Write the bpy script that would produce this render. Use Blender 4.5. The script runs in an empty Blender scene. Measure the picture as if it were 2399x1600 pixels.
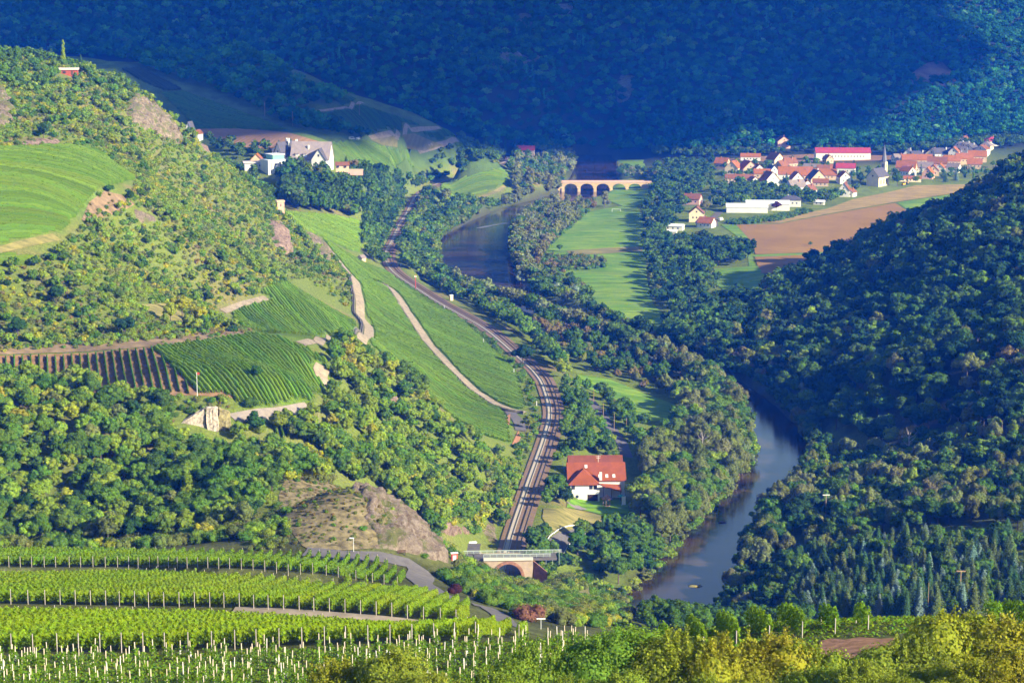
import bpy, bmesh, math, random
import numpy as np
from mathutils import Vector, Matrix
from mathutils.geometry import delaunay_2d_cdt

random.seed(7)
RNG = np.random.default_rng(11)
SC = bpy.context.scene
COL = SC.collection

# ------------------------------------------------------------------ camera
# picture coordinates used below: 2351 x 1568 (the photograph as shown on screen)
F_PX, CX, CY = 4900.0, 1175.5, 784.0
PITCH = math.radians(10.2)
CAM_Z = 215.0
SP, CP = math.sin(PITCH), math.cos(PITCH)
cam_data = bpy.data.cameras.new("camera")
cam = bpy.data.objects.new("camera", cam_data)
COL.objects.link(cam)
cam.location = (0, 0, CAM_Z)
cam.rotation_euler = (math.pi / 2 - PITCH, 0, 0)
cam_data.sensor_width = 36
cam_data.lens = 36 * F_PX / 2351
cam_data.clip_start = 1
cam_data.clip_end = 30000
SC.camera = cam

# ------------------------------------------------------------------ light
SUN_DIR = Vector((0.84, -0.545, 0.0)).normalized()
SUN_EL = math.radians(24.5)
SUN = Vector((SUN_DIR.x * math.cos(SUN_EL), SUN_DIR.y * math.cos(SUN_EL), math.sin(SUN_EL)))
world = bpy.data.worlds.new("World")
SC.world = world
world.use_nodes = True
nt = world.node_tree
nt.nodes.clear()
w_out = nt.nodes.new("ShaderNodeOutputWorld")
w_bg = nt.nodes.new("ShaderNodeBackground")
w_sky = nt.nodes.new("ShaderNodeTexSky")
w_sky.sky_type = 'NISHITA'
w_sky.sun_disc = False
w_sky.sun_elevation = SUN_EL
w_sky.sun_rotation = math.atan2(SUN_DIR.x, SUN_DIR.y)
w_sky.air_density = 1.0
w_sky.dust_density = 0.3
w_sky.ozone_density = 2.0
w_bg.inputs['Strength'].default_value = 0.088
nt.links.new(w_sky.outputs[0], w_bg.inputs[0])
nt.links.new(w_bg.outputs[0], w_out.inputs[0])
sun_l = bpy.data.lights.new("sun", 'SUN')
sun_l.energy = 5.0
sun_l.angle = math.radians(0.5)
sun_l.color = (1.0, 0.93, 0.80)
sun_o = bpy.data.objects.new("sun", sun_l)
COL.objects.link(sun_o)
sun_o.location = (800, -300, 900)
sun_o.rotation_euler = (-SUN).to_track_quat('-Z', 'Y').to_euler()
SC.view_settings.view_transform = 'Standard'
SC.view_settings.look = 'None'
SC.view_settings.gamma = 1.0
SC.view_settings.exposure = 1.36
SC.render.engine = 'CYCLES'
SC.cycles.max_bounces = 5
SC.cycles.diffuse_bounces = 2
SC.cycles.glossy_bounces = 2
SC.cycles.transmission_bounces = 2
SC.cycles.transparent_max_bounces = 4
SC.cycles.volume_bounces = 0
SC.cycles.caustics_reflective = False
SC.cycles.caustics_refractive = False
SC.cycles.use_denoising = True
SC.cycles.denoiser = 'OPENIMAGEDENOISE'

# ------------------------------------------------------------------ picture <-> place
def ray(u, v):
    a = (np.asarray(u, float) - CX) / F_PX
    b = (np.asarray(v, float) - CY) / F_PX
    return a, CP - b * SP, -SP - b * CP            # direction for unit depth

def on_plane(u, v, z=0.0):
    a, dy, dz = ray(u, v)
    t = (z - CAM_Z) / dz
    return a * t, dy * t

def at_depth(u, v, t):
    a, dy, dz = ray(u, v)
    return a * t, dy * t, CAM_Z + dz * t

def project(x, y, z):
    x, y, z = np.asarray(x, float), np.asarray(y, float), np.asarray(z, float) - CAM_Z
    d = y * CP - z * SP
    up = y * SP + z * CP
    d = np.maximum(d, 1e-3)
    return CX + F_PX * x / d, CY - F_PX * up / d, d

def in_poly(u, v, poly):
    u, v = np.asarray(u), np.asarray(v)
    inside = np.zeros(u.shape, bool)
    n = len(poly)
    for i in range(n):
        x0, y0 = poly[i]; x1, y1 = poly[(i + 1) % n]
        if y0 == y1: continue
        c = ((y0 > v) != (y1 > v)) & (u < (x1 - x0) * (v - y0) / (y1 - y0) + x0)
        inside ^= c
    return inside

def resample(pts, step):
    pts = np.asarray(pts, float)
    # smooth with Catmull-Rom first
    out = []
    n = len(pts)
    for i in range(n - 1):
        p0, p1, p2, p3 = pts[max(i - 1, 0)], pts[i], pts[i + 1], pts[min(i + 2, n - 1)]
        k = max(2, int(np.linalg.norm((p2 - p1)[:2]) / (step * 0.5)))
        for s in range(k):
            q = s / k
            out.append(0.5 * ((2 * p1) + (-p0 + p2) * q + (2 * p0 - 5 * p1 + 4 * p2 - p3) * q * q + (-p0 + 3 * p1 - 3 * p2 + p3) * q ** 3))
    out.append(pts[-1])
    out = np.array(out)
    seg = np.linalg.norm(np.diff(out[:, :2], axis=0), axis=1)
    L = np.concatenate([[0], np.cumsum(seg)])
    m = max(2, int(L[-1] / step) + 1)
    s = np.linspace(0, L[-1], m)
    return np.stack([np.interp(s, L, out[:, k]) for k in range(out.shape[1])], axis=1)

def dist_to_line(px, py, line, extra=None):
    """distance from points to a polyline, and the line's own value EXTRA at the nearest point"""
    best = np.full(px.shape, 1e9)
    ex = np.zeros(px.shape)
    for i in range(len(line) - 1):
        ax, ay = line[i][:2]; bx, by = line[i + 1][:2]
        dx, dy = bx - ax, by - ay
        l2 = dx * dx + dy * dy + 1e-9
        q = np.clip(((px - ax) * dx + (py - ay) * dy) / l2, 0, 1)
        d = np.hypot(px - ax - q * dx, py - ay - q * dy)
        m = d < best
        best = np.where(m, d, best)
        if extra is not None:
            ex = np.where(m, extra[i] + q * (extra[i + 1] - extra[i]), ex)
    return best, ex

def smooth(a, b, x):
    q = np.clip((x - a) / (b - a), 0, 1)
    return q * q * (3 - 2 * q)

_tab = RNG.random((64, 64))
def vnoise(x, y):
    x, y = np.asarray(x, float), np.asarray(y, float)
    xi, yi = np.floor(x).astype(int), np.floor(y).astype(int)
    fx, fy = x - xi, y - yi
    fx = fx * fx * (3 - 2 * fx); fy = fy * fy * (3 - 2 * fy)
    g = lambda i, j: _tab[i % 64, j % 64]
    return (g(xi, yi) * (1 - fx) + g(xi + 1, yi) * fx) * (1 - fy) + (g(xi, yi + 1) * (1 - fx) + g(xi + 1, yi + 1) * fx) * fy - 0.5

def fbm(x, y, n=4):
    s, a = 0, 1.0
    for k in range(n):
        s = s + a * vnoise(x * 2 ** k + 17.3 * k, y * 2 ** k - 9.1 * k)
        a *= 0.5
    return s
# ------------------------------------------------------------------ terrain
RIVER_C = [(1366,356,36),(1366,372,40),(1368,400,42),(1340,440,40),(1285,458,38),(1225,474,34),(1160,500,40),(1112,535,50),(1092,565,54),
    (1092,600,52),(1110,640,46),(1160,680,34),(1250,715,26),(1360,752,22),(1480,795,20),(1590,845,18),(1680,893,17),(1745,950,20),
    (1785,1010,23),(1795,1050,24),(1772,1100,22),(1722,1150,21),(1675,1200,21),(1640,1250,24),(1606,1300,27),(1575,1350,30),(1545,1400,31),
    (1520,1440,32),(1495,1520,34)]
RIVER = resample([(*on_plane(u, v, 0.0), w) for u, v, w in RIVER_C], 12)
RAIL_PX = [(1146,1392),(1160,1330),(1181,1238),(1219,1121),(1259,1004),(1271,946),(1256,887),(1238,858),(1208,829),(1128,760),(1064,722),(1017,696),(971,667),
    (915,629),(895,603),(893,577),(906,553),(921,518),(939,489),(962,448),(1009,422),(1076,401.6),(1134,384),(1163,372),(1171,366),(1168,360)]
RAIL_Z = 12.0
RAIL = resample([(*on_plane(u, v, RAIL_Z),) for u, v in RAIL_PX], 6)

# depth anchors: picture position and distance from the camera
ANCH = [
 # near slope with the vineyards
 (0,1560,192),(600,1560,192),(1200,1560,192),(0,1470,228),(600,1470,228),(1000,1470,226),(0,1372,310),(500,1378,310),(900,1390,312),
 (0,1303,400),(500,1303,400),(800,1318,402),(0,1262,512),(400,1262,512),(760,1272,490),(1250,1470,222),(1400,1470,212),(1700,1470,190),
 (1960,1440,188),(2351,1430,188),(2351,1560,170),(1700,1560,176),(985,1300,500),(1000,1350,456),(1150,1420,440),(1050,1415,400),
 (1250,1440,432),(1400,1440,455),(1150,1390,485),(1300,1400,545),(1200,1345,642),(1130,1356,590),(1190,1356,603),(1160,1350,630),(1090,1345,560),(1100,1312,640),(1330,1300,680),(1400,1400,645),
 (1030,1300,540),(1060,1330,530),
 # gully and the wooded slope behind it
 (0,1250,556),(300,1250,556),(600,1255,530),(0,1100,600),(300,1100,612),(0,950,650),(300,1000,640),(300,920,668),(300,870,690),
 (0,850,700),(300,800,728),(0,700,760),(0,550,805),(0,400,860),(100,480,835),(0,268,960),(0,172,1050),(200,170,1150),(340,228,1180),(430,300,1200),
 (200,300,1000),(250,430,905),(200,500,862),(400,450,1045),(300,600,872),(100,600,800),(500,500,1080),(640,485,1230),(600,600,1080),
 (700,560,1180),(760,600,1180),(800,650,1130),(700,700,1000),(650,650,1010),(500,700,902),(400,650,880),(550,740,872),(650,750,900),
 (800,740,965),(700,790,850),(550,770,805),(600,850,742),(720,880,722),(620,955,682),(470,960,666),(780,860,762),(800,790,805),
 (600,1100,650),(600,1000,665),(700,1000,690),(700,1180,540),(830,1095,514),(760,1150,510),(860,1262,486),(950,1262,500),(960,1170,520),
 (700,1080,620),(800,1000,740),(900,1080,705),(1000,1130,715),(1040,1200,715),(1100,1230,738),(1150,1180,770),(900,950,790),
 # crest of the wooded spur
 (850,830,842),(950,880,832),(1000,960,812),(1100,1030,802),(1190,1080,792),
 # vineyard between the spur and the railway
 (850,640,1260),(900,700,1190),(800,720,1085),(850,750,1080),(950,800,1060),(1050,870,1005),(1100,800,1118),(1180,900,1008),
 (1000,930,955),(1080,960,932),(1150,1000,915),(815,680,1085),(830,760,1020),(950,700,1225),(860,600,1330),
 (750,520,1350),(820,580,1330),(830,530,1430),
 # estate knoll
 (690,385,1480),(620,400,1460),(760,385,1490),(750,450,1440),(750,500,1400),(850,470,1450),(880,520,1425),(850,550,1450),(900,450,1600),(830,395,1540),
 (620,460,1420),(560,380,1480),
 # slope with vineyards beyond the estate
 (850,360,1700),(950,380,1800),(760,340,1650),(600,300,1700),(480,300,1650),(500,260,1750),(420,220,1780),(850,280,1850),(800,230,1900),
 (640,165,2000),(700,180,2000),(950,290,2000),(1050,322,2050),(1120,350,2090),(300,160,1750),(540,130,1950),(480,200,1840),(960,330,1880),(1060,350,1950),
 # far mountain
 (1175,0,2600),(1175,100,2480),(1175,200,2360),(1175,300,2270),(600,0,2620),(600,100,2480),(300,100,2430),(0,50,2430),(0,0,2530),
 (2000,200,2500),(2000,100,2620),(2000,0,2750),(2000,290,2410),(1600,0,2650),(1600,100,2540),(1600,200,2420),(1600,310,2300),(2351,250,2440),(2351,100,2620),(2351,0,2750),
 (2200,310,2330),(2351,300,2330),(900,200,2380),(800,100,2460),
 # hill on the sunny side of the river
 (2351,360,1350),(2300,405,1335),(2200,475,1355),(2050,535,1380),(1900,605,1395),(1760,655,1400),(2300,600,1120),(2300,800,945),(2200,1000,890),
 (2000,900,962),(1850,850,1068),(1800,700,1255),(2000,700,1170),(2150,800,995),(1950,1150,820),(2200,1200,742),(2351,1100,800),
 (2000,1300,702),(2200,1350,652),(1850,1400,662),(2100,1410,602),(2351,1380,622),(2351,1250,700),(2351,950,862),(2150,600,1180),
]
# anchors at a known height
ZANCH = [
 (4,[(1350,530),(1420,650),(1440,720),(1250,560),(1480,450),(1450,375),(1400,870),(1500,930),(1720,640),(1650,620),(1300,620),(1500,560),(1550,700),(1450,1100),(1500,1150),(1560,1000)]),
 (6,[(1750,600),(1850,560),(1760,520),(2000,480),(1900,450),(2180,430),(2050,440),(1560,480),(1600,440)]),
 (9,[(1700,420),(1800,420),(1950,420),(2100,400),(1600,380),(1750,360),(1800,370),(1950,370),(2200,385)]),
 (14,[(2250,370),(2150,355)]),(22,[(2200,345),(2280,340)]),
 (10,[(1500,345),(1250,345),(1200,345)]),(13,[(1800,345),(2000,345)]),
 (5,[(1340,1150),(1420,1010),(1370,930),(1300,700),(1150,690),(1400,1180),(1300,800),(1250,760)]),
 (3,[(2000,1052),(1700,1400),(1800,1300),(1420,1300),(1450,1250),(1900,990)]),
 (8,[(1300,1235),(1290,1190),(1330,1090),(980,560),(1010,500),(1080,440),(1130,410),(1100,470)]),
 (12,[(1366,335),(1420,335),(1310,335)]),
 (1,[(1350,385),(1090,600),(1560,830),(1700,900),(1650,1200),(1560,1300)]),
]
HID = [ # ground the camera does not see: x, y, z
 (0,0,212),(-300,0,214),(300,0,206),(-150,100,182),(100,100,180),(-400,300,150),(0,-150,230),
 (60,262,116),(120,262,114),(200,262,110),(60,400,72),(140,400,70),(220,420,70),(-200,470,100),
 (420,700,60),(430,900,70),(460,1150,112),(560,1000,105),(430,1390,84),(560,1700,16),(700,1900,16),(760,2250,30),(900,2500,60),
 (-330,700,150),(-420,900,160),(-420,1200,160),(-560,1500,140),(-700,1900,160),(-330,1300,150),(-300,1500,70),(-230,1380,56),
 (-480,2150,70),(-300,2200,40),(-150,2200,20),(-700,2250,110),
 (-900,2600,250),(0,3000,330),(-600,3000,340),(700,3050,330),(1300,2900,250),(1300,2000,80),(1100,1400,120),(1000,700,130),(900,0,160),(-900,300,220),(-1000,1000,240),
 (0,3400,330),(-1200,3300,330),(1300,3400,330),(-1300,2000,220),
 (165,1480,6),(240,1480,7),(290,1500,9),(360,1530,14),
]
def _solve():
    P = []
    for u, v, t in ANCH: P.append(at_depth(u, v, t))
    for z, pts in ZANCH:
        for u, v in pts:
            x, y = on_plane(u, v, z); P.append((x, y, z))
    for p in HID: P.append(p)
    for p in RAIL[::6]: P.append((p[0], p[1], RAIL_Z - 0.5))
    for p in RIVER[::5]: P.append((p[0], p[1], 1.0))
    P = np.array(P, float)
    keep = []
    for i, p in enumerate(P):
        if all(np.hypot(*(P[j, :2] - p[:2])) > 7 for j in keep): keep.append(i)
    return P[keep]
_P = _solve()
_C = 26.0
def _phi(r2): return np.sqrt(r2 + _C * _C)
_A = _phi(((_P[:, None, :2] - _P[None, :, :2]) ** 2).sum(-1))
_n = len(_P)
_M = np.zeros((_n + 3, _n + 3))
_M[:_n, :_n] = _A - np.eye(_n) * 1.5
_M[:_n, _n] = 1; _M[:_n, _n + 1:] = _P[:, :2] / 1000
_M[_n:, :_n] = _M[:_n, _n:].T
_W = np.linalg.solve(_M, np.concatenate([_P[:, 2], np.zeros(3)]))
def _lines(parts):
    out = []
    for a, b, s in parts: out += list(np.arange(a, b, s))
    return np.array(out + [parts[-1][1]], float)
GX = _lines([(-1500,-640,40),(-640,-400,12),(-400,-260,6),(-260,330,3.5),(330,470,6),(470,700,12),(700,1700,40)])
GY = _lines([(-200,120,20),(120,190,3.5),(190,420,1.75),(420,1250,3.5),(1250,1800,5),(1800,2700,9),(2700,3400,40)])
_gx, _gy = np.meshgrid(GX, GY)
def _eval(x, y):
    sh = x.shape; x = x.ravel(); y = y.ravel(); out = np.zeros(len(x))
    for i in range(0, len(x), 20000):
        s = slice(i, i + 20000)
        r2 = (x[s, None] - _P[None, :, 0]) ** 2 + (y[s, None] - _P[None, :, 1]) ** 2
        out[s] = _phi(r2) @ _W[:_n] + _W[_n] + _W[_n + 1] * x[s] / 1000 + _W[_n + 2] * y[s] / 1000
    return out.reshape(sh)
GZ = _eval(_gx, _gy)
_dr, _rw = dist_to_line(_gx, _gy, RIVER, RIVER[:, 2])
_dk, _ = dist_to_line(_gx, _gy, RAIL)
GZ = np.maximum(GZ, 1.3 + 0.2 * fbm(_gx / 40, _gy / 40))
_rough = smooth(6, 40, GZ) * smooth(8, 60, _dk)
_near = smooth(420, 560, _gy)
GZ += _rough * _near * (4.5 * fbm(_gx / 70, _gy / 70, 4)) + _rough * smooth(1900, 2300, _gy) * 26 * fbm(_gx / 230 + 5, _gy / 230, 3)
GZ += (1 - _near) * 0.25 * fbm(_gx / 12, _gy / 12, 3)
_bank = _dr - _rw / 2
GZ = GZ * smooth(-1.0, 7.0, _bank) + (1 - smooth(-1.0, 7.0, _bank)) * (-1.5)
_kb = smooth(6.5, 20, _dk)
GZ = GZ * _kb + (RAIL_Z - 0.4) * (1 - _kb)

def height(x, y):
    x, y = np.asarray(x, float), np.asarray(y, float)
    i = np.clip(np.searchsorted(GX, x) - 1, 0, len(GX) - 2)
    j = np.clip(np.searchsorted(GY, y) - 1, 0, len(GY) - 2)
    fx = (x - GX[i]) / (GX[i + 1] - GX[i]); fy = (y - GY[j]) / (GY[j + 1] - GY[j])
    fx = np.clip(fx, 0, 1); fy = np.clip(fy, 0, 1)
    return (GZ[j, i] * (1 - fx) + GZ[j, i + 1] * fx) * (1 - fy) + (GZ[j + 1, i] * (1 - fx) + GZ[j + 1, i + 1] * fx) * fy

_T = 110 * np.cumprod(np.full(1500, 1.0024))
def ground(u, v, tmin=0, tmax=1e9):
    """where the line of sight through picture point(s) u, v meets the ground -> x, y, z"""
    u, v = np.atleast_1d(np.asarray(u, float)), np.atleast_1d(np.asarray(v, float))
    a, dy, dz = ray(u, v)
    T = _T[(_T >= tmin) & (_T <= tmax)]
    g = (CAM_Z + dz[:, None] * T) - height(a[:, None] * T, dy[:, None] * T)
    neg = g < 0
    k = np.where(neg.any(1), neg.argmax(1), len(T) - 1)
    k0 = np.maximum(k - 1, 0)
    r = np.arange(len(u))
    g0, g1 = g[r, k0], g[r, k]
    q = np.where(np.abs(g0 - g1) > 1e-9, np.clip(g0 / (g0 - g1 + 1e-12), 0, 1), 0)
    t = T[k0] + (T[k] - T[k0]) * q
    x, y = a * t, dy * t
    return np.stack([x, y, height(x, y)], 1)
# the vineyard blocks fall away a little more steeply than the hill, each ending at a bank below the next
def _front(px):
    q = np.array(px, float); P = ground(q[:, 0], q[:, 1], 150, 480); o = np.argsort(P[:, 0]); return P[o, 0], P[o, 1]
FR_MID = _front([(-60,1386),(150,1388),(500,1394),(800,1412),(950,1424),(1064,1434),(1110,1436)])
FR_TOP = _front([(-60,1302),(300,1302),(500,1305),(760,1325),(925,1347),(950,1350)])
FR_LOW = _front([(-60,1502),(400,1498),(800,1482),(1100,1472),(1340,1464)])
def front(fr, x): return np.interp(x, *fr)
_xm, _xt = front(FR_MID, _gx), front(FR_TOP, _gx); _xl = front(FR_LOW, _gx)
_f1 = np.clip((_gy - _xl) / np.maximum(_xm - 3.0 - _xl, 5), 0, 1) * (1 - smooth(-3.0, -0.4, _gy - _xm))
_f2 = np.clip((_gy - _xm) / np.maximum(_xt - 3.0 - _xm, 5), 0, 1) * (1 - smooth(-3.0, -0.4, _gy - _xt))
GZ = GZ - (2.3 * _f1 * (1 - smooth(FR_MID[0][-1] - 12, FR_MID[0][-1] + 4, _gx)) + 2.5 * _f2 * (1 - smooth(FR_TOP[0][-1] - 6, FR_TOP[0][-1] + 4, _gx)))
def g1(u, v, tmin=0, tmax=1e9): return Vector(ground(u, v, tmin, tmax)[0])
# ------------------------------------------------------------------ materials and mesh helpers
def new_mat(name):
    m = bpy.data.materials.new(name); m.use_nodes = True
    t = m.node_tree
    return m, t, t.nodes['Principled BSDF']

def noise_col(t, scale, c0, c1, detail=6, coord=None, lo=0.35, hi=0.65, rough=0.6):
    n = t.nodes.new('ShaderNodeTexNoise'); n.inputs['Scale'].default_value = scale
    n.inputs['Detail'].default_value = detail; n.inputs['Roughness'].default_value = rough
    if coord is None:
        g = t.nodes.new('ShaderNodeNewGeometry'); coord = g.outputs['Position']
    t.links.new(coord, n.inputs['Vector'])
    r = t.nodes.new('ShaderNodeValToRGB')
    r.color_ramp.elements[0].position = lo; r.color_ramp.elements[1].position = hi
    r.color_ramp.elements[0].color = (*c0, 1); r.color_ramp.elements[1].color = (*c1, 1)
    t.links.new(n.outputs['Fac'], r.inputs[0])
    return r.outputs[0], n.outputs['Fac'], coord

def mixc(t, fac, a, b, mode='MIX'):
    m = t.nodes.new('ShaderNodeMix'); m.data_type = 'RGBA'; m.blend_type = mode
    if isinstance(fac, (int, float)): m.inputs[0].default_value = fac
    else: t.links.new(fac, m.inputs[0])
    for k, c in ((6, a), (7, b)):
        if isinstance(c, tuple): m.inputs[k].default_value = (*c, 1)
        else: t.links.new(c, m.inputs[k])
    return m.outputs[2]

def bump(t, b, fac, strength=0.5, dist=0.3):
    n = t.nodes.new('ShaderNodeBump'); n.inputs['Strength'].default_value = strength; n.inputs['Distance'].default_value = dist
    t.links.new(fac, n.inputs['Height']); t.links.new(n.outputs[0], b.inputs['Normal'])

_mc = {}
def paint(name, col, var=0.12, scale=0.6, rough=0.8, bmp=0.0, metal=0.0):
    """matt surface with a little mottling"""
    if name in _mc: return _mc[name]
    m, t, b = new_mat(name)
    c0 = tuple(max(0, c * (1 - var)) for c in col); c1 = tuple(min(1, c * (1 + var)) for c in col)
    o, f, _ = noise_col(t, scale, c0, c1)
    t.links.new(o, b.inputs['Base Color']); b.inputs['Roughness'].default_value = rough; b.inputs['Metallic'].default_value = metal
    if rough > 0.7: b.inputs['Specular IOR Level'].default_value = 0.15
    if bmp: bump(t, b, f, bmp, 0.2)
    _mc[name] = m
    return m

def tiled_roof(name, col):
    if name in _mc: return _mc[name]
    m, t, b = new_mat(name)
    o, f, co = noise_col(t, 0.35, tuple(c * 0.72 for c in col), tuple(min(1, c * 1.18) for c in col), 8, lo=0.3, hi=0.7)
    w = t.nodes.new('ShaderNodeTexNoise'); w.inputs['Scale'].default_value = 3.0; t.links.new(co, w.inputs['Vector'])
    o2 = mixc(t, 0.35, o, mixc(t, w.outputs['Fac'], tuple(c * 0.5 for c in col), col))
    t.links.new(o2, b.inputs['Base Color']); b.inputs['Roughness'].default_value = 0.85
    b.inputs['Specular IOR Level'].default_value = 0.15
    bump(t, b, w.outputs['Fac'], 0.6, 0.1)
    _mc[name] = m
    return m

def leaf_mat(name, attr=None, trans=0.38):
    """foliage: colour from the object's own colour, or from a colour attribute of a merged wood"""
    m, t, b = new_mat(name)
    t.nodes.remove(b); out = t.nodes['Material Output']
    if attr:
        a = t.nodes.new('ShaderNodeAttribute'); a.attribute_name = attr; col = a.outputs['Color']
        g = t.nodes.new('ShaderNodeNewGeometry')
        rnd = g.outputs['Random Per Island']
    else:
        a = t.nodes.new('ShaderNodeObjectInfo'); col = a.outputs['Color']
        g = t.nodes.new('ShaderNodeNewGeometry'); rnd = g.outputs['Random Per Island']
    mr = t.nodes.new('ShaderNodeMapRange'); mr.inputs[3].default_value = 0.78; mr.inputs[4].default_value = 1.25
    t.links.new(rnd, mr.inputs[0])
    hs = t.nodes.new('ShaderNodeHueSaturation')
    t.links.new(col, hs.inputs['Color']); t.links.new(mr.outputs[0], hs.inputs['Value'])
    hr = t.nodes.new('ShaderNodeMapRange'); hr.inputs[3].default_value = 0.515; hr.inputs[4].default_value = 0.482
    sw = t.nodes.new('ShaderNodeMath'); sw.operation = 'PINGPONG'; sw.inputs[1].default_value = 0.17; t.links.new(rnd, sw.inputs[0]); hr.inputs[2].default_value = 0.17
    t.links.new(sw.outputs[0], hr.inputs[0]); t.links.new(hr.outputs[0], hs.inputs['Hue'])
    d = t.nodes.new('ShaderNodeBsdfDiffuse'); tr = t.nodes.new('ShaderNodeBsdfTranslucent'); mx = t.nodes.new('ShaderNodeMixShader')
    mx.inputs[0].default_value = trans
    t.links.new(hs.outputs[0], d.inputs[0])
    hs2 = t.nodes.new('ShaderNodeHueSaturation'); hs2.inputs['Value'].default_value = 1.25; hs2.inputs['Hue'].default_value = 0.485
    t.links.new(hs.outputs[0], hs2.inputs['Color']); t.links.new(hs2.outputs[0], tr.inputs[0])
    t.links.new(d.outputs[0], mx.inputs[1]); t.links.new(tr.outputs[0], mx.inputs[2]); t.links.new(mx.outputs[0], out.inputs[0])
    return m
LEAF = leaf_mat('leaves')
LEAF_S = leaf_mat('wood_leaves', 'tint')
BARK = paint('bark', (0.12, 0.09, 0.065), 0.3, 2.0, 0.9)

def tag(o, label=None, cat=None, group=None, kind=None):
    if label: o['label'] = label
    if cat: o['category'] = cat
    if group: o['group'] = group
    if kind: o['kind'] = kind
    return o

def empty(name, loc, rz=0.0):
    o = bpy.data.objects.new(name, None); COL.objects.link(o)
    o.location = loc; o.rotation_euler = (0, 0, rz); o.empty_display_size = 0.5
    return o

def mesh_np(name, V, faces, mat=None, parent=None, tint=None, smooth_=False, link=True):
    """faces: one array (n, k) or a list of such arrays"""
    V = np.asarray(V, np.float32)
    fs = [np.asarray(f, np.int32) for f in (faces if isinstance(faces, list) else [faces]) if len(f)]
    me = bpy.data.meshes.new(name)
    me.vertices.add(len(V)); me.vertices.foreach_set('co', V.ravel())
    nl = sum(f.size for f in fs); nf = sum(len(f) for f in fs)
    me.loops.add(nl); me.loops.foreach_set('vertex_index', np.concatenate([f.ravel() for f in fs]))
    me.polygons.add(nf)
    tot = np.concatenate([np.full(len(f), f.shape[1], np.int32) for f in fs])
    me.polygons.foreach_set('loop_start', (np.cumsum(tot) - tot).astype(np.int32))
    me.update(calc_edges=True)
    if smooth_: me.polygons.foreach_set('use_smooth', np.ones(nf, bool))
    if tint is not None:
        a = me.color_attributes.new('tint', 'FLOAT_COLOR', 'POINT')
        a.data.foreach_set('color', np.concatenate([tint, np.ones((len(V), 1))], 1).astype(np.float32).ravel())
    if mat is not None: me.materials.append(mat)
    if not link: return me
    o = bpy.data.objects.new(name, me); COL.objects.link(o)
    if parent is not None: o.parent = parent
    return o

class MB:
    """collects boxes, prisms and tubes; build() makes one mesh object of them"""
    def __init__(s): s.v = []; s.f = []
    def poly(s, pts, faces):
        n = len(s.v); s.v += [tuple(p) for p in pts]; s.f += [tuple(n + i for i in f) for f in faces]; return s
    def box(s, x0, x1, y0, y1, z0, z1):
        return s.poly([(x0,y0,z0),(x1,y0,z0),(x1,y1,z0),(x0,y1,z0),(x0,y0,z1),(x1,y0,z1),(x1,y1,z1),(x0,y1,z1)],
            [(0,3,2,1),(4,5,6,7),(0,1,5,4),(1,2,6,5),(2,3,7,6),(3,0,4,7)])
    def hexa(s, a, b):
        """solid between two quads a and b (four points each)"""
        return s.poly(list(a) + list(b), [(3,2,1,0),(4,5,6,7),(0,1,5,4),(1,2,6,5),(2,3,7,6),(3,0,4,7)])
    def tube(s, pts, r0, r1=None, n=6, cap=True):
        r1 = r0 if r1 is None else r1
        pts = [Vector(p) for p in pts]; m = len(pts); base = len(s.v)
        for i, p in enumerate(pts):
            d = (pts[min(i + 1, m - 1)] - pts[max(i - 1, 0)]).normalized()
            e = d.orthogonal().normalized(); g = d.cross(e); r = r0 + (r1 - r0) * i / max(1, m - 1)
            for k in range(n):
                w = 2 * math.pi * k / n
                s.v.append(tuple(p + e * r * math.cos(w) + g * r * math.sin(w)))
        for i in range(m - 1):
            for k in range(n):
                s.f.append((base + i * n + k, base + i * n + (k + 1) % n, base + (i + 1) * n + (k + 1) % n, base + (i + 1) * n + k))
        if cap:
            s.f.append(tuple(base + k for k in reversed(range(n)))); s.f.append(tuple(base + (m - 1) * n + k for k in range(n)))
        return s
    def cone(s, c, r, h, n=8, r1=0.0):
        x, y, z = c; b = len(s.v)
        s.v += [(x + r * math.cos(2*math.pi*k/n), y + r * math.sin(2*math.pi*k/n), z) for k in range(n)]
        if r1 == 0:
            s.v.append((x, y, z + h)); s.f += [(b + k, b + (k + 1) % n, b + n) for k in range(n)]
        else:
            s.v += [(x + r1 * math.cos(2*math.pi*k/n), y + r1 * math.sin(2*math.pi*k/n), z + h) for k in range(n)]
            s.f += [(b + k, b + (k + 1) % n, b + n + (k + 1) % n, b + n + k) for k in range(n)]; s.f.append(tuple(b + n + k for k in range(n)))
        s.f.append(tuple(b + k for k in reversed(range(n))))
        return s
    def build(s, name, mat=None, parent=None, bev=0.0):
        me = bpy.data.meshes.new(name); me.from_pydata(s.v, [], s.f); me.update()
        if mat is not None: me.materials.append(mat)
        o = bpy.data.objects.new(name, me); COL.objects.link(o)
        if parent is not None: o.parent = parent
        if bev:
            bm = bmesh.new(); bm.from_mesh(me)
            bmesh.ops.bevel(bm, geom=bm.edges[:], offset=bev, segments=1, affect='EDGES'); bm.to_mesh(me); bm.free()
        return o

def copy_tree(o, parent=None):
    c = o.copy(); COL.objects.link(c)
    if parent is not None:
        c.parent = parent; c.matrix_parent_inverse = o.matrix_parent_inverse.copy()
    for ch in [k for k in _kids.get(o.name, [])]: copy_tree(ch, c)
    return c
_kids = {}
def note_kids(root):
    _kids[root.name] = list(root.children)
    for c in root.children: note_kids(c)

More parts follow.
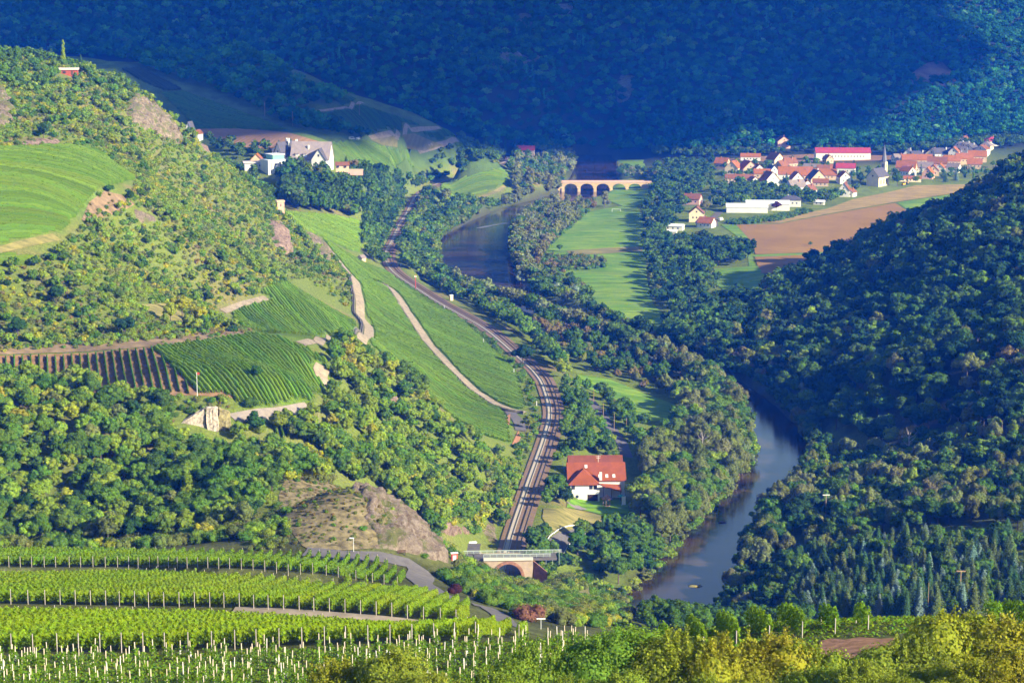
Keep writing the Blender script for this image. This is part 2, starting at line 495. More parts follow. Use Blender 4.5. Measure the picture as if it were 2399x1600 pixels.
# -------- places that trees keep off: plan polygons, lines with a half width, discs
KEEP_POLY, KEEP_LINE, KEEP_DISC = [], [], []
def densify(poly, step=12, closed=True):
    out = []
    n = len(poly)
    for i in range(n if closed else n - 1):
        a = np.array(poly[i], float); b = np.array(poly[(i + 1) % n], float)
        k = max(1, int(np.hypot(*(b - a)) / step))
        for q in range(k): out.append(tuple(a + (b - a) * q / k))
    if not closed: out.append(tuple(poly[-1]))
    return out

def plan_poly(px, tmin=0, tmax=1e9, step=10):
    d = np.array(densify(px, step))
    return ground(d[:, 0], d[:, 1], tmin, tmax)[:, :2]

def sheet(name, px, mat, lift=0.3, tmin=0, tmax=1e9, step=4.0, keep=True, plan=None, wob=0.0):
    """a piece of ground cover laid on the terrain"""
    P = plan if plan is not None else plan_poly(px, tmin, tmax)
    P = np.asarray(P, float)
    # drop near-duplicate points
    Q = [P[0]]
    for p in P[1:]:
        if np.hypot(*(p - Q[-1])) > step * 0.3: Q.append(p)
    P = np.array(Q)
    x0, y0 = P.min(0); x1, y1 = P.max(0)
    gx, gy = np.meshgrid(np.arange(x0, x1, step), np.arange(y0, y1, step))
    gx, gy = gx.ravel() + 0.13, gy.ravel() + 0.17
    ins = in_poly(gx, gy, P)
    gx, gy = gx[ins], gy[ins]
    d, _ = dist_to_line(gx, gy, np.vstack([P, P[:1]])) if len(gx) else (np.zeros(0), 0)
    gx, gy = gx[d > step * 0.45], gy[d > step * 0.45]
    n = len(P)
    verts = [Vector(p) for p in P] + [Vector((a, b)) for a, b in zip(gx, gy)]
    v, e, f, *_ = delaunay_2d_cdt(verts, [(i, (i + 1) % n) for i in range(n)], [], 1, 1e-4)
    co = np.array([(p.x, p.y) for p in v])
    z = height(co[:, 0], co[:, 1]) + lift
    if wob: z = z + wob * fbm(co[:, 0] / 3, co[:, 1] / 3, 3)
    o = mesh_np(name, np.column_stack([co, z]), np.array([t for t in f if len(t) == 3], np.int32).reshape(-1, 3), mat, smooth_=True)
    if keep: KEEP_POLY.append(P)
    return o

def strip(name, px, width, mat, lift=0.35, tmin=0, tmax=1e9, plan=None, keep=1.5, step=3.0, flat=None, off=0.0):
    """a way of constant width along a line given in the picture"""
    if plan is None:
        d = np.array(densify(px, 14, closed=False))
        plan = ground(d[:, 0], d[:, 1], tmin, tmax)[:, :2]
    L = resample(plan, step)[:, :2]
    T = np.gradient(L, axis=0); T /= np.linalg.norm(T, axis=1)[:, None] + 1e-9
    N = np.stack([T[:, 1], -T[:, 0]], 1)
    ks = np.linspace(-0.5, 0.5, 5)
    V = []
    for k in ks:
        p = L + N * (k * width + off)
        z = (height(p[:, 0], p[:, 1]) if flat is None else np.full(len(p), flat)) + lift
        V.append(np.column_stack([p, z]))
    V = np.stack(V, 1)
    m = len(L); idx = np.arange(m * 5).reshape(m, 5)
    F = np.stack([idx[:-1, :-1], idx[:-1, 1:], idx[1:, 1:], idx[1:, :-1]], -1).reshape(-1, 4)[:, ::-1]
    o = mesh_np(name, V.reshape(-1, 3), F, mat, smooth_=True)
    if keep: KEEP_LINE.append((L, width / 2 + keep))
    return o, L

def ridge_wall(name, L, off, w, h, mat, lift=0.0):
    """a low wall standing along a plan line, OFF to its side"""
    T = np.gradient(L, axis=0); T /= np.linalg.norm(T, axis=1)[:, None] + 1e-9
    N = np.stack([T[:, 1], -T[:, 0]], 1)
    rings = []
    jit = RNG.uniform(-0.12, 0.12, len(L))
    for k, (dx, up) in enumerate(((-w/2, -0.6), (-w/2, h), (w/2, h), (w/2, -0.6))):
        p = L + N * (off + dx)
        rings.append(np.column_stack([p, height(p[:, 0], p[:, 1]) + up + lift + (jit if up > 0 else 0)]))
    V = np.stack(rings, 1); m = len(L); idx = np.arange(m * 4).reshape(m, 4)
    F = np.concatenate([np.stack([idx[:-1, k], idx[:-1, (k + 1) % 4], idx[1:, (k + 1) % 4], idx[1:, k]], -1) for k in range(4)])
    caps = np.array([idx[0], idx[-1][::-1]])
    return mesh_np(name, V.reshape(-1, 3), np.concatenate([F, caps]), mat)
# ------------------------------------------------------------------ ground, water, fields, ways
VINE_PX = [([(738,545),(830,602),(960,668),(1050,725),(1120,790),(1185,855),(1207,930),(1172,1020),(1120,1003),(1010,945),(940,860),(860,800),(835,770),(852,745),(830,690),(815,640)],840,1420),
 ([(655,490),(760,496),(838,512),(826,580),(800,575),(740,545),(690,525)],1150,1520),([(755,330),(830,322),(880,338),(970,352),(985,360),(960,385),(900,396),(850,392),(760,372)],1500,1950),
 ([(1012,425),(1080,404),(1150,388),(1168,400),(1165,425),(1120,440),(1060,456),(1015,450)],1500,2100),([(525,716),(615,688),(596,668),(690,638),(816,722),(816,768),(765,772),(690,784),(560,756)],780,1050),
 ([(-30,345),(150,336),(220,345),(316,415),(240,432),(200,470),(150,530),(-30,566)],700,1100),([(352,800),(430,790),(580,768),(640,776),(700,800),(756,832),(748,890),(708,934),(620,938),(560,935),(520,908)],600,900)]
def zone_tint():
    """the soil and turf colour of each stretch of ground"""
    u, v, d = project(_gx, _gy, GZ)
    c = np.zeros(GZ.shape + (3,))
    n1 = fbm(_gx / 24, _gy / 24, 4)[..., None]; n2 = fbm(_gx / 7 + 3, _gy / 7, 3)[..., None]
    scrub = np.array([0.145, 0.180, 0.036]); dry = np.array([0.21, 0.165, 0.075]); turf = np.array([0.13, 0.175, 0.026])
    c[:] = scrub
    k = np.clip(0.0 + 1.3 * n1 + 0.7 * n2, 0, 1)
    c = scrub * (1 - k) + dry * k
    k2 = np.clip(0.5 - 1.8 * n1 + 0.8 * n2, 0, 1) * 0.6
    c = c * (1 - k2) + turf * k2
    vmask = np.zeros(GZ.shape, bool)
    for px, lo, hi in VINE_PX: vmask |= in_poly(u, v, px) & (d > lo) & (d < hi)
    c = np.where(vmask[..., None], np.array([0.115, 0.185, 0.022]) * (1 + 0.5 * n2), c)
    val = ((GZ < 9) & (_gy > 560))[..., None] * np.ones(3)
    c = c * (1 - val) + val * (turf * (1.0 + 0.5 * n2))
    up = (smooth(1440, 1560, _gy) * smooth(14, 26, GZ))[..., None]
    c = c * (1 - up) + up * (np.array([0.075, 0.125, 0.022]) * (1 + 0.6 * n2))
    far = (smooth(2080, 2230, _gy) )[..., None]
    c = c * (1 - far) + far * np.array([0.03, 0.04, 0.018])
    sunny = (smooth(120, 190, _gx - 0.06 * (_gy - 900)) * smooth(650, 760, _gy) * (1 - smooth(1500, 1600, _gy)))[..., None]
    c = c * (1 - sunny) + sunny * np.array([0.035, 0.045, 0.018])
    near = (1 - smooth(500, 540, _gy))[..., None]
    c = c * (1 - near) + near * (np.array([0.085, 0.095, 0.03]) * (1 + 0.8 * n2))
    bank = smooth(9, 2, _bank)[..., None] if False else (1 - smooth(2, 9, _bank))[..., None]
    c = c * (1 - bank) + bank * np.array([0.06, 0.065, 0.03])
    return np.clip(c, 0.005, 1)
m, t, b = new_mat('hill_turf')
a = t.nodes.new('ShaderNodeAttribute'); a.attribute_name = 'tint'
o1, f1, co = noise_col(t, 0.9, (0.55, 0.55, 0.5), (1.35, 1.3, 1.3), 8, lo=0.3, hi=0.7, rough=0.7)
t.links.new(mixc(t, 1.0, a.outputs['Color'], o1, 'MULTIPLY'), b.inputs['Base Color'])
b.inputs['Roughness'].default_value = 0.95; b.inputs['Specular IOR Level'].default_value = 0.05
bump(t, b, f1, 0.8, 0.8)
_ny, _nx = GZ.shape
_id = np.arange(_nx * _ny).reshape(_ny, _nx)
GROUND = mesh_np('ground', np.stack([_gx, _gy, GZ], -1).reshape(-1, 3),
    np.stack([_id[:-1, :-1], _id[:-1, 1:], _id[1:, 1:], _id[1:, :-1]], -1).reshape(-1, 4), m, tint=zone_tint().reshape(-1, 3), smooth_=True)
tag(GROUND, 'valley floor and hillsides of dry scrub turf', None, None, 'structure')

# --- river
m, t, b = new_mat('river_water')
b.inputs['Base Color'].default_value = (0.045, 0.036, 0.022, 1); b.inputs['Roughness'].default_value = 0.03; b.inputs['IOR'].default_value = 1.33; b.inputs['Specular IOR Level'].default_value = 0.42
g = t.nodes.new('ShaderNodeNewGeometry'); mp = t.nodes.new('ShaderNodeMapping'); mp.inputs['Scale'].default_value = (0.28, 0.9, 1)
t.links.new(g.outputs['Position'], mp.inputs[0])
n1 = t.nodes.new('ShaderNodeTexNoise'); n1.inputs['Scale'].default_value = 1.2; n1.inputs['Detail'].default_value = 4; t.links.new(mp.outputs[0], n1.inputs['Vector'])
n2 = t.nodes.new('ShaderNodeTexNoise'); n2.inputs['Scale'].default_value = 0.025; n2.inputs['Detail'].default_value = 3; t.links.new(g.outputs['Position'], n2.inputs['Vector'])
mul = t.nodes.new('ShaderNodeMath'); mul.operation = 'MULTIPLY'; t.links.new(n1.outputs['Fac'], mul.inputs[0]); t.links.new(n2.outputs['Fac'], mul.inputs[1])
bp = t.nodes.new('ShaderNodeBump'); bp.inputs['Strength'].default_value = 0.26; bp.inputs['Distance'].default_value = 0.42
t.links.new(mul.outputs[0], bp.inputs['Height']); t.links.new(bp.outputs[0], b.inputs['Normal'])
o1, _, _ = noise_col(t, 0.06, (0.010, 0.011, 0.014), (0.062, 0.038, 0.018), 6, mp.outputs[0], lo=0.4, hi=0.6)
t.links.new(o1, b.inputs['Base Color'])
WATER = m
L = RIVER[:, :2]; T = np.gradient(L, axis=0); T /= np.linalg.norm(T, axis=1)[:, None]; N = np.stack([T[:, 1], -T[:, 0]], 1)
V = np.stack([np.column_stack([L + N * (k * (RIVER[:, 2:3] + 12)), np.zeros(len(L))]) for k in np.linspace(-0.5, 0.5, 5)], 1)
ix = np.arange(len(L) * 5).reshape(-1, 5)
riv = mesh_np('river', V.reshape(-1, 3), np.stack([ix[:-1, :-1], ix[:-1, 1:], ix[1:, 1:], ix[1:, :-1]], -1).reshape(-1, 4)[:, ::-1], m)
tag(riv, 'winding brown and blue river in the valley', None, None, 'structure')
KEEP_LINE.append((RIVER, None))

# --- meadows and fields
def grass_mat(name, c0, c1):
    m, t, b = new_mat(name)
    o1, f1, co = noise_col(t, 0.035, c0, c1, 10, lo=0.36, hi=0.64, rough=0.75)
    mp = t.nodes.new('ShaderNodeMapping'); mp.inputs['Rotation'].default_value = (0, 0, 0.25); mp.inputs['Scale'].default_value = (0.12, 1.0, 1.0); t.links.new(co, mp.inputs[0])
    o2, f2, _ = noise_col(t, 0.35, (0.66, 0.70, 0.66), (1.28, 1.22, 1.15), 8, mp.outputs[0], lo=0.38, hi=0.62)
    t.links.new(mixc(t, 1.0, o1, o2, 'MULTIPLY'), b.inputs['Base Color']); b.inputs['Roughness'].default_value = 0.95
    b.inputs['Specular IOR Level'].default_value = 0.08; bump(t, b, f2, 0.4, 0.3)
    return m
def plough_mat(name, c0, c1, ang, period):
    m, t, b = new_mat(name)
    o1, f1, co = noise_col(t, 0.03, c0, c1, 8, lo=0.3, hi=0.7)
    mp = t.nodes.new('ShaderNodeMapping'); mp.inputs['Rotation'].default_value = (0, 0, ang); t.links.new(co, mp.inputs[0])
    w = t.nodes.new('ShaderNodeTexWave'); w.inputs['Scale'].default_value = period; w.inputs['Distortion'].default_value = 3.0; w.inputs['Detail'].default_value = 3; w.inputs['Detail Scale'].default_value = 0.6
    t.links.new(mp.outputs[0], w.inputs['Vector'])
    o2 = mixc(t, w.outputs['Fac'], (0.90, 0.89, 0.88), (1.06, 1.06, 1.06))
    t.links.new(mixc(t, 1.0, o1, o2, 'MULTIPLY'), b.inputs['Base Color']); b.inputs['Roughness'].default_value = 0.95
    b.inputs['Specular IOR Level'].default_value = 0.05
    bump(t, b, w.outputs['Fac'], 0.5, 0.3)
    return m
MEADOW = grass_mat('meadow_grass', (0.085, 0.200, 0.016), (0.185, 0.270, 0.030))
LAWN = grass_mat('lawn_grass', (0.10, 0.22, 0.016), (0.14, 0.25, 0.02))
DRYG = grass_mat('dry_grass', (0.17, 0.155, 0.05), (0.25, 0.215, 0.08))
VINESOIL = grass_mat('vineyard_turf', (0.09, 0.115, 0.022), (0.15, 0.14, 0.05))
SOIL = plough_mat('ploughed_soil', (0.225, 0.128, 0.036), (0.285, 0.168, 0.050), 1.1, 0.05)
STUBBLE = grass_mat('stubble', (0.26, 0.185, 0.062), (0.32, 0.23, 0.085))
REDSOIL = plough_mat('bare_vineyard_soil', (0.20, 0.115, 0.058), (0.27, 0.165, 0.088), 0.4, 0.08)
GREYROAD = paint('asphalt', (0.12, 0.108, 0.105), 0.15, 0.5, 0.9)
TRACK = paint('gravel_track', (0.27, 0.215, 0.15), 0.22, 0.4, 0.95, 0.3)
DUST = paint('dusty_path', (0.23, 0.185, 0.135), 0.22, 0.4, 0.95, 0.3)
def ST(o, label):
    o = o[0] if isinstance(o, tuple) else o
    tag(o, label, None, None, 'structure'); return o
ST(sheet('meadow', [(1255,575),(1300,530),(1350,488),(1400,478),(1460,470),(1475,500),(1480,560),(1485,640),(1500,700),(1540,740),(1510,768),(1440,745),(1380,725),(1350,680),(1330,640),(1260,640),(1230,620)], MEADOW), 'sunlit green meadow by the river')
ST(sheet('meadow', [(1392,430),(1440,420),(1490,417),(1500,440),(1490,470),(1430,474),(1395,462)], MEADOW), 'green meadow beside the arched bridge')
ST(sheet('meadow', [(1640,618),(1740,612),(1760,640),(1740,690),(1690,690),(1640,650)], MEADOW), 'green meadow under the wooded hill')
ST(sheet('meadow', [(1325,860),(1400,872),(1480,905),(1550,930),(1560,965),(1470,970),(1400,915),(1330,885)], MEADOW), 'shaded green meadow between the trees')
ST(sheet('meadow', [(1418,368),(1478,368),(1484,392),(1420,390)], MEADOW), 'small green meadow beyond the bridge')
ST(sheet('path', [(1300,577),(1400,570),(1475,568),(1475,578),(1400,583),(1310,588)], DRYG, 0.45, keep=False), 'dry grass strip crossing the meadow')
ST(sheet('field', [(1740,512),(1900,480),(1960,458),(2050,440),(2100,427),(2230,424),(2235,438),(2060,464),(1900,492),(1790,513)], STUBBLE), 'pale stubble field below the church')
ST(sheet('field', [(1690,517),(1790,515),(1900,494),(2055,467),(2090,490),(2050,520),(1960,577),(1735,585),(1722,552)], SOIL), 'ploughed reddish field')
ST(sheet('field', [(1733,591),(1940,582),(1900,606),(1840,628),(1745,628)], SOIL), 'lower ploughed field by the wood')
ST(sheet('field', [(2060,466),(2240,440),(2200,470),(2095,490)], MEADOW, 0.25), 'green strip between ploughed field and wood')
ST(sheet('field', [(1655,517),(1690,516),(1722,552),(1730,600),(1742,632),(1720,620),(1715,560)], MEADOW, 0.25), 'green field margin beside the ploughed field')
ST(sheet('field', [(1725,586),(1960,577),(1945,582),(1732,591)], MEADOW, 0.28), 'grass strip between two ploughed fields')
ST(sheet('field', [(1750,360),(1860,355),(2040,358),(2150,352),(2150,364),(1960,372),(1750,372),(1690,370),(1640,368)], REDSOIL), 'bare brown field behind the village')
ST(sheet('lawn', [(1310,1148),(1395,1146),(1440,1150),(1445,1180),(1390,1185),(1340,1172),(1300,1166)], LAWN, 0.3, 700, 1000, step=2), 'mown lawn in front of the inn')
ST(sheet('dry_grass', [(1248,1168),(1300,1168),(1345,1174),(1390,1188),(1370,1212),(1320,1215),(1290,1225),(1262,1215),(1245,1190)], DRYG, 0.28, 700, 1000, step=2.5), 'yellow dry grass slope below the lawn')
ST(sheet('field', [(452,298),(540,296),(660,305),(745,330),(735,340),(690,338),(640,345),(560,340),(500,322)], REDSOIL, 0.35, 1450), 'bare pinkish vineyard soil behind the estate')
ST(sheet('field', [(852,322),(950,307),(1015,335),(975,348),(880,335)], plough_mat('fallow_soil', (0.13, 0.125, 0.04), (0.18, 0.155, 0.06), 0.2, 0.1), 0.35, 1500), 'fallow olive brown vineyard plot')
ST(sheet('clearing', [(2085,180),(2110,150),(2160,140),(2185,165),(2205,210),(2150,195),(2080,198)], paint('clearing_soil', (0.14, 0.10, 0.075), 0.45, 0.05, 0.95), 0.4, 2200, keep=False), 'bare brown clearing in the mountain forest')
ST(sheet('slope', [(188,505),(205,465),(240,440),(285,450),(310,470),(285,485),(240,500),(215,520)], paint('bare_earth', (0.20, 0.135, 0.075), 0.35, 0.3, 0.95, 0.4), 0.2, 700, 1100, keep=False), 'bare earth slope beside the upper vineyard')
ST(sheet('slope', [(-20,806),(100,790),(240,765),(330,735),(420,755),(500,740),(575,765),(470,785),(330,798),(200,808),(-20,816)], paint('bare_slope', (0.20, 0.14, 0.078), 0.4, 0.15, 0.95, 0.4), 0.2, 600, 1000, keep=False), 'dry bare slope above the vineyard terrace')
ST(sheet('slope', [(325,700),(380,698),(430,725),(420,742),(360,735)], DRYG, 0.25, 700, 1000), 'dry grassy slope beside the yellow trees')
ST(sheet('slope', [(655,1100),(700,1092),(740,1098),(800,1090),(860,1110),(900,1150),(925,1180),(920,1215),(880,1258),(790,1264),(700,1262),(672,1225),(648,1190),(640,1140)], paint('scrub_slope', (0.165, 0.132, 0.066), 0.5, 0.5, 0.95, 0.9), 0.15, 400, 640, keep=False), 'dry scrubby slope beside the grey rock')

# --- ways
ST(strip('road', [(700,1268),(790,1276),(880,1281),(945,1296),(968,1316),(962,1332),(985,1350),(1010,1366),(1012,1378)], 6.0, GREYROAD, 0.2, 380, 560), 'grey vineyard road rounding the rock')
ST(strip('road', [(1085,1388),(1118,1396),(1150,1415),(1168,1436)], 4.5, GREYROAD, 0.2, 300, 470), 'grey road end beside the bushes')
ST(strip('path', [(540,1397),(720,1406),(860,1421),(985,1442)], 3.4, DUST, 0.2, 220, 330), 'dusty path between two vineyard blocks')
ST(strip('road', [(1352,915),(1380,950),(1405,985),(1428,1018),(1440,1050)], 5.0, GREYROAD, 0.25, 800, 1200), 'narrow road behind the inn')
ST(strip('road', [(1268,1270),(1284,1244),(1310,1226),(1345,1216)], 5.5, GREYROAD, 0.25, 650, 900), 'bend of the road below the lawn')
_, P_HAIR = strip('path', [(745,560),(790,615),(816,645),(826,690),(828,728),(846,750),(846,775),(830,785)], 4.5, TRACK, 0.3, 700, 1330)
ST(bpy.data.objects[_.name], 'gravel hairpin track above the vineyard')
_, P_LONG = strip('path', [(855,645),(893,660),(912,680),(937,718),(985,790),(1040,850),(1090,898),(1140,930),(1172,942),(1206,948)], 5.0, TRACK, 0.3, 700, 1330)
ST(bpy.data.objects[_.name], 'gravel track dividing the long vineyard')
_, P_LOW = strip('path', [(535,962),(600,952),(660,948),(712,938)], 4.6, paint('pale_track', (0.24, 0.20, 0.165), 0.12, 0.5, 0.95), 0.3, 560, 760)
ST(bpy.data.objects[_.name], 'pale track below the vineyard terrace')
ST(strip('path', [(742,842),(735,862),(752,882),(768,905)], 5.0, TRACK, 0.3, 600, 800), 'gravel track beside the vineyard terrace')
ST(strip('path', [(-10,578),(60,560),(130,545)], 4.0, DRYG, 0.3, 700, 900), 'dry grass path below the upper vineyard')
ST(strip('path', [(690,790),(735,780),(760,775)], 4.0, DUST, 0.3, 700, 1000), 'dusty path on the spur')
ST(strip('path', [(512,716),(560,698),(612,685)], 3.0, DUST, 0.3, 700, 1000), 'dusty path beside the small vineyard')
ST(strip('path', [(715,258),(780,250),(836,238)], 3.2, DUST, 0.3, 1500), 'pale path across the shaded vineyard')
ST(strip('path', [(850,318),(900,306),(960,298),(1010,294)], 3.6, DUST, 0.3, 1500), 'pale path below the shaded vineyard')
ST(strip('path', [(960,348),(1010,333),(1050,322)], 4.0, DUST, 0.3, 1500), 'pale path beside the fallow plot')
ST(strip('path', [(1100,455),(1140,440),(1160,428)], 4.0, DRYG, 0.3, 1400), 'dry track along the riverside vineyard')
ST(strip('path', [(632,166),(690,195),(745,212)], 3.5, DUST, 0.3, 1500), 'pale path on the far ridge')
ST(strip('road', [(1640,520),(1640,500),(1652,488)], 6.0, GREYROAD, 0.3, 1400), 'village street')
ST(strip('path', [(1170,945),(1190,968),(1196,990)], 5.0, GREYROAD, 0.3, 800, 1100), 'grey track end beside the railway')
ST(sheet('soil', [(1160,960),(1172,950),(1170,975),(1158,985)], paint('red_soil', (0.34, 0.16, 0.085), 0.15, 0.5, 0.95), 0.3, 800, 1100, step=2), 'patch of red soil by the vineyard')
ST(sheet('soil', [(1175,1022),(1190,990),(1196,1005),(1185,1028)], paint('red_soil', (0.34, 0.16, 0.085)), 0.3, 800, 1100, step=2), 'second patch of red soil by the vineyard')
ST(sheet('soil', [(1872,1494),(1884,1472),(1905,1466),(1940,1469),(1975,1463),(2020,1467),(2058,1465),(2050,1480),(2020,1486),(1980,1494),(1960,1510),(1930,1518),(1895,1512)], paint('ploughed_earth', (0.23, 0.12, 0.07), 0.3, 1.2, 0.95, 0.5), 0.06, 100, 260, step=1.5), 'brown bare earth between the vines')

# --- railway
BALLAST = paint('ballast', (0.205, 0.132, 0.082), 0.18, 0.8, 0.95, 0.3)
CONCR = paint('concrete_sleepers', (0.42, 0.36, 0.28), 0.1, 1.0, 0.9)
WOODS = paint('timber_sleepers', (0.215, 0.145, 0.095), 0.2, 1.0, 0.9)
STEEL = paint('rail_steel', (0.05, 0.042, 0.042), 0.1, 1.0, 0.5)
bed, _ = strip('railway_bed', None, 9.8, BALLAST, 0.25, plan=RAIL, keep=0.4, flat=RAIL_Z - 0.3)
ST(bed, 'brown ballast bed of the double railway')
def track(off, smat, label):
    root = empty('railway_track', (0, 0, 0)); tag(root, label, 'railway track')
    T = np.gradient(RAIL, axis=0); T /= np.linalg.norm(T, axis=1)[:, None]; N = np.stack([T[:, 1], -T[:, 0]], 1)
    Lc = RAIL + N * off
    # sleepers
    D = resample(Lc, 0.66)
    near = np.hypot(D[:, 0], D[:, 1]) < 1350
    Lf = Lc
    fill, _ = strip('sleepers', None, 2.5, smat, 0.06, plan=Lf, keep=None, flat=RAIL_Z + 0.02); fill.parent = root
    fill['kind'] = 'stuff'
    for s in (-0.78, 0.78):
        mb = []
        Ls = Lc + N * s
        ring = [np.column_stack([Ls + N * dx, np.full(len(Ls), RAIL_Z + dz)]) for dx, dz in ((-0.09, 0.08), (-0.09, 0.28), (0.09, 0.28), (0.09, 0.08))]
        V = np.stack(ring, 1); ii = np.arange(len(Ls) * 4).reshape(-1, 4)
        F = np.concatenate([np.stack([ii[:-1, k], ii[:-1, (k + 1) % 4], ii[1:, (k + 1) % 4], ii[1:, k]], -1) for k in range(4)])
        mesh_np('rail', V.reshape(-1, 3), F, STEEL, root)
track(-1.9, CONCR, 'railway track on pale concrete sleepers, on the vineyard side')
track(2.0, WOODS, 'railway track on dark timber sleepers, on the river side')
# ------------------------------------------------------------------ buildings
GLASS = paint('window_glass', (0.03, 0.035, 0.045), 0.1, 1.0, 0.25)
WHITE = paint('white_render', (0.60, 0.58, 0.53), 0.05, 0.3, 0.85)
CREAM = paint('cream_render', (0.62, 0.50, 0.33), 0.08, 0.3, 0.85)
TAN = paint('tan_render', (0.52, 0.37, 0.24), 0.10, 0.3, 0.85)
OCHRE = paint('stone_masonry', (0.40, 0.30, 0.21), 0.15, 0.8, 0.9)
PINK = paint('pink_render', (0.56, 0.33, 0.26), 0.06, 0.3, 0.85)
GREYW = paint('grey_render', (0.45, 0.44, 0.44), 0.08, 0.3, 0.85)
R_OR = tiled_roof('orange_tiles', (0.30, 0.108, 0.030))
R_RB = tiled_roof('red_brown_tiles', (0.20, 0.082, 0.038))
R_DK = tiled_roof('dark_slate', (0.085, 0.08, 0.095))
R_GR = tiled_roof('grey_tiles', (0.21, 0.17, 0.155))
R_CR = tiled_roof('crimson_sheet', (0.33, 0.05, 0.065))
R_WH = paint('white_sheet_roof', (0.66, 0.66, 0.68), 0.05, 0.3, 0.6)
BRICK = paint('chimney_brick', (0.32, 0.16, 0.11), 0.2, 1.5, 0.9)
WOOD_D = paint('dark_timber', (0.10, 0.06, 0.04), 0.2, 1.0, 0.8)
WOOD_L = paint('weathered_timber', (0.30, 0.20, 0.12), 0.2, 1.0, 0.85)
METW = paint('white_metal', (0.72, 0.72, 0.70), 0.04, 1.0, 0.5)
METG = paint('pale_green_metal', (0.40, 0.47, 0.42), 0.06, 1.0, 0.5)
RED = paint('red_paint', (0.50, 0.05, 0.03), 0.1, 1.0, 0.6)

def gable_parts(root, w, l, eave, rise, wall, roof, hip=0.0, over=0.5, x=0, y=0, z=0, wn='wall', rn='roof', swap=False):
    """a gabled body: ridge along local Y (or along X when swap), front gable at y - l/2"""
    W, Lh = w / 2, l / 2
    def T(p):
        px, py, pz = p
        return (x + py, y - px, z + pz) if swap else (x + px, y + py, z + pz)
    mb = MB()
    if hip >= 1:
        mb.poly([T(p) for p in [(-W,-Lh,-3),(W,-Lh,-3),(W,Lh,-3),(-W,Lh,-3),(-W,-Lh,eave),(W,-Lh,eave),(W,Lh,eave),(-W,Lh,eave)]],
            [(0,1,5,4),(1,2,6,5),(2,3,7,6),(3,0,4,7),(4,5,6,7)])
    else:
        mb.poly([T(p) for p in [(-W,-Lh,-3),(W,-Lh,-3),(W,Lh,-3),(-W,Lh,-3),(-W,-Lh,eave),(W,-Lh,eave),(W,Lh,eave),(-W,Lh,eave),(0,-Lh,eave+rise-0.05),(0,Lh,eave+rise-0.05)]],
            [(0,1,5,8,4),(1,2,6,5),(2,3,7,9,6),(3,0,4,7)])
    wo = mb.build(wn, wall, root)
    mb = MB()
    k = over; sl = rise / W; th = 0.28
    e = eave - k * sl
    hy = min(hip, 1) * min(W, Lh * 0.8) if hip else 0.0
    ye = Lh + k
    if hip >= 1:
        r0, r1 = -Lh + hy, Lh - hy
        pts = [(-W-k,-ye,e),(W+k,-ye,e),(W+k,ye,e),(-W-k,ye,e),(0,r0,eave+rise),(0,r1,eave+rise)]
        q = [(a, b2, c + th) for a, b2, c in pts]
        mb.poly([T(p) for p in q + pts[:4]], [(0,1,4),(1,2,5,4),(2,3,5),(3,0,4,5),(6,7,1,0),(7,8,2,1),(8,9,3,2),(9,6,0,3),(9,8,7,6)])
    else:
        for sgn in (-1, 1):
            a = [(0,-ye,eave+rise),(sgn*(W+k),-ye,e),(sgn*(W+k),ye,e),(0,ye,eave+rise)]
            b2 = [(p[0], p[1], p[2] + th) for p in a]
            if sgn < 0: a, b2 = a[::-1], b2[::-1]
            mb.hexa([T(p) for p in a[::-1]], [T(p) for p in b2[::-1]])
    ro = mb.build(rn, roof, root)
    return wo, ro

def window(root, cx, cy, cz, w, h, face, mat=None, name='window', proud=0.05):
    """a pane on the wall: face is the outward direction ('-y', '+x', '-x', '+y')"""
    m = MB(); a, b2 = w / 2, h / 2
    if face == '-y': m.box(cx-a, cx+a, cy-proud, cy+0.1, cz-b2, cz+b2)
    if face == '+y': m.box(cx-a, cx+a, cy-0.1, cy+proud, cz-b2, cz+b2)
    if face == '+x': m.box(cx-0.1, cx+proud, cy-a, cy+a, cz-b2, cz+b2)
    if face == '-x': m.box(cx-proud, cx+0.1, cy-a, cy+a, cz-b2, cz+b2)
    return m.build(name, mat or GLASS, root)

def house(label, u, v, w, l, eave, rise, yaw, wall, roof, hip=0, cat='house', name='house', group='village houses', chim=True, wins=2, z=None, tmin=1500, photo=True, keep=True):
    if photo: u, v = u / 1.0204, v / 1.0204
    p = g1(u, v, tmin)
    # the picture point is the middle of the base nearest to the camera
    p = Vector((p.x, p.y + l * 0.35, 0)); p.z = float(height(p.x, p.y)) if z is None else z
    root = empty(name, p, math.radians(yaw)); tag(root, label, cat, group)
    gable_parts(root, w, l, eave, rise, wall, roof, hip)
    if chim:
        MB().box(w*0.12, w*0.12+0.8, l*0.12, l*0.12+0.8, eave+rise*0.4, eave+rise+1.0).build('chimney', BRICK if roof is not R_DK else WHITE, root)
    if wins:
        for k in range(wins):
            fx = (k + 0.5) / wins - 0.5
            window(root, fx * w * 0.72, -l/2, eave * 0.52, 1.1, 1.3, '-y')
        if rise > 3: window(root, 0, -l/2, eave + rise*0.28, 1.1, 1.3, '-y')
        ns = max(1, int(l / 4))
        s = '+x' if yaw <= 0 else '-x'
        for k in range(ns):
            window(root, (w/2 if s == '+x' else -w/2), ((k + 0.5) / ns - 0.5) * l * 0.8, eave * 0.55, 1.1, 1.2, s)
    if keep: KEEP_DISC.append((p.x, p.y, 0.55 * max(w, l) + 1.5))
    return root
def z5(x, y): return 1650 + x / 6.717, 320 + y / 6.717
def z6(x, y): return 1980 + x / 5.8775, 310 + y / 5.8775
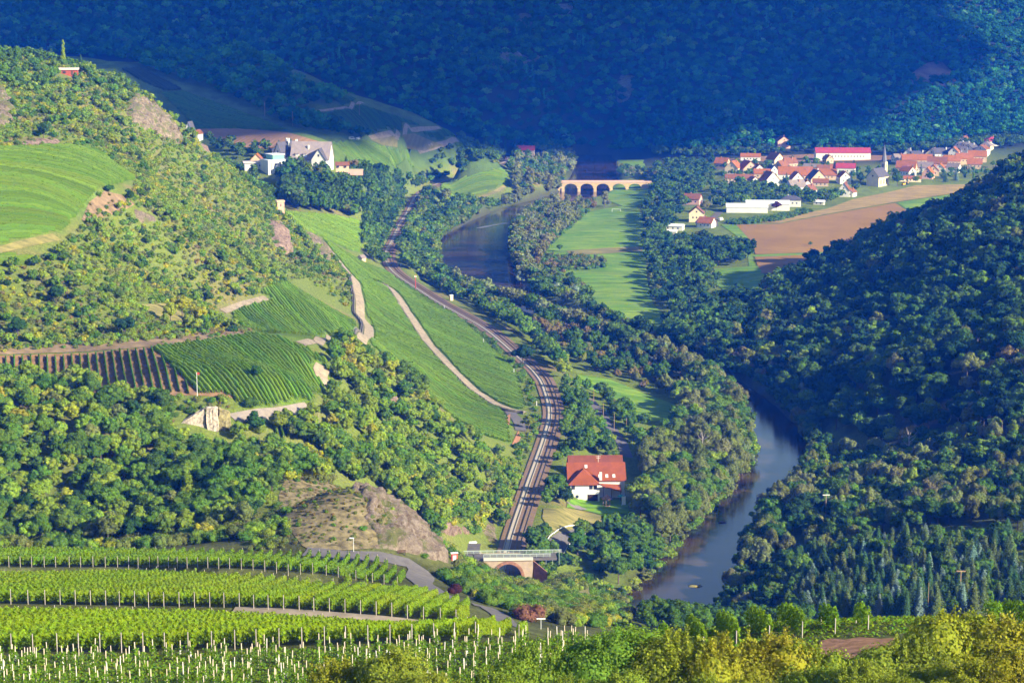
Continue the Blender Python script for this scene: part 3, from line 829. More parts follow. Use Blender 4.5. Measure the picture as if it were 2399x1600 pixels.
V = [ # zoom, x, base y, width, length, eave, rise, yaw, wall, roof, hip, label
 (5,290,520,11,13,6,5,62,OCHRE,R_OR,0,'orange roofed house at the river end of the village, beside dark willows'),
 (5,470,610,13,17,7,6.5,-22,CREAM,R_OR,0,'large cream house with half lit orange roof, behind the long red shed'),
 (5,690,600,15,18,6,7,14,OCHRE,R_OR,0,'broad stone barn with orange roof behind a small conifer'),
 (5,840,606,11,12,5,5,16,WHITE,R_RB,0,'white gabled house attached to the broad stone barn'),
 (5,740,392,9,20,4.5,3,82,WHITE,R_OR,0,'low white and orange house near the brown field behind the village'),
 (5,1125,470,12,15,7,6,28,CREAM,R_OR,0,'tall tan house with sunlit orange roof standing alone by the brown field'),
 (5,1345,500,10,14,5,5,-60,OCHRE,R_RB,0,'dark red barn roof beside the large round trees'),
 (5,1225,560,10,18,5,6,-30,OCHRE,R_RB,0,'steep red brown roof in the middle of the village'),
 (5,1070,640,9,11,6,5,18,WHITE,R_DK,0,'narrow white gable with dark slate roof between red roofs'),
 (5,915,660,9,15,4.5,4,86,OCHRE,R_OR,0,'bright orange roof behind the great white gable'),
 (5,565,735,9,26,4,3.2,88,OCHRE,R_RB,0,'long red brown shed roof above the walnut trees'),
 (5,775,760,8,9,4,3,20,WHITE,R_OR,0,'small white house at the end of the long shed'),
 (5,1035,775,16,14,4,8.5,20,WHITE,R_OR,0,'great white gable with dark and orange roof slopes'),
 (5,1455,690,12,32,5,6.5,84,WHITE,R_OR,0,'long red roofed farmhouse with white end gable'),
 (5,1455,745,11.5,12,4.5,6,10,WHITE,R_OR,0,'pointed white gable in front of the long farmhouse'),
 (5,1655,690,9,18,4.5,4.5,86,TAN,R_OR,0,'orange roof joining the long farmhouse to the tan gable'),
 (5,1710,570,11,16,5,3.0,70,WHITE,R_GR,0,'flat pitched white house behind the orange roofs'),
 (5,1880,690,10,26,4.5,5,84,TAN,R_OR,0,'long orange roof beside the tan gable'),
 (5,1960,600,9,20,4.5,4,86,OCHRE,R_RB,0,'dull brown roof behind the long orange roof'),
 (5,2130,600,9,16,5,4,80,TAN,R_OR,0,'orange roof below the crimson roof'),
 (5,2240,605,10,18,6.5,4,78,WHITE,R_CR,0,'white house with bright crimson roof'),
 (5,1770,750,16,14,4.5,8,14,TAN,R_DK,0,'tan gable with a black shaded roof slope'),
 (5,1840,790,8,14,3.5,3,84,OCHRE,R_RB,0,'low brown roof under the tan gable'),
 (5,1450,880,11,17,4.5,6,-58,WHITE,R_GR,0,'grey brown roof with small white gable above the garden trees'),
 (5,1610,850,7,9,6,3,10,WHITE,R_OR,0,'narrow white house between grey roof and tan gable'),
 (5,1665,915,9,11,4,4.5,-35,WHITE,R_RB,0,'small white gable among the garden trees'),
 (5,2205,745,10.5,12,6,5,8,WHITE,R_OR,0,'white house with pale blue shaded front near the church trees'),
 (5,2215,950,10,12,6,6.5,-16,WHITE,R_RB,0,'white gabled house on the edge of the stubble field'),
 (5,2310,950,8,10,4,3,-30,WHITE,R_RB,0,'white extension beside the house on the stubble field'),
 (5,1375,1110,11,17,6,3,80,WHITE,R_DK,1,'white block with hipped dark roof next to the warehouse'),
 (5,1815,1078,5,9,2.6,1.2,70,WHITE,R_WH,0,'small white shed on the grass by the field'),
 (5,1950,425,8,9,4.5,4,20,TAN,R_OR,0,'small orange roofed house below the crimson hall'),
 (5,45,1440,9,12,4,4,60,WHITE,R_OR,0,'orange roofed house beside the village street'),
 (6,880,395,12,14,5,6.5,-20,WHITE,R_DK,0,'white gable with dark slate roof high in the village'),
 (6,1040,400,10,18,4.5,4.5,-82,WHITE,R_DK,0,'long dark slate roof next to the high white gable'),
 (6,815,440,9,10,4,5,-16,WHITE,R_DK,0,'small white gable below the slate roofs'),
 (6,745,415,9,12,4,4,-70,WHITE,R_GR,0,'grey roof at the end of the slate roofed row'),
 (6,1215,372,12,12,5,5,-24,CREAM,R_GR,0,'cream gable with grey roof in the upper village'),
 (6,1360,380,10,20,4.5,5,-82,WHITE,R_DK,0,'long dark grey roof in the upper village'),
 (6,1510,375,10,12,6,5,-20,WHITE,R_OR,0,'tall white gable with orange roof below the striped row houses'),
 (6,1650,200,12,12,6,5,-25,CREAM,R_RB,0,'cream house with red brown roof topmost by the wood'),
 (6,1600,290,9,15,6,4,-35,WHITE,R_DK,0,'white row house with black roof, lowest step of the row'),
 (6,1680,300,9,15,6,4,-35,WHITE,R_DK,0,'white row house with black roof, middle step of the row'),
 (6,1750,310,9,15,5,4,-35,WHITE,R_DK,0,'white row house with black roof at the garden end of the row'),
 (6,2025,198,16,13,6,4,4,WHITE,R_CR,1,'white villa with hipped red roof at the edge of the wood'),
 (6,1960,250,11,12,4,4,-30,CREAM,R_GR,1,'low cream bungalow with brown roof under the villa'),
 (6,1900,340,12,14,6,4,-30,WHITE,R_RB,0,'white house with brown roof above the orange roofs'),
 (6,1010,470,10,30,5,5,86,TAN,R_OR,0,'long orange barn roof below the slate roofs'),
 (6,860,560,11,19,5,6,70,TAN,R_OR,0,'big orange roof behind the small white house by the church'),
 (6,870,605,11,12,4.5,4,40,WHITE,R_OR,0,'small white house beside the church trees'),
 (6,1285,520,12,19,6,6,78,PINK,R_RB,0,'pinkish house with wide red brown roof'),
 (6,1095,560,12,18,5,5,76,WHITE,R_GR,0,'grey roof between orange roofs'),
 (6,1480,480,9,16,5,5,84,TAN,R_OR,0,'orange roof with dark shaded end'),
 (6,1655,455,9,17,5,5,86,TAN,R_OR,0,'orange roof behind the poplars'),
 (6,1835,425,10,18,5,5,80,TAN,R_OR,0,'orange red roof below the white house with brown roof'),
 (6,1795,515,9,14,5,5,80,OCHRE,R_OR,0,'orange roof nearest to the wooded hill'),
 (6,1505,555,10,12,5,3.5,60,WHITE,R_GR,0,'white house with grey roof behind the conifers'),
 (6,1155,645,10,13,5,6,-20,PINK,R_OR,0,'pink gabled house by the garden'),
 (6,1320,550,9,10,4,4,-20,WHITE,R_OR,0,'little white gable below the red brown roof'),
 (6,1225,600,10,12,5,5,-10,TAN,R_OR,0,'orange roof behind the pink gabled house'),
 (6,910,692,8,20,3,2,84,CREAM,R_OR,0,'low cream garden shed near the yellow digger'),
]
for zz, x, y, w, l, e, r, yaw, wm, rm, hip, lab in V:
    u, v = (z5 if zz == 5 else z6)(x, y)
    house(lab, u, v, w, l, e, r, yaw, wm, rm, hip)
house('cream gabled house with balcony door at the end of the village street', 1633, 520, 12, 12, 7, 5, -6, CREAM, R_RB, wins=3)
house('brown roofed house behind the cream gabled house', 1624, 480, 10, 14, 5, 4, 70, PINK, R_RB)
house('small white house with orange roof at the foot of the street', 1650, 533, 9, 10, 3.5, 4, 30, WHITE, R_OR)
house('pale reddish house almost swallowed by the mountain wood', 1834, 347, 14, 12, 6, 5, 10, PINK, R_RB, tmin=1900)
house('red roofed house hidden in the trees behind the bridge', 1232, 365, 9, 18, 4, 4, 84, OCHRE, R_CR, tmin=1900)
house('white flat building among the willows at the village end', 1631, 390, 10, 18, 4, 0.6, 86, WHITE, R_WH, chim=False)
house('white pavilion tent beneath the trees at the sports ground', 1553, 511, 8, 9, 3, 2, 10, WHITE, R_WH, cat='tent', name='pavilion_tent', group=None, chim=False, wins=0)
house('white caravan hall beside the sports ground', 1580, 541, 9, 15, 3.5, 1.2, 75, WHITE, R_WH, chim=False)
house('white pavilion at the edge of the meadow trees', 1572, 552, 7, 9, 3, 1, 75, WHITE, R_WH, cat='pavilion', name='pavilion', group=None, chim=False, wins=0)
# long hall with crimson roof
house('long white hall with bright crimson roof below the mountain wood', 1980, 379, 17, 56, 8, 4.5, 88, WHITE, R_CR, cat='hall', name='village_hall', group=None, chim=False, wins=5)
# warehouse
def warehouse():
    p = g1(*[q / 1.0204 for q in z5(840, 1200)], 1400)
    root = empty('warehouse', (p.x, p.y + 12, height(p.x, p.y)), math.radians(-4)); tag(root, 'long white warehouse with pale sheet roof beside the ploughed field', 'warehouse')
    gable_parts(root, 20, 34, 4.5, 2.2, WHITE, R_WH, x=-8, y=-4, swap=True)
    gable_parts(root, 18, 36, 5.5, 2.2, WHITE, R_WH, x=10, y=12, swap=True, wn='wall', rn='roof')
    MB().box(-20, -19.9, -8, -4, 0, 3.4).build('door', R_GR, root)
    KEEP_DISC.append((p.x, p.y + 12, 24)); KEEP_DISC.append((p.x + 15, p.y + 18, 18))
warehouse()

def church():
    u, v = [q / 1.0204 for q in z6(470, 752)]
    p = g1(u, v, 1500)
    root = empty('church', (p.x, p.y + 9, height(p.x, p.y + 6)), math.radians(-38)); tag(root, 'village church of yellow stone with slate roof and needle spire', 'church')
    W, Lh = 12.5, 20
    gable_parts(root, W, Lh, 8.5, 7.5, CREAM, R_DK, over=0.35)
    for k in range(3): 
        y = (-0.28 + 0.28 * k) * Lh
        for s in (-1, 1):
            f = MB().box(s*W/2 - (0.12 if s < 0 else 0.12), s*W/2 + 0.12, y-0.75, y+0.75, 2.0, 6.2).build('window', GLASS, root)
        MB().box(-W/2-0.7, -W/2+0.1, y+1.9, y+2.6, 0, 7.5).build('buttress', OCHRE, root)
    MB().tube([(0,-Lh/2-0.12,9.6),(0,-Lh/2+0.1,9.6)], 0.9, n=12).build('rose_window', GLASS, root)
    t_ = MB(); t_.box(-2.3, 2.3, Lh/2-1, Lh/2+3.6, 0, 21); t_.build('tower', CREAM, root)
    MB().cone((0, Lh/2+1.3, 21), 2.7, 16.5, 8).build('spire', paint('spire_slate', (0.11, 0.115, 0.15), 0.1, 0.5, 0.7), root)
    for f, (dx, dy) in (('-y', (0, -1)), ('-x', (-2.3, 1.3)), ('+x', (2.3, 1.3))):
        window(root, dx, Lh/2 + dy if f == '-y' else Lh/2 + dy, 17.5, 1.2, 3.4, f, name='belfry_opening')
    MB().box(-0.08, 0.08, Lh/2+1.2, Lh/2+1.4, 37, 39.5).box(-0.6, 0.6, Lh/2+1.2, Lh/2+1.4, 38.5, 38.7).build('cross', STEEL, root)
    KEEP_DISC.append((p.x, p.y + 9, 15))
church()

def bridge():
    x0, y0 = on_plane(1290, 417, 9.5); x1, y1 = on_plane(1484, 417, 9.5)
    a = Vector((x0, y0, 0)); b2 = Vector((x1, y1, 0)); d = b2 - a; Lg = d.length
    root = empty('arched_bridge', a, math.atan2(d.y, d.x)); tag(root, 'sandstone road bridge with five segmental arches over the river', 'bridge')
    STONE = paint('bridge_sandstone', (0.44, 0.32, 0.17), 0.10, 0.6, 0.9)
    PAR = paint('parapet_stone', (0.52, 0.33, 0.26), 0.12, 0.8, 0.9)
    w = 6.5; deck = 8.6; n = 5; end = Lg * 0.01; pitch = (Lg - end - Lg * 0.04) / n; pier = 3.2
    mb = MB(); prof = [(0, deck)]
    bot = []
    xs = [-4]; zs = [-3]
    bot.append((-4, -3)); bot.append((end, -3))
    for k in range(n):
        xa = end + k * pitch + pier / 2; xb = end + (k + 1) * pitch - pier / 2
        spring, rise = 3.4, 4.0
        bot.append((xa, -3))
        for q in range(13):
            th = math.pi * (1 - q / 12)
            bot.append(((xa + xb) / 2 + (xb - xa) / 2 * math.cos(th), spring + rise * math.sin(th)))
        bot.append((xb, -3))
    bot += [(Lg - end, -3), (Lg + 6, -3)]
    # front and back faces as strips under the deck line
    m = len(bot)
    front = [(x, 0, z) for x, z in bot] + [(x, 0, deck) for x, z in bot]
    back = [(x, w, z) for x, z in bot] + [(x, w, deck) for x, z in bot]
    F = []
    for i in range(m - 1):
        if abs(bot[i][0] - bot[i + 1][0]) < 1e-6: 
            F.append((i, i + 1, 2 * m + i + 1, 2 * m + i)); continue
        F.append((i, i + 1, m + i + 1, m + i)); F.append((2*m+i+1, 2*m+i, 3*m+i, 3*m+i+1)); F.append((i + 1, i, 2*m+i, 2*m+i+1))
        F.append((m+i, m+i+1, 3*m+i+1, 3*m+i))
    mb.poly(front + back, F).build('arches', STONE, root)
    for y in (-0.25, w - 0.25): MB().box(-4, Lg + 6, y, y + 0.5, deck - 0.25, deck + 1.3).build('parapet', PAR, root)
    MB().box(-4, Lg + 6, 0.26, w - 0.26, deck + 0.01, deck + 0.15).build('roadway', GREYROAD, root)
    for k in range(n + 1):
        x = end + k * pitch
        MB().hexa([(x-1.2,-1.3,-3),(x+1.2,-1.3,-3),(x+1.5,0.05,-3),(x-1.5,0.05,-3)], [(x-1.0,-0.9,3.0),(x+1.0,-0.9,3.0),(x+1.4,0.05,3.6),(x-1.4,0.05,3.6)]).build('cutwater', STONE, root)
    for q in range(-2, int(Lg) + 4, 6): KEEP_DISC.append((a.x + d.x * q / Lg, a.y + d.y * q / Lg + 3, 7))
    return a, d
BR_A, BR_D = bridge()

def estate():
    p = g1(690, 388, 1400, 1560)
    px = lambda u, v, t=None: at_depth(u, v, t)
    T0 = float(project(p.x, p.y, p.z)[2])
    s = F_PX / T0
    zb = CAM_Z - T0 * (0.01963 + 0.00020086 * 384)
    KEEP_DISC.extend([(p.x + q, p.y + 8, 16) for q in (-26, -14, 0, 12, 22)] + [(p.x - 19, p.y - k, 8) for k in (14, 24, 34)])
    SL = tiled_roof('manor_slate', (0.30, 0.245, 0.235))
    def X(u): return (u - CX) * T0 / F_PX
    yb = p.y + 6
    # manor with the long grey roof
    root = empty('manor_house', (X(714), yb + 4, zb), math.radians(-9)); tag(root, 'white manor house with long steep grey roof on the wooded knoll', 'manor')
    gable_parts(root, 14, 27, 5.5, 11, WHITE, SL, swap=True, over=0.6)
    w2 = empty('cross_wing', (0, 0, 0)); w2.parent = root
    wa, ro = gable_parts(w2, 10, 10, 5.2, 7.5, WHITE, R_DK, x=7.5, y=-7, over=0.5)
    for k in range(2): window(w2, 5.6 + 3.8 * k, -12, 2.8, 1.3, 1.8, '-y')
    window(w2, 7.5, -12, 8.2, 1.2, 1.6, '-y')
    for k in range(3): window(root, -13.5, -3.6 + 3.6 * k, 3.2, 1.2, 1.8, '-x')
    for k in range(2): window(root, -13.5, -2 + 4 * k, 7.6, 1.2, 1.8, '-x')
    for x in (-10.5, -6.5, -2.5): window(root, x, -7, 2.9, 1.3, 1.9, '-y')
    for x in (-9, -3.5):
        dm = empty('dormer', (0, 0, 0)); dm.parent = root
        MB().box(x-1.2, x+1.2, -6.4, -3.5, 6.6, 8.6).build('dormer_wall', WHITE, dm)
        MB().hexa([(x-1.6,-6.8,8.55),(x+1.6,-6.8,8.55),(x+1.6,-2.8,9.3),(x-1.6,-2.8,9.3)], [(x-1.6,-6.8,8.8),(x+1.6,-6.8,8.8),(x+1.6,-2.8,9.6),(x-1.6,-2.8,9.6)]).build('dormer_roof', SL, dm)
    MB().box(-2.2, -1.2, -3.4, -2.4, 9, 14.5).build('chimney', WHITE, root)
    MB().box(-12, -10.6, 0.6, 2.0, 15, 18).build('chimney', WHITE, root)
    # slate-roofed wing
    root = empty('slate_roofed_wing', (X(655), yb + 12, zb + 0.5), math.radians(-48)); tag(root, 'white steep gabled house with dark slate roof between manor and modern block', 'house')
    gable_parts(root, 11, 17, 6, 9.5, WHITE, R_DK, over=0.5)
    for k in range(2): window(root, 5.5, -4 + 5 * k, 3.5, 1.2, 1.6, '+x')
    for k in range(2): window(root, -2 + 4 * k, -8.5, 3.6, 1.2, 1.6, '-y')
    window(root, 0, -8.5, 9, 1.2, 1.6, '-y')
    for x in (-1.0, 1.6): MB().box(x, x+1, -1, 0, 12, 18.0).build('chimney', WHITE, root)
    MB().box(-9, -5.4, -7, -3, 0, 10.5).build('stair_tower', WHITE, root)
    # modern white block
    zt = zb - 4.5
    root = empty('modern_block', (X(628), yb - 10, zt), math.radians(33)); tag(root, 'plain modern white block with green glass top storey', 'building')
    MB().box(-6.5, 6.5, -6, 6, -3, 10).build('wall', WHITE, root)
    MB().box(-6.7, 6.7, -6.2, 6.2, 10.003, 10.4).build('roof', R_WH, root)
    MB().box(-2.5, 6.0, -5.2, 5.2, 10.403, 13.6).build('glass_storey', paint('green_glass', (0.18, 0.40, 0.30), 0.1, 1.0, 0.2), root)
    MB().box(-3.2, 6.6, -5.8, 5.8, 13.603, 14.0).build('roof', R_WH, root)
    for x in (-4.2, 2.8): window(root, x, -6, 5, 0.5, 7.5, '-y', name='window')
    window(root, -0.6, -6, 7.4, 2.4, 1.2, '-y'); MB().box(-1.0, 1.2, -6.08, -5.9, 0, 3.6).build('door', GLASS, root)
    for y in (-3.6, 0, 3.6): window(root, 6.5, y, 6.5, 1.0, 2.6, '+x')
    root = empty('flat_winery', (X(596), yb - 2, zb - 1), math.radians(10)); tag(root, 'low flat roofed winery building left of the modern block'.replace('left of', 'beside'), 'building')
    MB().box(-11, 11, -5, 5, -4, 4).build('wall', GREYW, root); MB().box(-11.8, 11.8, -5.8, 5.8, 4.003, 4.5).build('roof', paint('pale_flat_roof', (0.60, 0.50, 0.44), 0.05, 0.5, 0.8), root)
    for k in range(3): window(root, -6 + 6 * k, -5, 2.2, 2.0, 1.2, '-y')
    root = empty('small_red_roofed_house', (X(585), yb + 8, zb)); tag(root, 'tiny orange house behind the flat winery', 'house')
    gable_parts(root, 8, 9, 4, 4, TAN, R_OR); window(root, 0, -4.5, 2.4, 1.2, 1.2, '-y')
    root = empty('garden_house', (X(786), yb - 6, zb - 1), math.radians(6)); tag(root, 'low red roofed garden house right beside the manor'.replace('right beside', 'next to'), 'house')
    gable_parts(root, 5, 9, 2.6, 1.8, TAN, R_RB, swap=True)
    for k in range(2): window(root, -3 + 5 * k, -3, 1.6, 1.4, 1.4, '-y')
    root = empty('terrace_wall', (X(818), yb - 12, zb - 2), 0); tag(root, 'pale pink terrace wall below the autumn tree', 'wall')
    MB().box(-5, 5, -0.5, 0.5, -3, 0.9).build('masonry', PINK, root); MB().box(-5.2, 5.2, -0.7, 0.7, 0.903, 1.2).build('coping', CREAM, root)
estate()

def roughen(o, cuts, amp, seed=0):
    bm = bmesh.new(); bm.from_mesh(o.data); bmesh.ops.subdivide_edges(bm, edges=bm.edges[:], cuts=cuts, use_grid_fill=True)
    r = random.Random(seed)
    for v_ in bm.verts: v_.co += Vector((r.uniform(-1, 1), r.uniform(-1, 1), r.uniform(-1, 1))) * amp
    bm.to_mesh(o.data); bm.free(); return o
def small_houses():
    # white house with pointed gable on the cliff edge
    x, y, z = at_depth(437, 316, 1560)
    root = empty('white_house', (x, y, z), math.radians(-14)); tag(root, 'little white house with pointed gable behind the cliff', 'house')
    gable_parts(root, 6.5, 8, 3.5, 8, WHITE, R_DK, over=0.4); gable_parts(root, 5, 9, 3.2, 2.4, WHITE, R_RB, x=6, y=-1, wn='annexe_wall', rn='annexe_roof')
    window(root, 0, -4, 3, 1.2, 1.4, '-y'); window(root, 0, -4, 7, 1, 1.2, '-y')
    # hut on the ridge
    p = g1(157, 172, 950)
    root = empty('ridge_hut', (p.x, p.y, p.z - 0.2), math.radians(8)); tag(root, 'red timber hut with pale flat roof on the hilltop', 'hut')
    MB().box(-5, 5, -2.5, 2.5, -1, 2.8).build('wall', paint('red_timber', (0.30, 0.07, 0.04), 0.2, 1.0, 0.8), root)
    MB().hexa([(-5.6,-3.2,2.81),(5.6,-3.2,2.81),(5.6,3.2,3.4),(-5.6,3.2,3.4)], [(-5.6,-3.2,3.1),(5.6,-3.2,3.1),(5.6,3.2,3.7),(-5.6,3.2,3.7)]).build('roof', paint('pale_roof', (0.62, 0.52, 0.42), 0.06), root)
    MB().box(1.5, 2.7, -2.58, -2.4, 0, 2.1).build('door', WOOD_D, root); window(root, -2, -2.5, 1.5, 1.6, 1.1, '-y'); KEEP_DISC.append((p.x, p.y, 8)); KEEP_DISC.append((p.x - 1, p.y - 8, 7))
    # turret
    x, y, z = at_depth(643, 488, 1228)
    root = empty('lookout_turret', (x, y, float(height(x, y))), math.radians(20)); tag(root, 'squat pink stone turret at the foot of the ridge', 'turret')
    zt = z - float(height(x, y)); zt = max(2.0, min(zt, 6))
    MB().box(-2.1, 2.1, -2.1, 2.1, -3, zt + 4.2).build('wall', paint('turret_stone', (0.50, 0.29, 0.22), 0.15, 1.0, 0.9), root)
    MB().box(-2.4, 2.4, -2.4, 2.4, zt + 4.203, zt + 5.0).build('parapet', TAN, root); window(root, 0, -2.1, zt + 2.2, 0.5, 1.2, '-y')
    KEEP_DISC.append((x, y, 6)); KEEP_DISC.append((x, y - 8, 6))
    # vineyard hut
    p = g1(830, 600, 1000)
    root = empty('vineyard_hut', p, math.radians(-28)); tag(root, 'small stone hut with grey roof in the vineyard by the railway', 'hut')
    gable_parts(root, 3.6, 4.6, 2.2, 1.6, TAN, R_GR, over=0.3); MB().box(-0.5, 0.5, -2.38, -2.2, 0, 1.9).build('door', WOOD_D, root); KEEP_DISC.append((p.x, p.y, 4))
    # terrace wall ruin
    p = g1(452, 975, 560)
    root = empty('stone_wall', (p.x, p.y, p.z), math.radians(10)); tag(root, 'old sunlit vineyard wall of pale stone with a dark corner, below the terrace', 'wall')
    ST_ = paint('old_wall_stone', (0.36, 0.30, 0.235), 0.45, 1.4, 0.95, 1.0)
    _w = MB().hexa([(-5.5,-0.8,-2),(2.6,-0.8,-2),(2.6,1.6,-2),(-5.5,1.6,-2)], [(-5.2,-0.4,0.6),(2.6,-0.4,5.2),(2.6,1.6,5.2),(-5.2,1.6,0.6)]); roughen(_w.build('long_wall', ST_, root), 5, 0.22, 1)
    _w = MB().hexa([(3.0,-1.6,-2.4),(6.6,-1.6,-2.4),(6.8,1.6,-2),(3.0,1.6,-2)], [(3.0,-1.2,5.4),(6.2,-1.2,5.2),(6.6,1.6,5.2),(3.0,1.6,5.4)]); roughen(_w.build('corner_block', ST_, root), 5, 0.2, 2)
    _w = MB().hexa([(6.8,-0.2,-2),(10.5,0.8,-2),(10.5,3,-2),(6.8,3,-2)], [(6.8,-0.2,4.6),(10.2,1.0,3.2),(10.2,3,3.2),(6.8,3,4.6)]); roughen(_w.build('overgrown_wall', paint('mossy_stone', (0.20, 0.17, 0.08), 0.4, 0.8, 0.95, 0.8), root), 4, 0.3, 3)
    KEEP_DISC.extend([(p.x - 2, p.y - 1, 5), (p.x + 4, p.y - 1, 6), (p.x - 1, p.y - 6, 6), (p.x + 4, p.y - 7, 6), (p.x + 2, p.y - 12, 5)])
small_houses()

def inn():
    x, y, z = at_depth(1370, 1143, 842)
    z = float(height(x, y)) + 0.1
    root = empty('inn', (x, y, z), math.radians(2)); tag(root, 'white inn with broad red tiled roofs beside the river trees', 'inn')
    RT = tiled_roof('inn_tiles', (0.255, 0.068, 0.026)); RT2 = tiled_roof('inn_tiles_old', (0.19, 0.058, 0.030))
    # main block, ridge along x
    gable_parts(root, 13, 22, 7.0, 5.2, WHITE, RT, x=0.2, y=9.2, swap=True, over=0.7, wn='main_wall', rn='main_roof')
    gable_parts(root, 12, 21, 7.6, 4.6, WHITE, RT2, x=0.8, y=21.4, swap=True, over=0.6, wn='rear_wall', rn='rear_roof')
    # hipped front wing with its terrace storey
    gable_parts(root, 10.5, 9.5, 6.6, 4.4, WHITE, RT, hip=1, x=-5.2, y=3.6, over=0.9, wn='wing_wall', rn='wing_roof')
    MB().box(-10.2, 0.8, -4.2, -1.2, -2, 3.4).build('terrace_wall', WHITE, root, 0.12)
    MB().box(-10.2, 0.8, -4.1, -3.98, 3.41, 4.3).build('balustrade', WHITE, root)
    MB().box(-3.9, 0.1, -4.28, -4.1, 0.1, 2.7).build('archway', paint('dark_opening', (0.035, 0.02, 0.018), 0.2), root)
    r_ = MB(); r_.tube([(-8.0, -4.3, 1.9), (-8.0, -4.1, 1.9)], 0.62, n=14).build('round_window', GLASS, root)
    for xx in (-9.4, -2.4, -0.7): window(root, xx, -1.15, 5.0, 1.4, 2.0, '-y', name='balcony_door')
    for xx in (3.0, 5.2, 7.4): window(root, xx, 2.7, 4.2, 1.0, 1.3, '-y')
    for xx, yy in ((1.4, 3.6), (4.2, 3.6), (7.0, 3.6), (-3.8, 7.4)):
        zz = 7.0 + (yy - 2.7) * 5.2 / 6.5 + 0.35
        MB().hexa([(xx-0.5,yy-0.5,zz-0.42),(xx+0.5,yy-0.5,zz-0.42),(xx+0.5,yy+0.6,zz+0.46),(xx-0.5,yy+0.6,zz+0.46)],
                  [(xx-0.5,yy-0.5,zz-0.24),(xx+0.5,yy-0.5,zz-0.24),(xx+0.5,yy+0.6,zz+0.64),(xx-0.5,yy+0.6,zz+0.64)]).build('skylight', METW, root)
    # lean-to roof running down to the garden, with the porch under it
    MB().hexa([(0.4,-2.0,6.3),(2.0,-3.4,5.7),(9.6,-2.6,3.0),(9.6,2.6,4.6)], [(0.4,-2.0,6.6),(2.0,-3.4,6.0),(9.6,-2.6,3.3),(9.6,2.6,4.9)]).build('porch_roof', RT, root)
    for xx, zz in ((2.4, 5.5), (5.6, 4.4), (9.2, 3.2)): MB().tube([(xx, -2.6, -1), (xx, -2.6, zz)], 0.14).build('porch_post', WOOD_D, root)
    MB().box(1.1, 2.1, 1.2, 2.2, 7, 10.2).build('chimney', WHITE, root)
    # aerial
    a = MB(); a.tube([(1.2, 9.2, 12), (1.2, 9.2, 15.2)], 0.06).tube([(0.2, 9.2, 14.8), (2.2, 9.2, 14.8)], 0.05).tube([(0.4, 9.2, 14.1), (2.0, 9.2, 14.1)], 0.05); a.build('aerial', METW, root)
    KEEP_DISC.extend([(x + q, y + 9, 12) for q in (-6, 0, 6)] + [(x + q, y + 20, 11) for q in (-5, 5)] + [(x + q, y - 6, 6) for q in (-8, -3, 3, 8)] + [(x + q, y - 14, 6) for q in (-6, 0, 5)])
    # pavilion
    gx, gy = x + 3.5, y - 10
    g = empty('garden_pavilion', (gx, gy, float(height(gx, gy)) + 0.2), 0.3); tag(g, 'open timber pavilion with brown pyramid roof on the lawn', 'pavilion')
    for k in range(6):
        w = math.pi * k / 3
        MB().tube([(1.45*math.cos(w), 1.45*math.sin(w), -0.5), (1.45*math.cos(w), 1.45*math.sin(w), 2.9)], 0.11).build('post', WOOD_L, g)
    MB().cone((0, 0, 2.85), 2.3, 1.9, 6).build('roof', tiled_roof('shingles', (0.30, 0.17, 0.11)), g)
    MB().cone((0, 0, 0), 1.5, 0.12, 12, 1.5).build('floor_slab', WOOD_L, g)
    # white banner, parasols, round table
    bx, by = x + 10.2, y - 9.5; bz = float(height(bx, by)) + 0.2
    bn = empty('tall_banner', (bx, by, bz), 0.1); tag(bn, 'tall plain white banner on a pole at the lawn edge', 'banner')
    MB().tube([(-0.75, 0, -0.5), (-0.75, 0, 4.0)], 0.05).build('pole', METW, bn); MB().box(-0.7, 0.7, -0.03, 0.03, 0.5, 3.9).build('cloth', paint('white_cloth', (0.78, 0.77, 0.74), 0.03), bn)
    px_, py_ = x + 9.4, y - 4.5; pz = float(height(px_, py_)) + 0.2
    ps = empty('green_parasol', (px_, py_, pz)); tag(ps, 'open green parasol beside the porch of the inn', 'parasol')
    MB().tube([(0,0,-0.3),(0,0,3.2)], 0.05).build('pole', WOOD_L, ps); MB().cone((0,0,2.5), 1.6, 0.8, 8).build('canopy', paint('green_cloth', (0.05, 0.30, 0.20), 0.1), ps)
    wx, wy = on_plane(1299, 1163, z + 1.5); wz = float(height(wx, wy)) + 0.25
    ws = empty('white_parasol', (wx, wy, wz)); tag(ws, 'round white parasol on the paved corner of the lawn', 'parasol')
    MB().tube([(0,0,-0.3),(0,0,2.6)], 0.05).build('pole', WOOD_L, ws); MB().cone((0,0,2.1), 1.55, 0.45, 14).build('canopy', paint('white_cloth', (0.78, 0.77, 0.74), 0.03), ws)
    MB().tube([(0,0,-0.1),(0,0,0.12)], 0.35, n=10).build('foot', STEEL, ws)
    KEEP_DISC.append((wx, wy, 4)); KEEP_DISC.append((wx + 1, wy - 5, 4)); KEEP_DISC.append((bx, by - 5, 4))
    pv, _ = strip('patio', None, 4.5, paint('patio_paving', (0.20, 0.17, 0.18), 0.15, 1.0, 0.9), 0.34, plan=np.array([(wx + 1.5, wy - 1.5), (wx + 4.5, wy + 0.5), (wx + 7, wy + 3)]), keep=None)
    ST(pv, 'grey paved patio beside the white parasol')
    sx, sy = x + 2.0, y - 22; sz = float(height(sx, sy))
    sh = empty('garden_shed', (on_plane(1411, 1196, 6)[0], on_plane(1411, 1196, 6)[1], 5.6), 0.4); tag(sh, 'little white garden shed below the lawn', 'shed')
    sh.location.z = float(height(sh.location.x, sh.location.y))
    gable_parts(sh, 2.4, 2.6, 2.2, 0.8, WHITE, R_GR, over=0.2); MB().box(-0.4, 0.4, -1.36, -1.2, 0, 1.8).build('door', WOOD_L, sh)
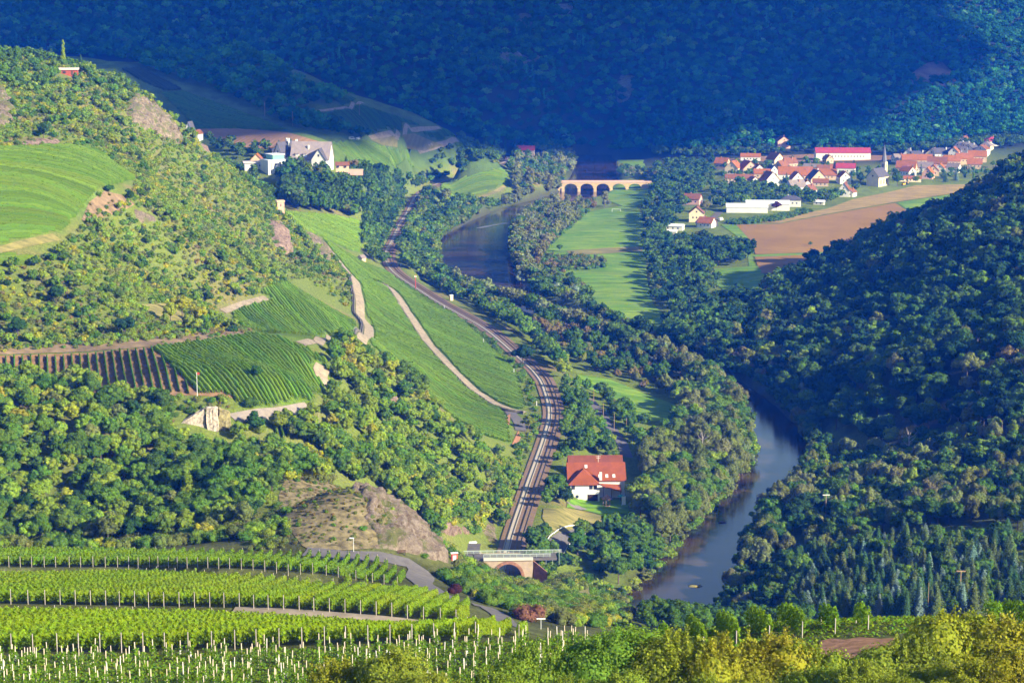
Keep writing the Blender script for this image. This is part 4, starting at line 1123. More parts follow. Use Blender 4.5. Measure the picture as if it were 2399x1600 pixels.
    KEEP_DISC.append((sh.location.x, sh.location.y, 3)); KEEP_DISC.append((sh.location.x, sh.location.y - 4, 3))
inn()

def tunnel():
    x, y = on_plane(1167, 1328, RAIL_Z); y -= 1
    root = empty('tunnel_portal', (x, y, RAIL_Z - 0.2), math.radians(3)); tag(root, 'sandstone railway tunnel portal under a road with pale green railings', 'tunnel')
    PS = paint('portal_sandstone', (0.36, 0.275, 0.20), 0.12, 0.6, 0.9); RS = paint('red_sandstone', (0.25, 0.125, 0.08), 0.3, 0.8, 0.9); WC = paint('white_coping', (0.50, 0.47, 0.40), 0.05)
    R, sp, D = 4.4, 1.1, 9.0; W = 8.2; H = 6.8
    arc = [(R * math.cos(math.pi * (1 - q / 16)), sp + R * math.sin(math.pi * (1 - q / 16))) for q in range(17)]
    inner = [(-R, -1)] + arc + [(R, -1)]
    # face
    f = MB(); n = len(inner)
    outer = [(-W, -1)] + [(max(-W, min(W, px * 3)), H) if 0 < i < 16 else ((-W if i == 0 else W), H) for i, (px, pz) in enumerate(arc)] + [(W, -1)]
    outer = [(-W, -1), (-W, sp)] + [(-W + 2 * W * (q / 14), H) for q in range(15)] + [(W, sp), (W, -1)]
    pts = [(a, 0, b2) for a, b2 in inner] + [(a, 0, b2) for a, b2 in outer]
    f.poly(pts, [(i, i + 1, n + i + 1, n + i) for i in range(n - 1)]).build('portal_face', PS, root)
    g = MB(); ro = R + 1.0
    o2 = [(-ro, -1)] + [(ro * math.cos(math.pi * (1 - q / 16)), sp + ro * math.sin(math.pi * (1 - q / 16))) for q in range(17)] + [(ro, -1)]
    pts = [(a, -0.25, b2) for a, b2 in inner] + [(a, -0.25, b2) for a, b2 in o2] + [(a, 0.1, b2) for a, b2 in inner] + [(a, 0.1, b2) for a, b2 in o2]
    F = [(i, i + 1, n + i + 1, n + i) for i in range(n - 1)] + [(n + i, n + i + 1, 3 * n + i + 1, 3 * n + i) for i in range(n - 1)] + [(i + 1, i, 2 * n + i, 2 * n + i + 1) for i in range(n - 1)]
    g.poly(pts, F).build('arch_ring', RS, root)
    v_ = MB(); pts = [(a, 0.1, b2) for a, b2 in inner] + [(a, D, b2) for a, b2 in inner]
    v_.poly(pts, [(i + 1, i, n + i, n + i + 1) for i in range(n - 1)]).build('vault', paint('dark_vault_stone', (0.06, 0.05, 0.05), 0.2), root)  # vault lining in a dark mottled stone tone
    MB().box(-W, W, -0.5, 0.6, H + 0.003, H + 0.9).build('coping', WC, root)
    # carried road
    MB().box(-W - 3, W + 8, 0.7, D - 2, H - 0.4, H + 0.35).build('road_deck', GREYROAD, root)
    f2 = MB(); f2.poly([(a, D, b2) for a, b2 in inner] + [(a, D, b2) for a, b2 in outer], [(i + 1, i, n + i, n + i + 1) for i in range(n - 1)]).build('portal_face', PS, root)
    MB().hexa([(-W-0.02,0.62,-1),(-W-1.6,0.62,-1),(-W-1.6,12,-1),(-W-0.02,12,-1)], [(-W-0.02,0.62,H-0.5),(-W-1.6,0.62,H-0.5),(-W-1.6,12,H-0.5),(-W-0.02,12,H-0.5)]).build('wing_wall', PS, root)
    MB().hexa([(W+0.02,0.2,-1),(W+4.5,-3.5,-1),(W+4.5,-2.5,-1),(W+0.02,1.4,-1)], [(W+0.02,0.2,H-0.3),(W+4.5,-3.5,3.5),(W+4.5,-2.5,3.5),(W+0.02,1.4,H-0.3)]).build('wing_wall', RS, root)
    for yy, x0_, x1_ in ((0.05, -W, W + 6), (D - 2.4, -W - 14, W + 10)):
        rl = empty('railing', (0, 0, 0)); rl.parent = root
        zb = H + 0.9 if yy < 1 else H + 0.35
        k = x0_
        while k <= x1_:
            MB().box(k - 0.05, k + 0.05, yy - 0.05, yy + 0.05, zb - (0 if yy < 1 else 4), zb + 1.05).build('railing_post', METG, rl); k += 2.2
        for zz in (0.35, 0.7): MB().box(x0_, x1_, yy - 0.03, yy + 0.03, zb + zz - 0.03, zb + zz + 0.03).build('rail', METG, rl)
        MB().box(x0_, x1_, yy - 0.08, yy + 0.08, zb + 1.05, zb + 1.25).build('top_rail', METG, rl)
    # road up to the bridge deck
    wx, wy = x - W - 1.5, y
    for q in range(0, 16, 4): KEEP_DISC.append((x, y + q, 12))
    KEEP_DISC.append((x - 12, y + 6, 6)); KEEP_DISC.append((x, y - 6, 8)); KEEP_DISC.append((x, y - 16, 9)); KEEP_DISC.append((x, y - 28, 8)); KEEP_DISC.extend([(x, y - q, 5.5) for q in (40, 50, 60, 72, 84)]); KEEP_DISC.append((x - 12, y - 2, 5))
    return x, y
TUN = tunnel()
ST(strip('road', None, 5.5, GREYROAD, 0.0, plan=np.array([(TUN[0] - 12.2, TUN[1] - 14), (TUN[0] - 12.4, TUN[1] - 2), (TUN[0] - 12.4, TUN[1] + 12), (TUN[0] - 12, TUN[1] + 20)]), flat=RAIL_Z + 6.75), 'grey road leading on to the tunnel bridge')
# ------------------------------------------------------------------ vegetation
def rand_dirs(rng, n, zmin=-0.45):
    z = rng.uniform(zmin, 1.0, n); a = rng.uniform(0, 2 * np.pi, n); r = np.sqrt(np.maximum(0, 1 - z * z))
    return np.stack([r * np.cos(a), r * np.sin(a), z], 1)

def leaf_quads(rng, P, Nn, size, wild=0.5, aspect=0.75):
    """one kite-shaped spray of leaves at every point P, roughly facing Nn"""
    n = len(P)
    Nn = Nn + rng.normal(0, wild, (n, 3)) * 0.6
    Nn /= np.linalg.norm(Nn, axis=1)[:, None] + 1e-9
    A = np.cross(Nn, rng.normal(0, 1, (n, 3))); A /= np.linalg.norm(A, axis=1)[:, None] + 1e-9
    B = np.cross(Nn, A)
    s = (size * rng.uniform(0.65, 1.35, n))[:, None]
    k = rng.uniform(-0.2, 0.2, (n, 1))
    V = np.stack([P + A * s, P + (B * aspect + A * k) * s, P - A * s * 0.9, P - (B * aspect - A * k) * s], 1)
    return V.reshape(-1, 3), np.arange(n * 4).reshape(n, 4)

def ico(sub):
    bm = bmesh.new(); bmesh.ops.create_icosphere(bm, subdivisions=sub, radius=1.0)
    v = np.array([x.co[:] for x in bm.verts]); f = np.array([[q.index for q in p.verts] for p in bm.faces]); bm.free()
    return v, f
ICO1, ICO2 = ico(1), ico(2)

def crown(seed, kind, h=12.0, quads=2200, size=0.42, core=True):
    """foliage of one plant of height h standing at the origin -> verts, quads, tris"""
    rng = np.random.default_rng(seed)
    lobes = []
    if kind == 'broad':
        R = h * 0.36
        sq = rng.uniform(0.8, 1.2, 2); lean = rng.normal(0, 0.12, 2) * R
        for k in range(22):
            d = rand_dirs(rng, 1, -0.4)[0]
            c = np.array([lean[0] * d[2], lean[1] * d[2], h * 0.56]) + d * np.array([R * sq[0], R * sq[1], h * 0.32]) * rng.uniform(0.45, 0.95)
            lobes.append((c, np.array([1, 1, 0.8]) * R * rng.uniform(0.20, 0.46)))
        lobes.append((np.array([0, 0, h * 0.55]), np.array([R * 0.75, R * 0.75, h * 0.28])))
    elif kind == 'tall':
        R = h * 0.24
        for k in range(15):
            q = rng.uniform(0.1, 1)
            a = rng.uniform(0, 6.28)
            rr = R * (1 - 0.75 * abs(q - 0.35) ** 1.2)
            lobes.append((np.array([math.cos(a) * rr * 0.6, math.sin(a) * rr * 0.6, h * (0.15 + 0.75 * q)]), np.array([1, 1, 1.1]) * R * rng.uniform(0.35, 0.55)))
    elif kind == 'willow':
        R = h * 0.34
        for k in range(18):
            d = rand_dirs(rng, 1, -0.6)[0]
            c = np.array([0, 0, h * 0.52]) + d * np.array([R, R, h * 0.36]) * rng.uniform(0.5, 0.85)
            lobes.append((c, np.array([0.85, 0.85, 1.15]) * R * rng.uniform(0.24, 0.44)))
        lobes.append((np.array([0, 0, h * 0.5]), np.array([R * 0.7, R * 0.7, h * 0.34])))
    elif kind == 'bush':
        R = h * 0.74
        for k in range(10):
            d = rand_dirs(rng, 1, -0.1)[0]
            c = np.array([0, 0, h * 0.36]) + d * np.array([R, R, h * 0.42]) * rng.uniform(0.4, 0.75)
            lobes.append((c, np.array([1, 1, 0.9]) * R * rng.uniform(0.34, 0.52)))
        lobes.append((np.array([0, 0, h * 0.3]), np.array([R * 0.75, R * 0.75, h * 0.42])))
    elif kind == 'poplar':
        for k in range(10):
            q = k / 9
            lobes.append((np.array([rng.normal(0, .25), rng.normal(0, .25), h * (0.12 + 0.8 * q)]), np.array([1, 1, 1.7]) * h * 0.085 * (1.15 - 0.75 * q)))
    if kind == 'conifer':
        n = quads
        q = rng.random(n) ** 0.7                     # 0 top .. 1 foot
        tiers = np.round(q * 13) / 13 + rng.normal(0, 0.012, n)
        a = rng.uniform(0, 2 * np.pi, n)
        rad = h * 0.36 * (0.12 + 0.88 * tiers) * rng.uniform(0.5, 1.05, n) * (0.85 + 0.3 * np.sin(a * 3 + seed))
        P = np.stack([np.cos(a) * rad, np.sin(a) * rad, h * (1.0 - 0.93 * tiers) - rad * 0.30], 1)
        Nn = np.stack([np.cos(a) * 0.5, np.sin(a) * 0.5, np.full(n, 0.8)], 1)
        V, Q = leaf_quads(rng, P, Nn, size, 0.5, 0.45)
        m = 7; cv = [(0, 0, h * 0.97)] + [(h * 0.10 * math.cos(2*math.pi*k/m), h * 0.10 * math.sin(2*math.pi*k/m), h * 0.08) for k in range(m)]
        Tn = np.array([[0, 1 + k, 1 + (k + 1) % m] for k in range(m)]) + len(V)
        return np.vstack([V, cv]), Q, Tn
    w = np.array([l[1][0] * l[1][2] for l in lobes]); w = w / w.sum()
    VV, QQ, TT = [], [], []; off = 0
    for (c, r), ww in zip(lobes, w):
        n = max(3, int(quads * ww))
        d = rand_dirs(rng, n, -0.55)
        P = c + d * r * rng.uniform(0.72, 1.08, (n, 1))
        V, Q = leaf_quads(rng, P, d, size)
        VV.append(V); QQ.append(Q + off); off += len(V)
    if core:
        for c, r in (lobes if quads > 400 else lobes[-3:]):
            v, f = ICO1
            j = rng.uniform(0.72, 0.98, (len(v), 1))
            VV.append(c + v * r * j); TT.append(f + off); off += len(v)
    return np.vstack(VV), np.vstack(QQ), (np.vstack(TT) if TT else np.zeros((0, 3), int))

def trunk_mesh(name, h, r, limbs=4, seed=0):
    rng = random.Random(seed)
    mb = MB(); mb.tube([(0,0,-1.0),(rng.uniform(-.1,.1),rng.uniform(-.1,.1),h*0.3),(rng.uniform(-.3,.3),rng.uniform(-.3,.3),h*0.62)], r, r*0.45, 6)
    for k in range(limbs):
        a = rng.uniform(0, 6.28); b = h * rng.uniform(0.25, 0.45)
        mb.tube([(0,0,b),(math.cos(a)*h*0.1,math.sin(a)*h*0.1,b+h*0.1),(math.cos(a)*h*0.2,math.sin(a)*h*0.2,b+h*0.22)], r*0.45, r*0.15, 5)
    me = bpy.data.meshes.new(name); me.from_pydata(mb.v, [], mb.f); me.materials.append(BARK); me.update()
    return me

# colours of foliage (what the leaves are, in plain daylight)
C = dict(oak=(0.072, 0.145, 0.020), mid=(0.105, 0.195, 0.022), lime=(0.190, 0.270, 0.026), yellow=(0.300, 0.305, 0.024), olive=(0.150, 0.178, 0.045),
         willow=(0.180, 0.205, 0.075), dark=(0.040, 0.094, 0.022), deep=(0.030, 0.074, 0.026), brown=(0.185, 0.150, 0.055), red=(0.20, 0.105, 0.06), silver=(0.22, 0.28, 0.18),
         spruce=(0.062, 0.130, 0.046), blue=(0.20, 0.285, 0.235), fir=(0.125, 0.180, 0.056), purple=(0.07, 0.03, 0.036))
WORD = dict(oak='green', mid='fresh green', lime='light green', yellow='yellow green', olive='olive green', willow='greyish olive', dark='dark green', deep='deep green',
            brown='brownish', red='reddish', silver='silvery', spruce='dark green', blue='bluish grey', fir='dull green', purple='purple leaved')
HT = dict(broad=12.0, tall=16.0, willow=14.0, bush=4.0, poplar=18.0, conifer=9.0)
NMESH = dict(broad=7, tall=3, willow=5, bush=6, poplar=1, conifer=5)
PROTO, LOW, MIDL, TRUNK = {}, {}, {}, {}
for kd in HT:
    for i in range(NMESH[kd]):
        sd = 100 * (1 + list(HT).index(kd)) + i
        q, s = dict(broad=(2300, 0.40), tall=(2300, 0.40), willow=(2600, 0.36), bush=(1100, 0.22), poplar=(1300, 0.38), conifer=(1500, 0.36))[kd]
        v, Q, Tn = crown(sd, kd, HT[kd], q, s)
        PROTO[kd, i] = mesh_np('crown', v, [Q, Tn], LEAF, link=False)
        q, s = dict(broad=(150, 1.05), tall=(150, 1.05), willow=(160, 0.95), bush=(90, 0.5), poplar=(90, 0.9), conifer=(110, 0.8))[kd]
        LOW[kd, i] = crown(sd, kd, HT[kd], q, s)
        MIDL[kd, i] = crown(sd, kd, HT[kd], int(q * 3.4), s * 0.56)
        TRUNK[kd, i] = trunk_mesh('trunk', HT[kd], HT[kd] * 0.024, 4 if kd in ('broad', 'willow', 'tall') else 0, sd) if kd != 'bush' else None
FARLOW = {}
for i in range(6):
    FARLOW['broad', i] = crown(900 + i, 'broad', 12.0, 92, 1.15)
for i in range(2): FARLOW['conifer', i] = crown(920 + i, 'conifer', 9.0, 60, 1.0)

PLANTS = []      # (kind, x, y, z, height, colour key, region phrase, far)
def blocked(x, y, pad=0.0, ways=True, fields=True):
    bad = np.zeros(x.shape, bool)
    if fields:
        for P in KEEP_POLY:
            x0, y0 = P.min(0); x1, y1 = P.max(0)
            m = (x > x0) & (x < x1) & (y > y0) & (y < y1)
            if m.any():
                bad[m] |= in_poly(x[m], y[m], P)
    for Ln, w in KEEP_LINE:
        if w is None:
            d, rw = dist_to_line(x, y, RIVER, RIVER[:, 2]); bad |= d < rw / 2 + 1.5
        else:
            x0, y0 = Ln.min(0) - w - pad; x1, y1 = Ln.max(0) + w + pad
            m = (x > x0) & (x < x1) & (y > y0) & (y < y1)
            if m.any(): 
                d, _ = dist_to_line(x[m], y[m], Ln); bad[m] |= d < w + pad
    for cx, cy, r in KEEP_DISC:
        bad |= np.hypot(x - cx, y - cy) < r + pad
    return bad

def wood(phrase, poly, tmin, tmax, spacing, mix, far=False, pad=1.0, fields=True, dens=1.0):
    """plants over the ground whose foot shows inside a picture polygon; mix: (kind, colour, share, low, high)"""
    pu = np.array(poly, float)
    # plan bounds from the corners of the depth range
    aa = (pu[:, 0] - CX) / F_PX
    x0, x1 = min((aa * tmin).min(), (aa * tmax).min()), max((aa * tmin).max(), (aa * tmax).max())
    gx, gy = np.meshgrid(np.arange(x0 - 5, x1 + 5, spacing), np.arange(tmin * 0.94, tmax * 1.02, spacing))
    gx = gx.ravel() + RNG.uniform(-0.42, 0.42, gx.size) * spacing; gy = gy.ravel() + RNG.uniform(-0.42, 0.42, gy.size) * spacing
    z = height(gx, gy); u, v, d = project(gx, gy, z)
    ok = in_poly(u, v, poly) & (d > tmin) & (d < tmax)
    if dens < 1: ok &= RNG.random(len(gx)) < dens
    gx, gy, z = gx[ok], gy[ok], z[ok]
    bad = blocked(gx, gy, pad, fields=fields)
    gx, gy, z = gx[~bad], gy[~bad], z[~bad]
    w = np.array([m[2] for m in mix], float); w /= w.sum()
    # plants of a kind keep together a little
    nn = fbm(gx / 26 + 3, gy / 26 + 8, 2)
    sel = RNG.choice(len(mix), len(gx), p=w)
    order = np.argsort(nn + RNG.normal(0, 0.35, len(gx)))
    cl = np.empty(len(gx), int); cl[order] = np.searchsorted(np.cumsum(w), (np.arange(len(gx)) + 0.5) / max(1, len(gx)))
    for i in range(len(gx)):
        k = mix[min(cl[i], len(mix) - 1)]
        PLANTS.append((k[0], gx[i], gy[i], z[i], RNG.uniform(k[3], k[4]), k[1], phrase, far))
def plant(kind, u, v, h, col, phrase, tmin=0, tmax=1e9, label=None):
    p = g1(u, v, tmin, tmax)
    PLANTS.append((kind, p.x, p.y, p.z, h, col, phrase, False, label))

def bank(phrase, i0, i1, side, off, spacing, mix):
    """trees standing along a stretch of the river bank; side +1 is the railway side"""
    Lr = RIVER[i0:i1]; T = np.gradient(RIVER[:, :2], axis=0)[i0:i1]; T /= np.linalg.norm(T, axis=1)[:, None]
    N = np.stack([T[:, 1], -T[:, 0]], 1)
    P = Lr[:, :2] + N * side * (Lr[:, 2:3] / 2 + off)
    seg = np.concatenate([[0], np.cumsum(np.linalg.norm(np.diff(P, axis=0), axis=1))])
    s = np.arange(0, seg[-1], spacing); s = s + RNG.uniform(-0.35, 0.35, len(s)) * spacing
    x = np.interp(s, seg, P[:, 0]) + RNG.normal(0, 1.2, len(s)); y = np.interp(s, seg, P[:, 1]) + RNG.normal(0, 1.2, len(s))
    d, rw = dist_to_line(x, y, RIVER, RIVER[:, 2]); dk, _ = dist_to_line(x, y, RAIL)
    ok = (d > rw / 2 + 0.6) & (dk > 9)
    for cx, cy, r in KEEP_DISC: ok &= np.hypot(x - cx, y - cy) > r
    w = np.array([m[2] for m in mix], float); w /= w.sum()
    for xx, yy in zip(x[ok], y[ok]):
        k = mix[RNG.choice(len(mix), p=w)]
        PLANTS.append((k[0], xx, yy, float(height(xx, yy)), RNG.uniform(k[3], k[4]), k[1], phrase, False))
def near_i(u, v):
    q = on_plane(u, v, 0); return int(np.argmin(np.hypot(RIVER[:, 0] - q[0], RIVER[:, 1] - q[1])))
# ------------------------------------------------------------------ rocks
def rock_mat(name, c0, c1, dark, moss=0.0):
    m, t, b = new_mat(name)
    o1, f1, co = noise_col(t, 0.22, c0, c1, 10, lo=0.3, hi=0.7, rough=0.75)
    vo = t.nodes.new('ShaderNodeTexVoronoi'); vo.feature = 'DISTANCE_TO_EDGE'; vo.inputs['Scale'].default_value = 0.5
    mp = t.nodes.new('ShaderNodeMapping'); mp.inputs['Scale'].default_value = (1, 1, 0.5); t.links.new(co, mp.inputs[0]); t.links.new(mp.outputs[0], vo.inputs['Vector'])
    r = t.nodes.new('ShaderNodeMapRange'); r.inputs[2].default_value = 0.10; t.links.new(vo.outputs['Distance'], r.inputs[0])
    n2 = t.nodes.new('ShaderNodeTexNoise'); n2.inputs['Scale'].default_value = 0.6; n2.inputs['Detail'].default_value = 12; n2.inputs['Roughness'].default_value = 0.82; t.links.new(co, n2.inputs['Vector'])
    rr = t.nodes.new('ShaderNodeValToRGB'); rr.color_ramp.elements[0].position = 0.40; rr.color_ramp.elements[1].position = 0.56
    rr.color_ramp.elements[0].color = (*dark, 1); rr.color_ramp.elements[1].color = (1, 1, 1, 1); t.links.new(n2.outputs['Fac'], rr.inputs[0])
    oc = mixc(t, 1.0, o1, rr.outputs[0], 'MULTIPLY')
    if moss:
        n3 = t.nodes.new('ShaderNodeTexNoise'); n3.inputs['Scale'].default_value = 0.16; n3.inputs['Detail'].default_value = 8; n3.inputs['Roughness'].default_value = 0.7; t.links.new(co, n3.inputs['Vector'])
        q = t.nodes.new('ShaderNodeMapRange'); q.inputs[1].default_value = 0.62 - moss * 0.2; q.inputs[2].default_value = 0.68 - moss * 0.2; t.links.new(n3.outputs['Fac'], q.inputs[0])
        oc = mixc(t, q.outputs[0], oc, (0.135, 0.14, 0.045))
    t.links.new(oc, b.inputs['Base Color'])
    b.inputs['Roughness'].default_value = 0.95; b.inputs['Specular IOR Level'].default_value = 0.1
    bump(t, b, n2.outputs['Fac'], 1.0, 1.2)
    return m
ROCK = rock_mat('grey_brown_rock', (0.19, 0.15, 0.10), (0.36, 0.29, 0.22), (0.32, 0.28, 0.22), 0.6)
ROCKP = rock_mat('pinkish_rock', (0.21, 0.145, 0.105), (0.40, 0.29, 0.235), (0.32, 0.27, 0.22))
ROCKB = rock_mat('brown_cliff_rock', (0.21, 0.165, 0.12), (0.40, 0.32, 0.255), (0.42, 0.36, 0.30), 0.5)
ROCKD = rock_mat('mountain_rock', (0.10, 0.11, 0.105), (0.24, 0.245, 0.24), (0.35, 0.38, 0.36), 0.5)
def rock(label, poly, mat, tmin, tmax, amp, step, group=None, up=0.6, hold=1.0):
    P = plan_poly(poly, tmin, tmax, 6); x0, y0 = P.min(0); x1, y1 = P.max(0)
    if len(P) < 3: return
    Q = [P[0]]
    for p in P[1:]:
        if np.hypot(*(p - Q[-1])) > step * 0.4: Q.append(p)
    P = np.array(Q); n = len(P)
    gx, gy = np.meshgrid(np.arange(x0, x1, step), np.arange(y0, y1, step)); gx, gy = gx.ravel() + 0.11, gy.ravel() + 0.07
    ins = in_poly(gx, gy, P); gx, gy = gx[ins], gy[ins]
    if len(gx):
        d, _ = dist_to_line(gx, gy, np.vstack([P, P[:1]])); k = d > step * 0.45; gx, gy, d = gx[k], gy[k], d[k]
    verts = [Vector(p) for p in P] + [Vector((a, b)) for a, b in zip(gx, gy)]
    v, e, f, *_ = delaunay_2d_cdt(verts, [(i, (i + 1) % n) for i in range(n)], [], 1, 1e-4)
    co = np.array([(p.x, p.y) for p in v]); d, _ = dist_to_line(co[:, 0], co[:, 1], np.vstack([P, P[:1]]))
    e_ = 0.5; hx = (height(co[:, 0] + e_, co[:, 1]) - height(co[:, 0] - e_, co[:, 1])) / (2 * e_); hy = (height(co[:, 0], co[:, 1] + e_) - height(co[:, 0], co[:, 1] - e_)) / (2 * e_)
    N = np.stack([-hx, -hy, np.ones(len(co))], 1); N /= np.linalg.norm(N, axis=1)[:, None]
    sc = 4.0 * step
    ridged = 1 - 2 * np.abs(fbm(co[:, 0] / sc + 3, co[:, 1] / sc * 0.6 + 7, 4))
    disp = (-0.5 + smooth(0, 2.5 * step, d) * (up + amp * ridged + amp * 0.5 * fbm(co[:, 0] / step / 1.3, co[:, 1] / step / 1.3, 3)))
    V = np.column_stack([co, height(co[:, 0], co[:, 1])]) + N * disp[:, None]
    o = mesh_np('rock_outcrop', V, np.array([t for t in f if len(t) == 3], np.int32).reshape(-1, 3), mat)
    tag(o, label, 'rock', group)
    c_ = P.mean(0); KEEP_POLY.append(c_ + (P - c_) * hold)
    return o
rock('big grey brown rock face beside the vineyard road', [(790,1100),(835,1097),(880,1125),(920,1155),(960,1188),(995,1222),(1018,1258),(1034,1296),(1000,1290),(950,1274),(900,1264),(850,1262),(858,1225),(830,1190),(840,1150),(800,1125)], ROCKB, 440, 640, 1.9, 0.7)
rock('pink rock wall above the railway cutting', [(990,1190),(1040,1198),(1080,1205),(1085,1230),(1050,1240),(1020,1230),(1000,1215)], ROCKP, 600, 800, 2.2, 0.9)
rock('grey rock slab at the tunnel mouth', [(1100,1210),(1128,1165),(1140,1200),(1150,1250),(1120,1250)], ROCK, 680, 840, 1.0, 1.2)
rock('grey cliff with the ragged outline at the hill edge', [(285,215),(330,230),(365,262),(395,290),(420,320),(425,335),(395,330),(350,310),(300,285),(285,255)], ROCK, 900, 1290, 4.5, 1.8, hold=0.62)
rock('grey rock cut by the picture edge on the upper hillside', [(-25,190),(20,215),(45,255),(35,285),(5,300),(-25,305)], ROCK, 800, 1150, 3.5, 1.5, hold=0.62)
rock('pale pink rock band above the upper vineyard', [(25,330),(60,318),(110,310),(150,325),(140,338),(70,338)], ROCKP, 800, 1150, 1.2, 1.8)
rock('reddish rock on the ridge near the turret', [(610,500),(640,505),(670,545),(680,585),(650,590),(625,560)], ROCKP, 950, 1290, 3.0, 1.6, hold=0.62)
rock('grey brown ridge rock above the long vineyard', [(690,530),(735,548),(775,600),(760,610),(720,580)], ROCK, 1000, 1290, 3.0, 1.6, hold=0.62)
rock('small pale rock above the white estate', [(455,325),(490,335),(500,358),(470,352)], ROCKP, 1050, 1330, 1.5, 2.0)
rock('brown rock strip in the trees of the spur', [(880,885),(905,905),(935,935),(930,950),(900,940),(885,915)], ROCKP, 700, 880, 1.2, 1.4)
rock('second brown rock strip lower on the spur', [(850,970),(870,960),(880,1010),(860,1030)], ROCKP, 660, 880, 1.0, 1.4)
rock('bare rock knob on the edge of the lower grove', [(615,1020),(660,1012),(705,1040),(700,1060),(640,1062)], ROCK, 560, 760, 1.2, 1.2)
rock('rock spots on the slope between the scrub bushes', [(300,470),(350,490),(370,515),(330,520),(300,500)], ROCK, 780, 1000, 1.2, 1.6)
MG = 'grey cliffs in the mountain forest'
rock('tall grey crag high in the mountain forest', [(1170,60),(1190,30),(1215,18),(1235,50),(1230,70),(1185,75)], ROCKD, 2200, 2800, 6, 5, MG, hold=0.4)
rock('broken grey cliff in the middle of the mountain forest', [(1115,140),(1135,122),(1210,125),(1250,130),(1245,145),(1180,155),(1130,170),(1112,168)], ROCKD, 2200, 2800, 7, 4, MG, hold=0.42)
rock('narrow white streaked crag in the lower mountain forest', [(1412,195),(1425,165),(1460,175),(1465,195),(1440,235),(1415,240)], ROCKD, 2100, 2800, 6, 4, MG, hold=0.42)
rock('pair of grey crags near the top of the picture', [(1268,25),(1280,8),(1320,8),(1310,45),(1280,45)], ROCKD, 2200, 2900, 7, 4, MG, hold=0.42)
rock('brown scree slope on the mountain above the far ridge', [(610,130),(640,100),(665,95),(640,130)], ROCKD, 2150, 2800, 4, 5, MG, hold=0.5)

# ------------------------------------------------------------------ walls, posts and small things
WALL = paint('drystone_wall', (0.13, 0.115, 0.095), 0.35, 1.0, 0.95, 0.6)
tag(ridge_wall('stone_wall', P_LONG[4:], 3.2, 0.6, 1.3, WALL), 'dark drystone wall along the gravel track through the long vineyard', 'wall')
tag(ridge_wall('stone_wall', P_HAIR[6:], 3.0, 0.7, 1.5, WALL), 'dark drystone wall along the hairpin track', 'wall')
def pole(label, u, v, h, mat, tmin, tmax, name='pole', cat='pole', r=0.12, group=None, head=None):
    p = g1(u, v, tmin, tmax)
    root = empty(name, p); tag(root, label, cat, group)
    MB().tube([(0,0,-1),(0,0,h)], r, r*0.8, 6).build('shaft', mat, root)
    if head: head(root, h)
    return root
def bar(w, z, t=0.14, mat=None):
    return lambda root, h: MB().box(-w, w, -t, t, h + z - t, h + z + t).build('crossarm', mat or METW, root)
def flag(root, h): MB().box(0.1, 0.9, -0.03, 0.03, h - 0.7, h).build('flag', RED, root)
pole('slim white mast with red flag at the terrace edge', 453, 912, 8, METW, 600, 800, 'flag_mast', 'mast', 0.1, None, flag)
def lamp(root, h): MB().box(-0.9, 0.1, -0.15, 0.15, h - 0.1, h + 0.1).build('lamp_head', METW, root)
pole('street lamp by the vineyard road below the rock', 812, 1268, 3.4, METW, 440, 540, 'street_lamp', 'lamp', 0.06, None, lamp)
pole('white measuring mast with flat top near the road end', 1242, 1444, 2.2, METW, 380, 480, 'signpost', 'post', 0.06, None, bar(0.9, 0, 0.1))
pole('power pole with white crossarm in the trees across the river', 1895, 1208, 12, WOOD_L, 700, 830, 'power_pole', 'pole', 0.16, None, bar(1.3, 0))
pole('weathered power pole with crossarm by the pointed firs', 2203, 1400, 11.5, WOOD_L, 590, 680, 'power_pole', 'pole', 0.16, None, bar(1.3, 0, 0.14, WOOD_L))
pole('thin grey pole among the firs', 2130, 1408, 9, WOOD_L, 590, 680, 'power_pole', 'pole', 0.1)
pole('red and white signal post beside the railway', 954, 664, 9, RED, 1100, 1450, 'railway_signal', 'signal', 0.25, None, bar(0.7, -1, 0.3))
for k, (u, v) in enumerate([(1232,935),(1020,712),(1110,790),(1180,860),(920,612)]):
    pole(['white marker post at the railway bend below the vineyard','white marker post where the railway straightens','white marker post beside the middle of the railway','white marker post by the upper railway bend','white marker post near the railway cutting'][k], u, v, 3.0, METW, 900, 1500, 'marker_post', 'post', 0.16)
for k, (u, v) in enumerate([(1363,930),(1385,965),(1410,990),(1438,1000)]):
    pole(['brown wooden pole at the start of the lane','brown wooden pole halfway along the lane','brown wooden pole beside the lane bend','brown wooden pole nearest the inn lane end'][k], u, v, 8, WOOD_L, 800, 1150, 'telegraph_pole', 'pole', 0.13)
for k, (u, v) in enumerate([(608,268),(672,290),(745,298),(825,268),(1018,280)]):
    pole('thin power pole in the shaded vineyards', u, v, 12, WOOD_L, 1500, 2200, 'telegraph_pole', 'pole', 0.2, 'power poles of the shaded vineyards')
def cabin(label, u, v, w, h, d, mat, tmin, tmax, name='relay_cabinet', cat='cabinet'):
    p = g1(u, v, tmin, tmax); root = empty(name, p, 0.3); tag(root, label, cat)
    MB().box(-w/2, w/2, -d/2, d/2, -1, h).build('body', mat, root, 0.05); MB().box(-w/2-0.15, w/2+0.15, -d/2-0.15, d/2+0.15, h+0.003, h+0.2).build('lid', METW if mat is not METW else R_GR, root)
    MB().box(-w*0.3, w*0.3, -d/2-0.05, -d/2+0.1, 0, h*0.8).build('door', GREYW, root); KEEP_DISC.append((p.x, p.y, 3)); return root
cabin('white relay cabinet beside the railway crossing', 1018, 668, 3, 3, 2, WHITE, 1100, 1450)
cabin('second white relay cabinet farther along the crossing', 1046, 672, 2.4, 2.6, 2, WHITE, 1100, 1450)
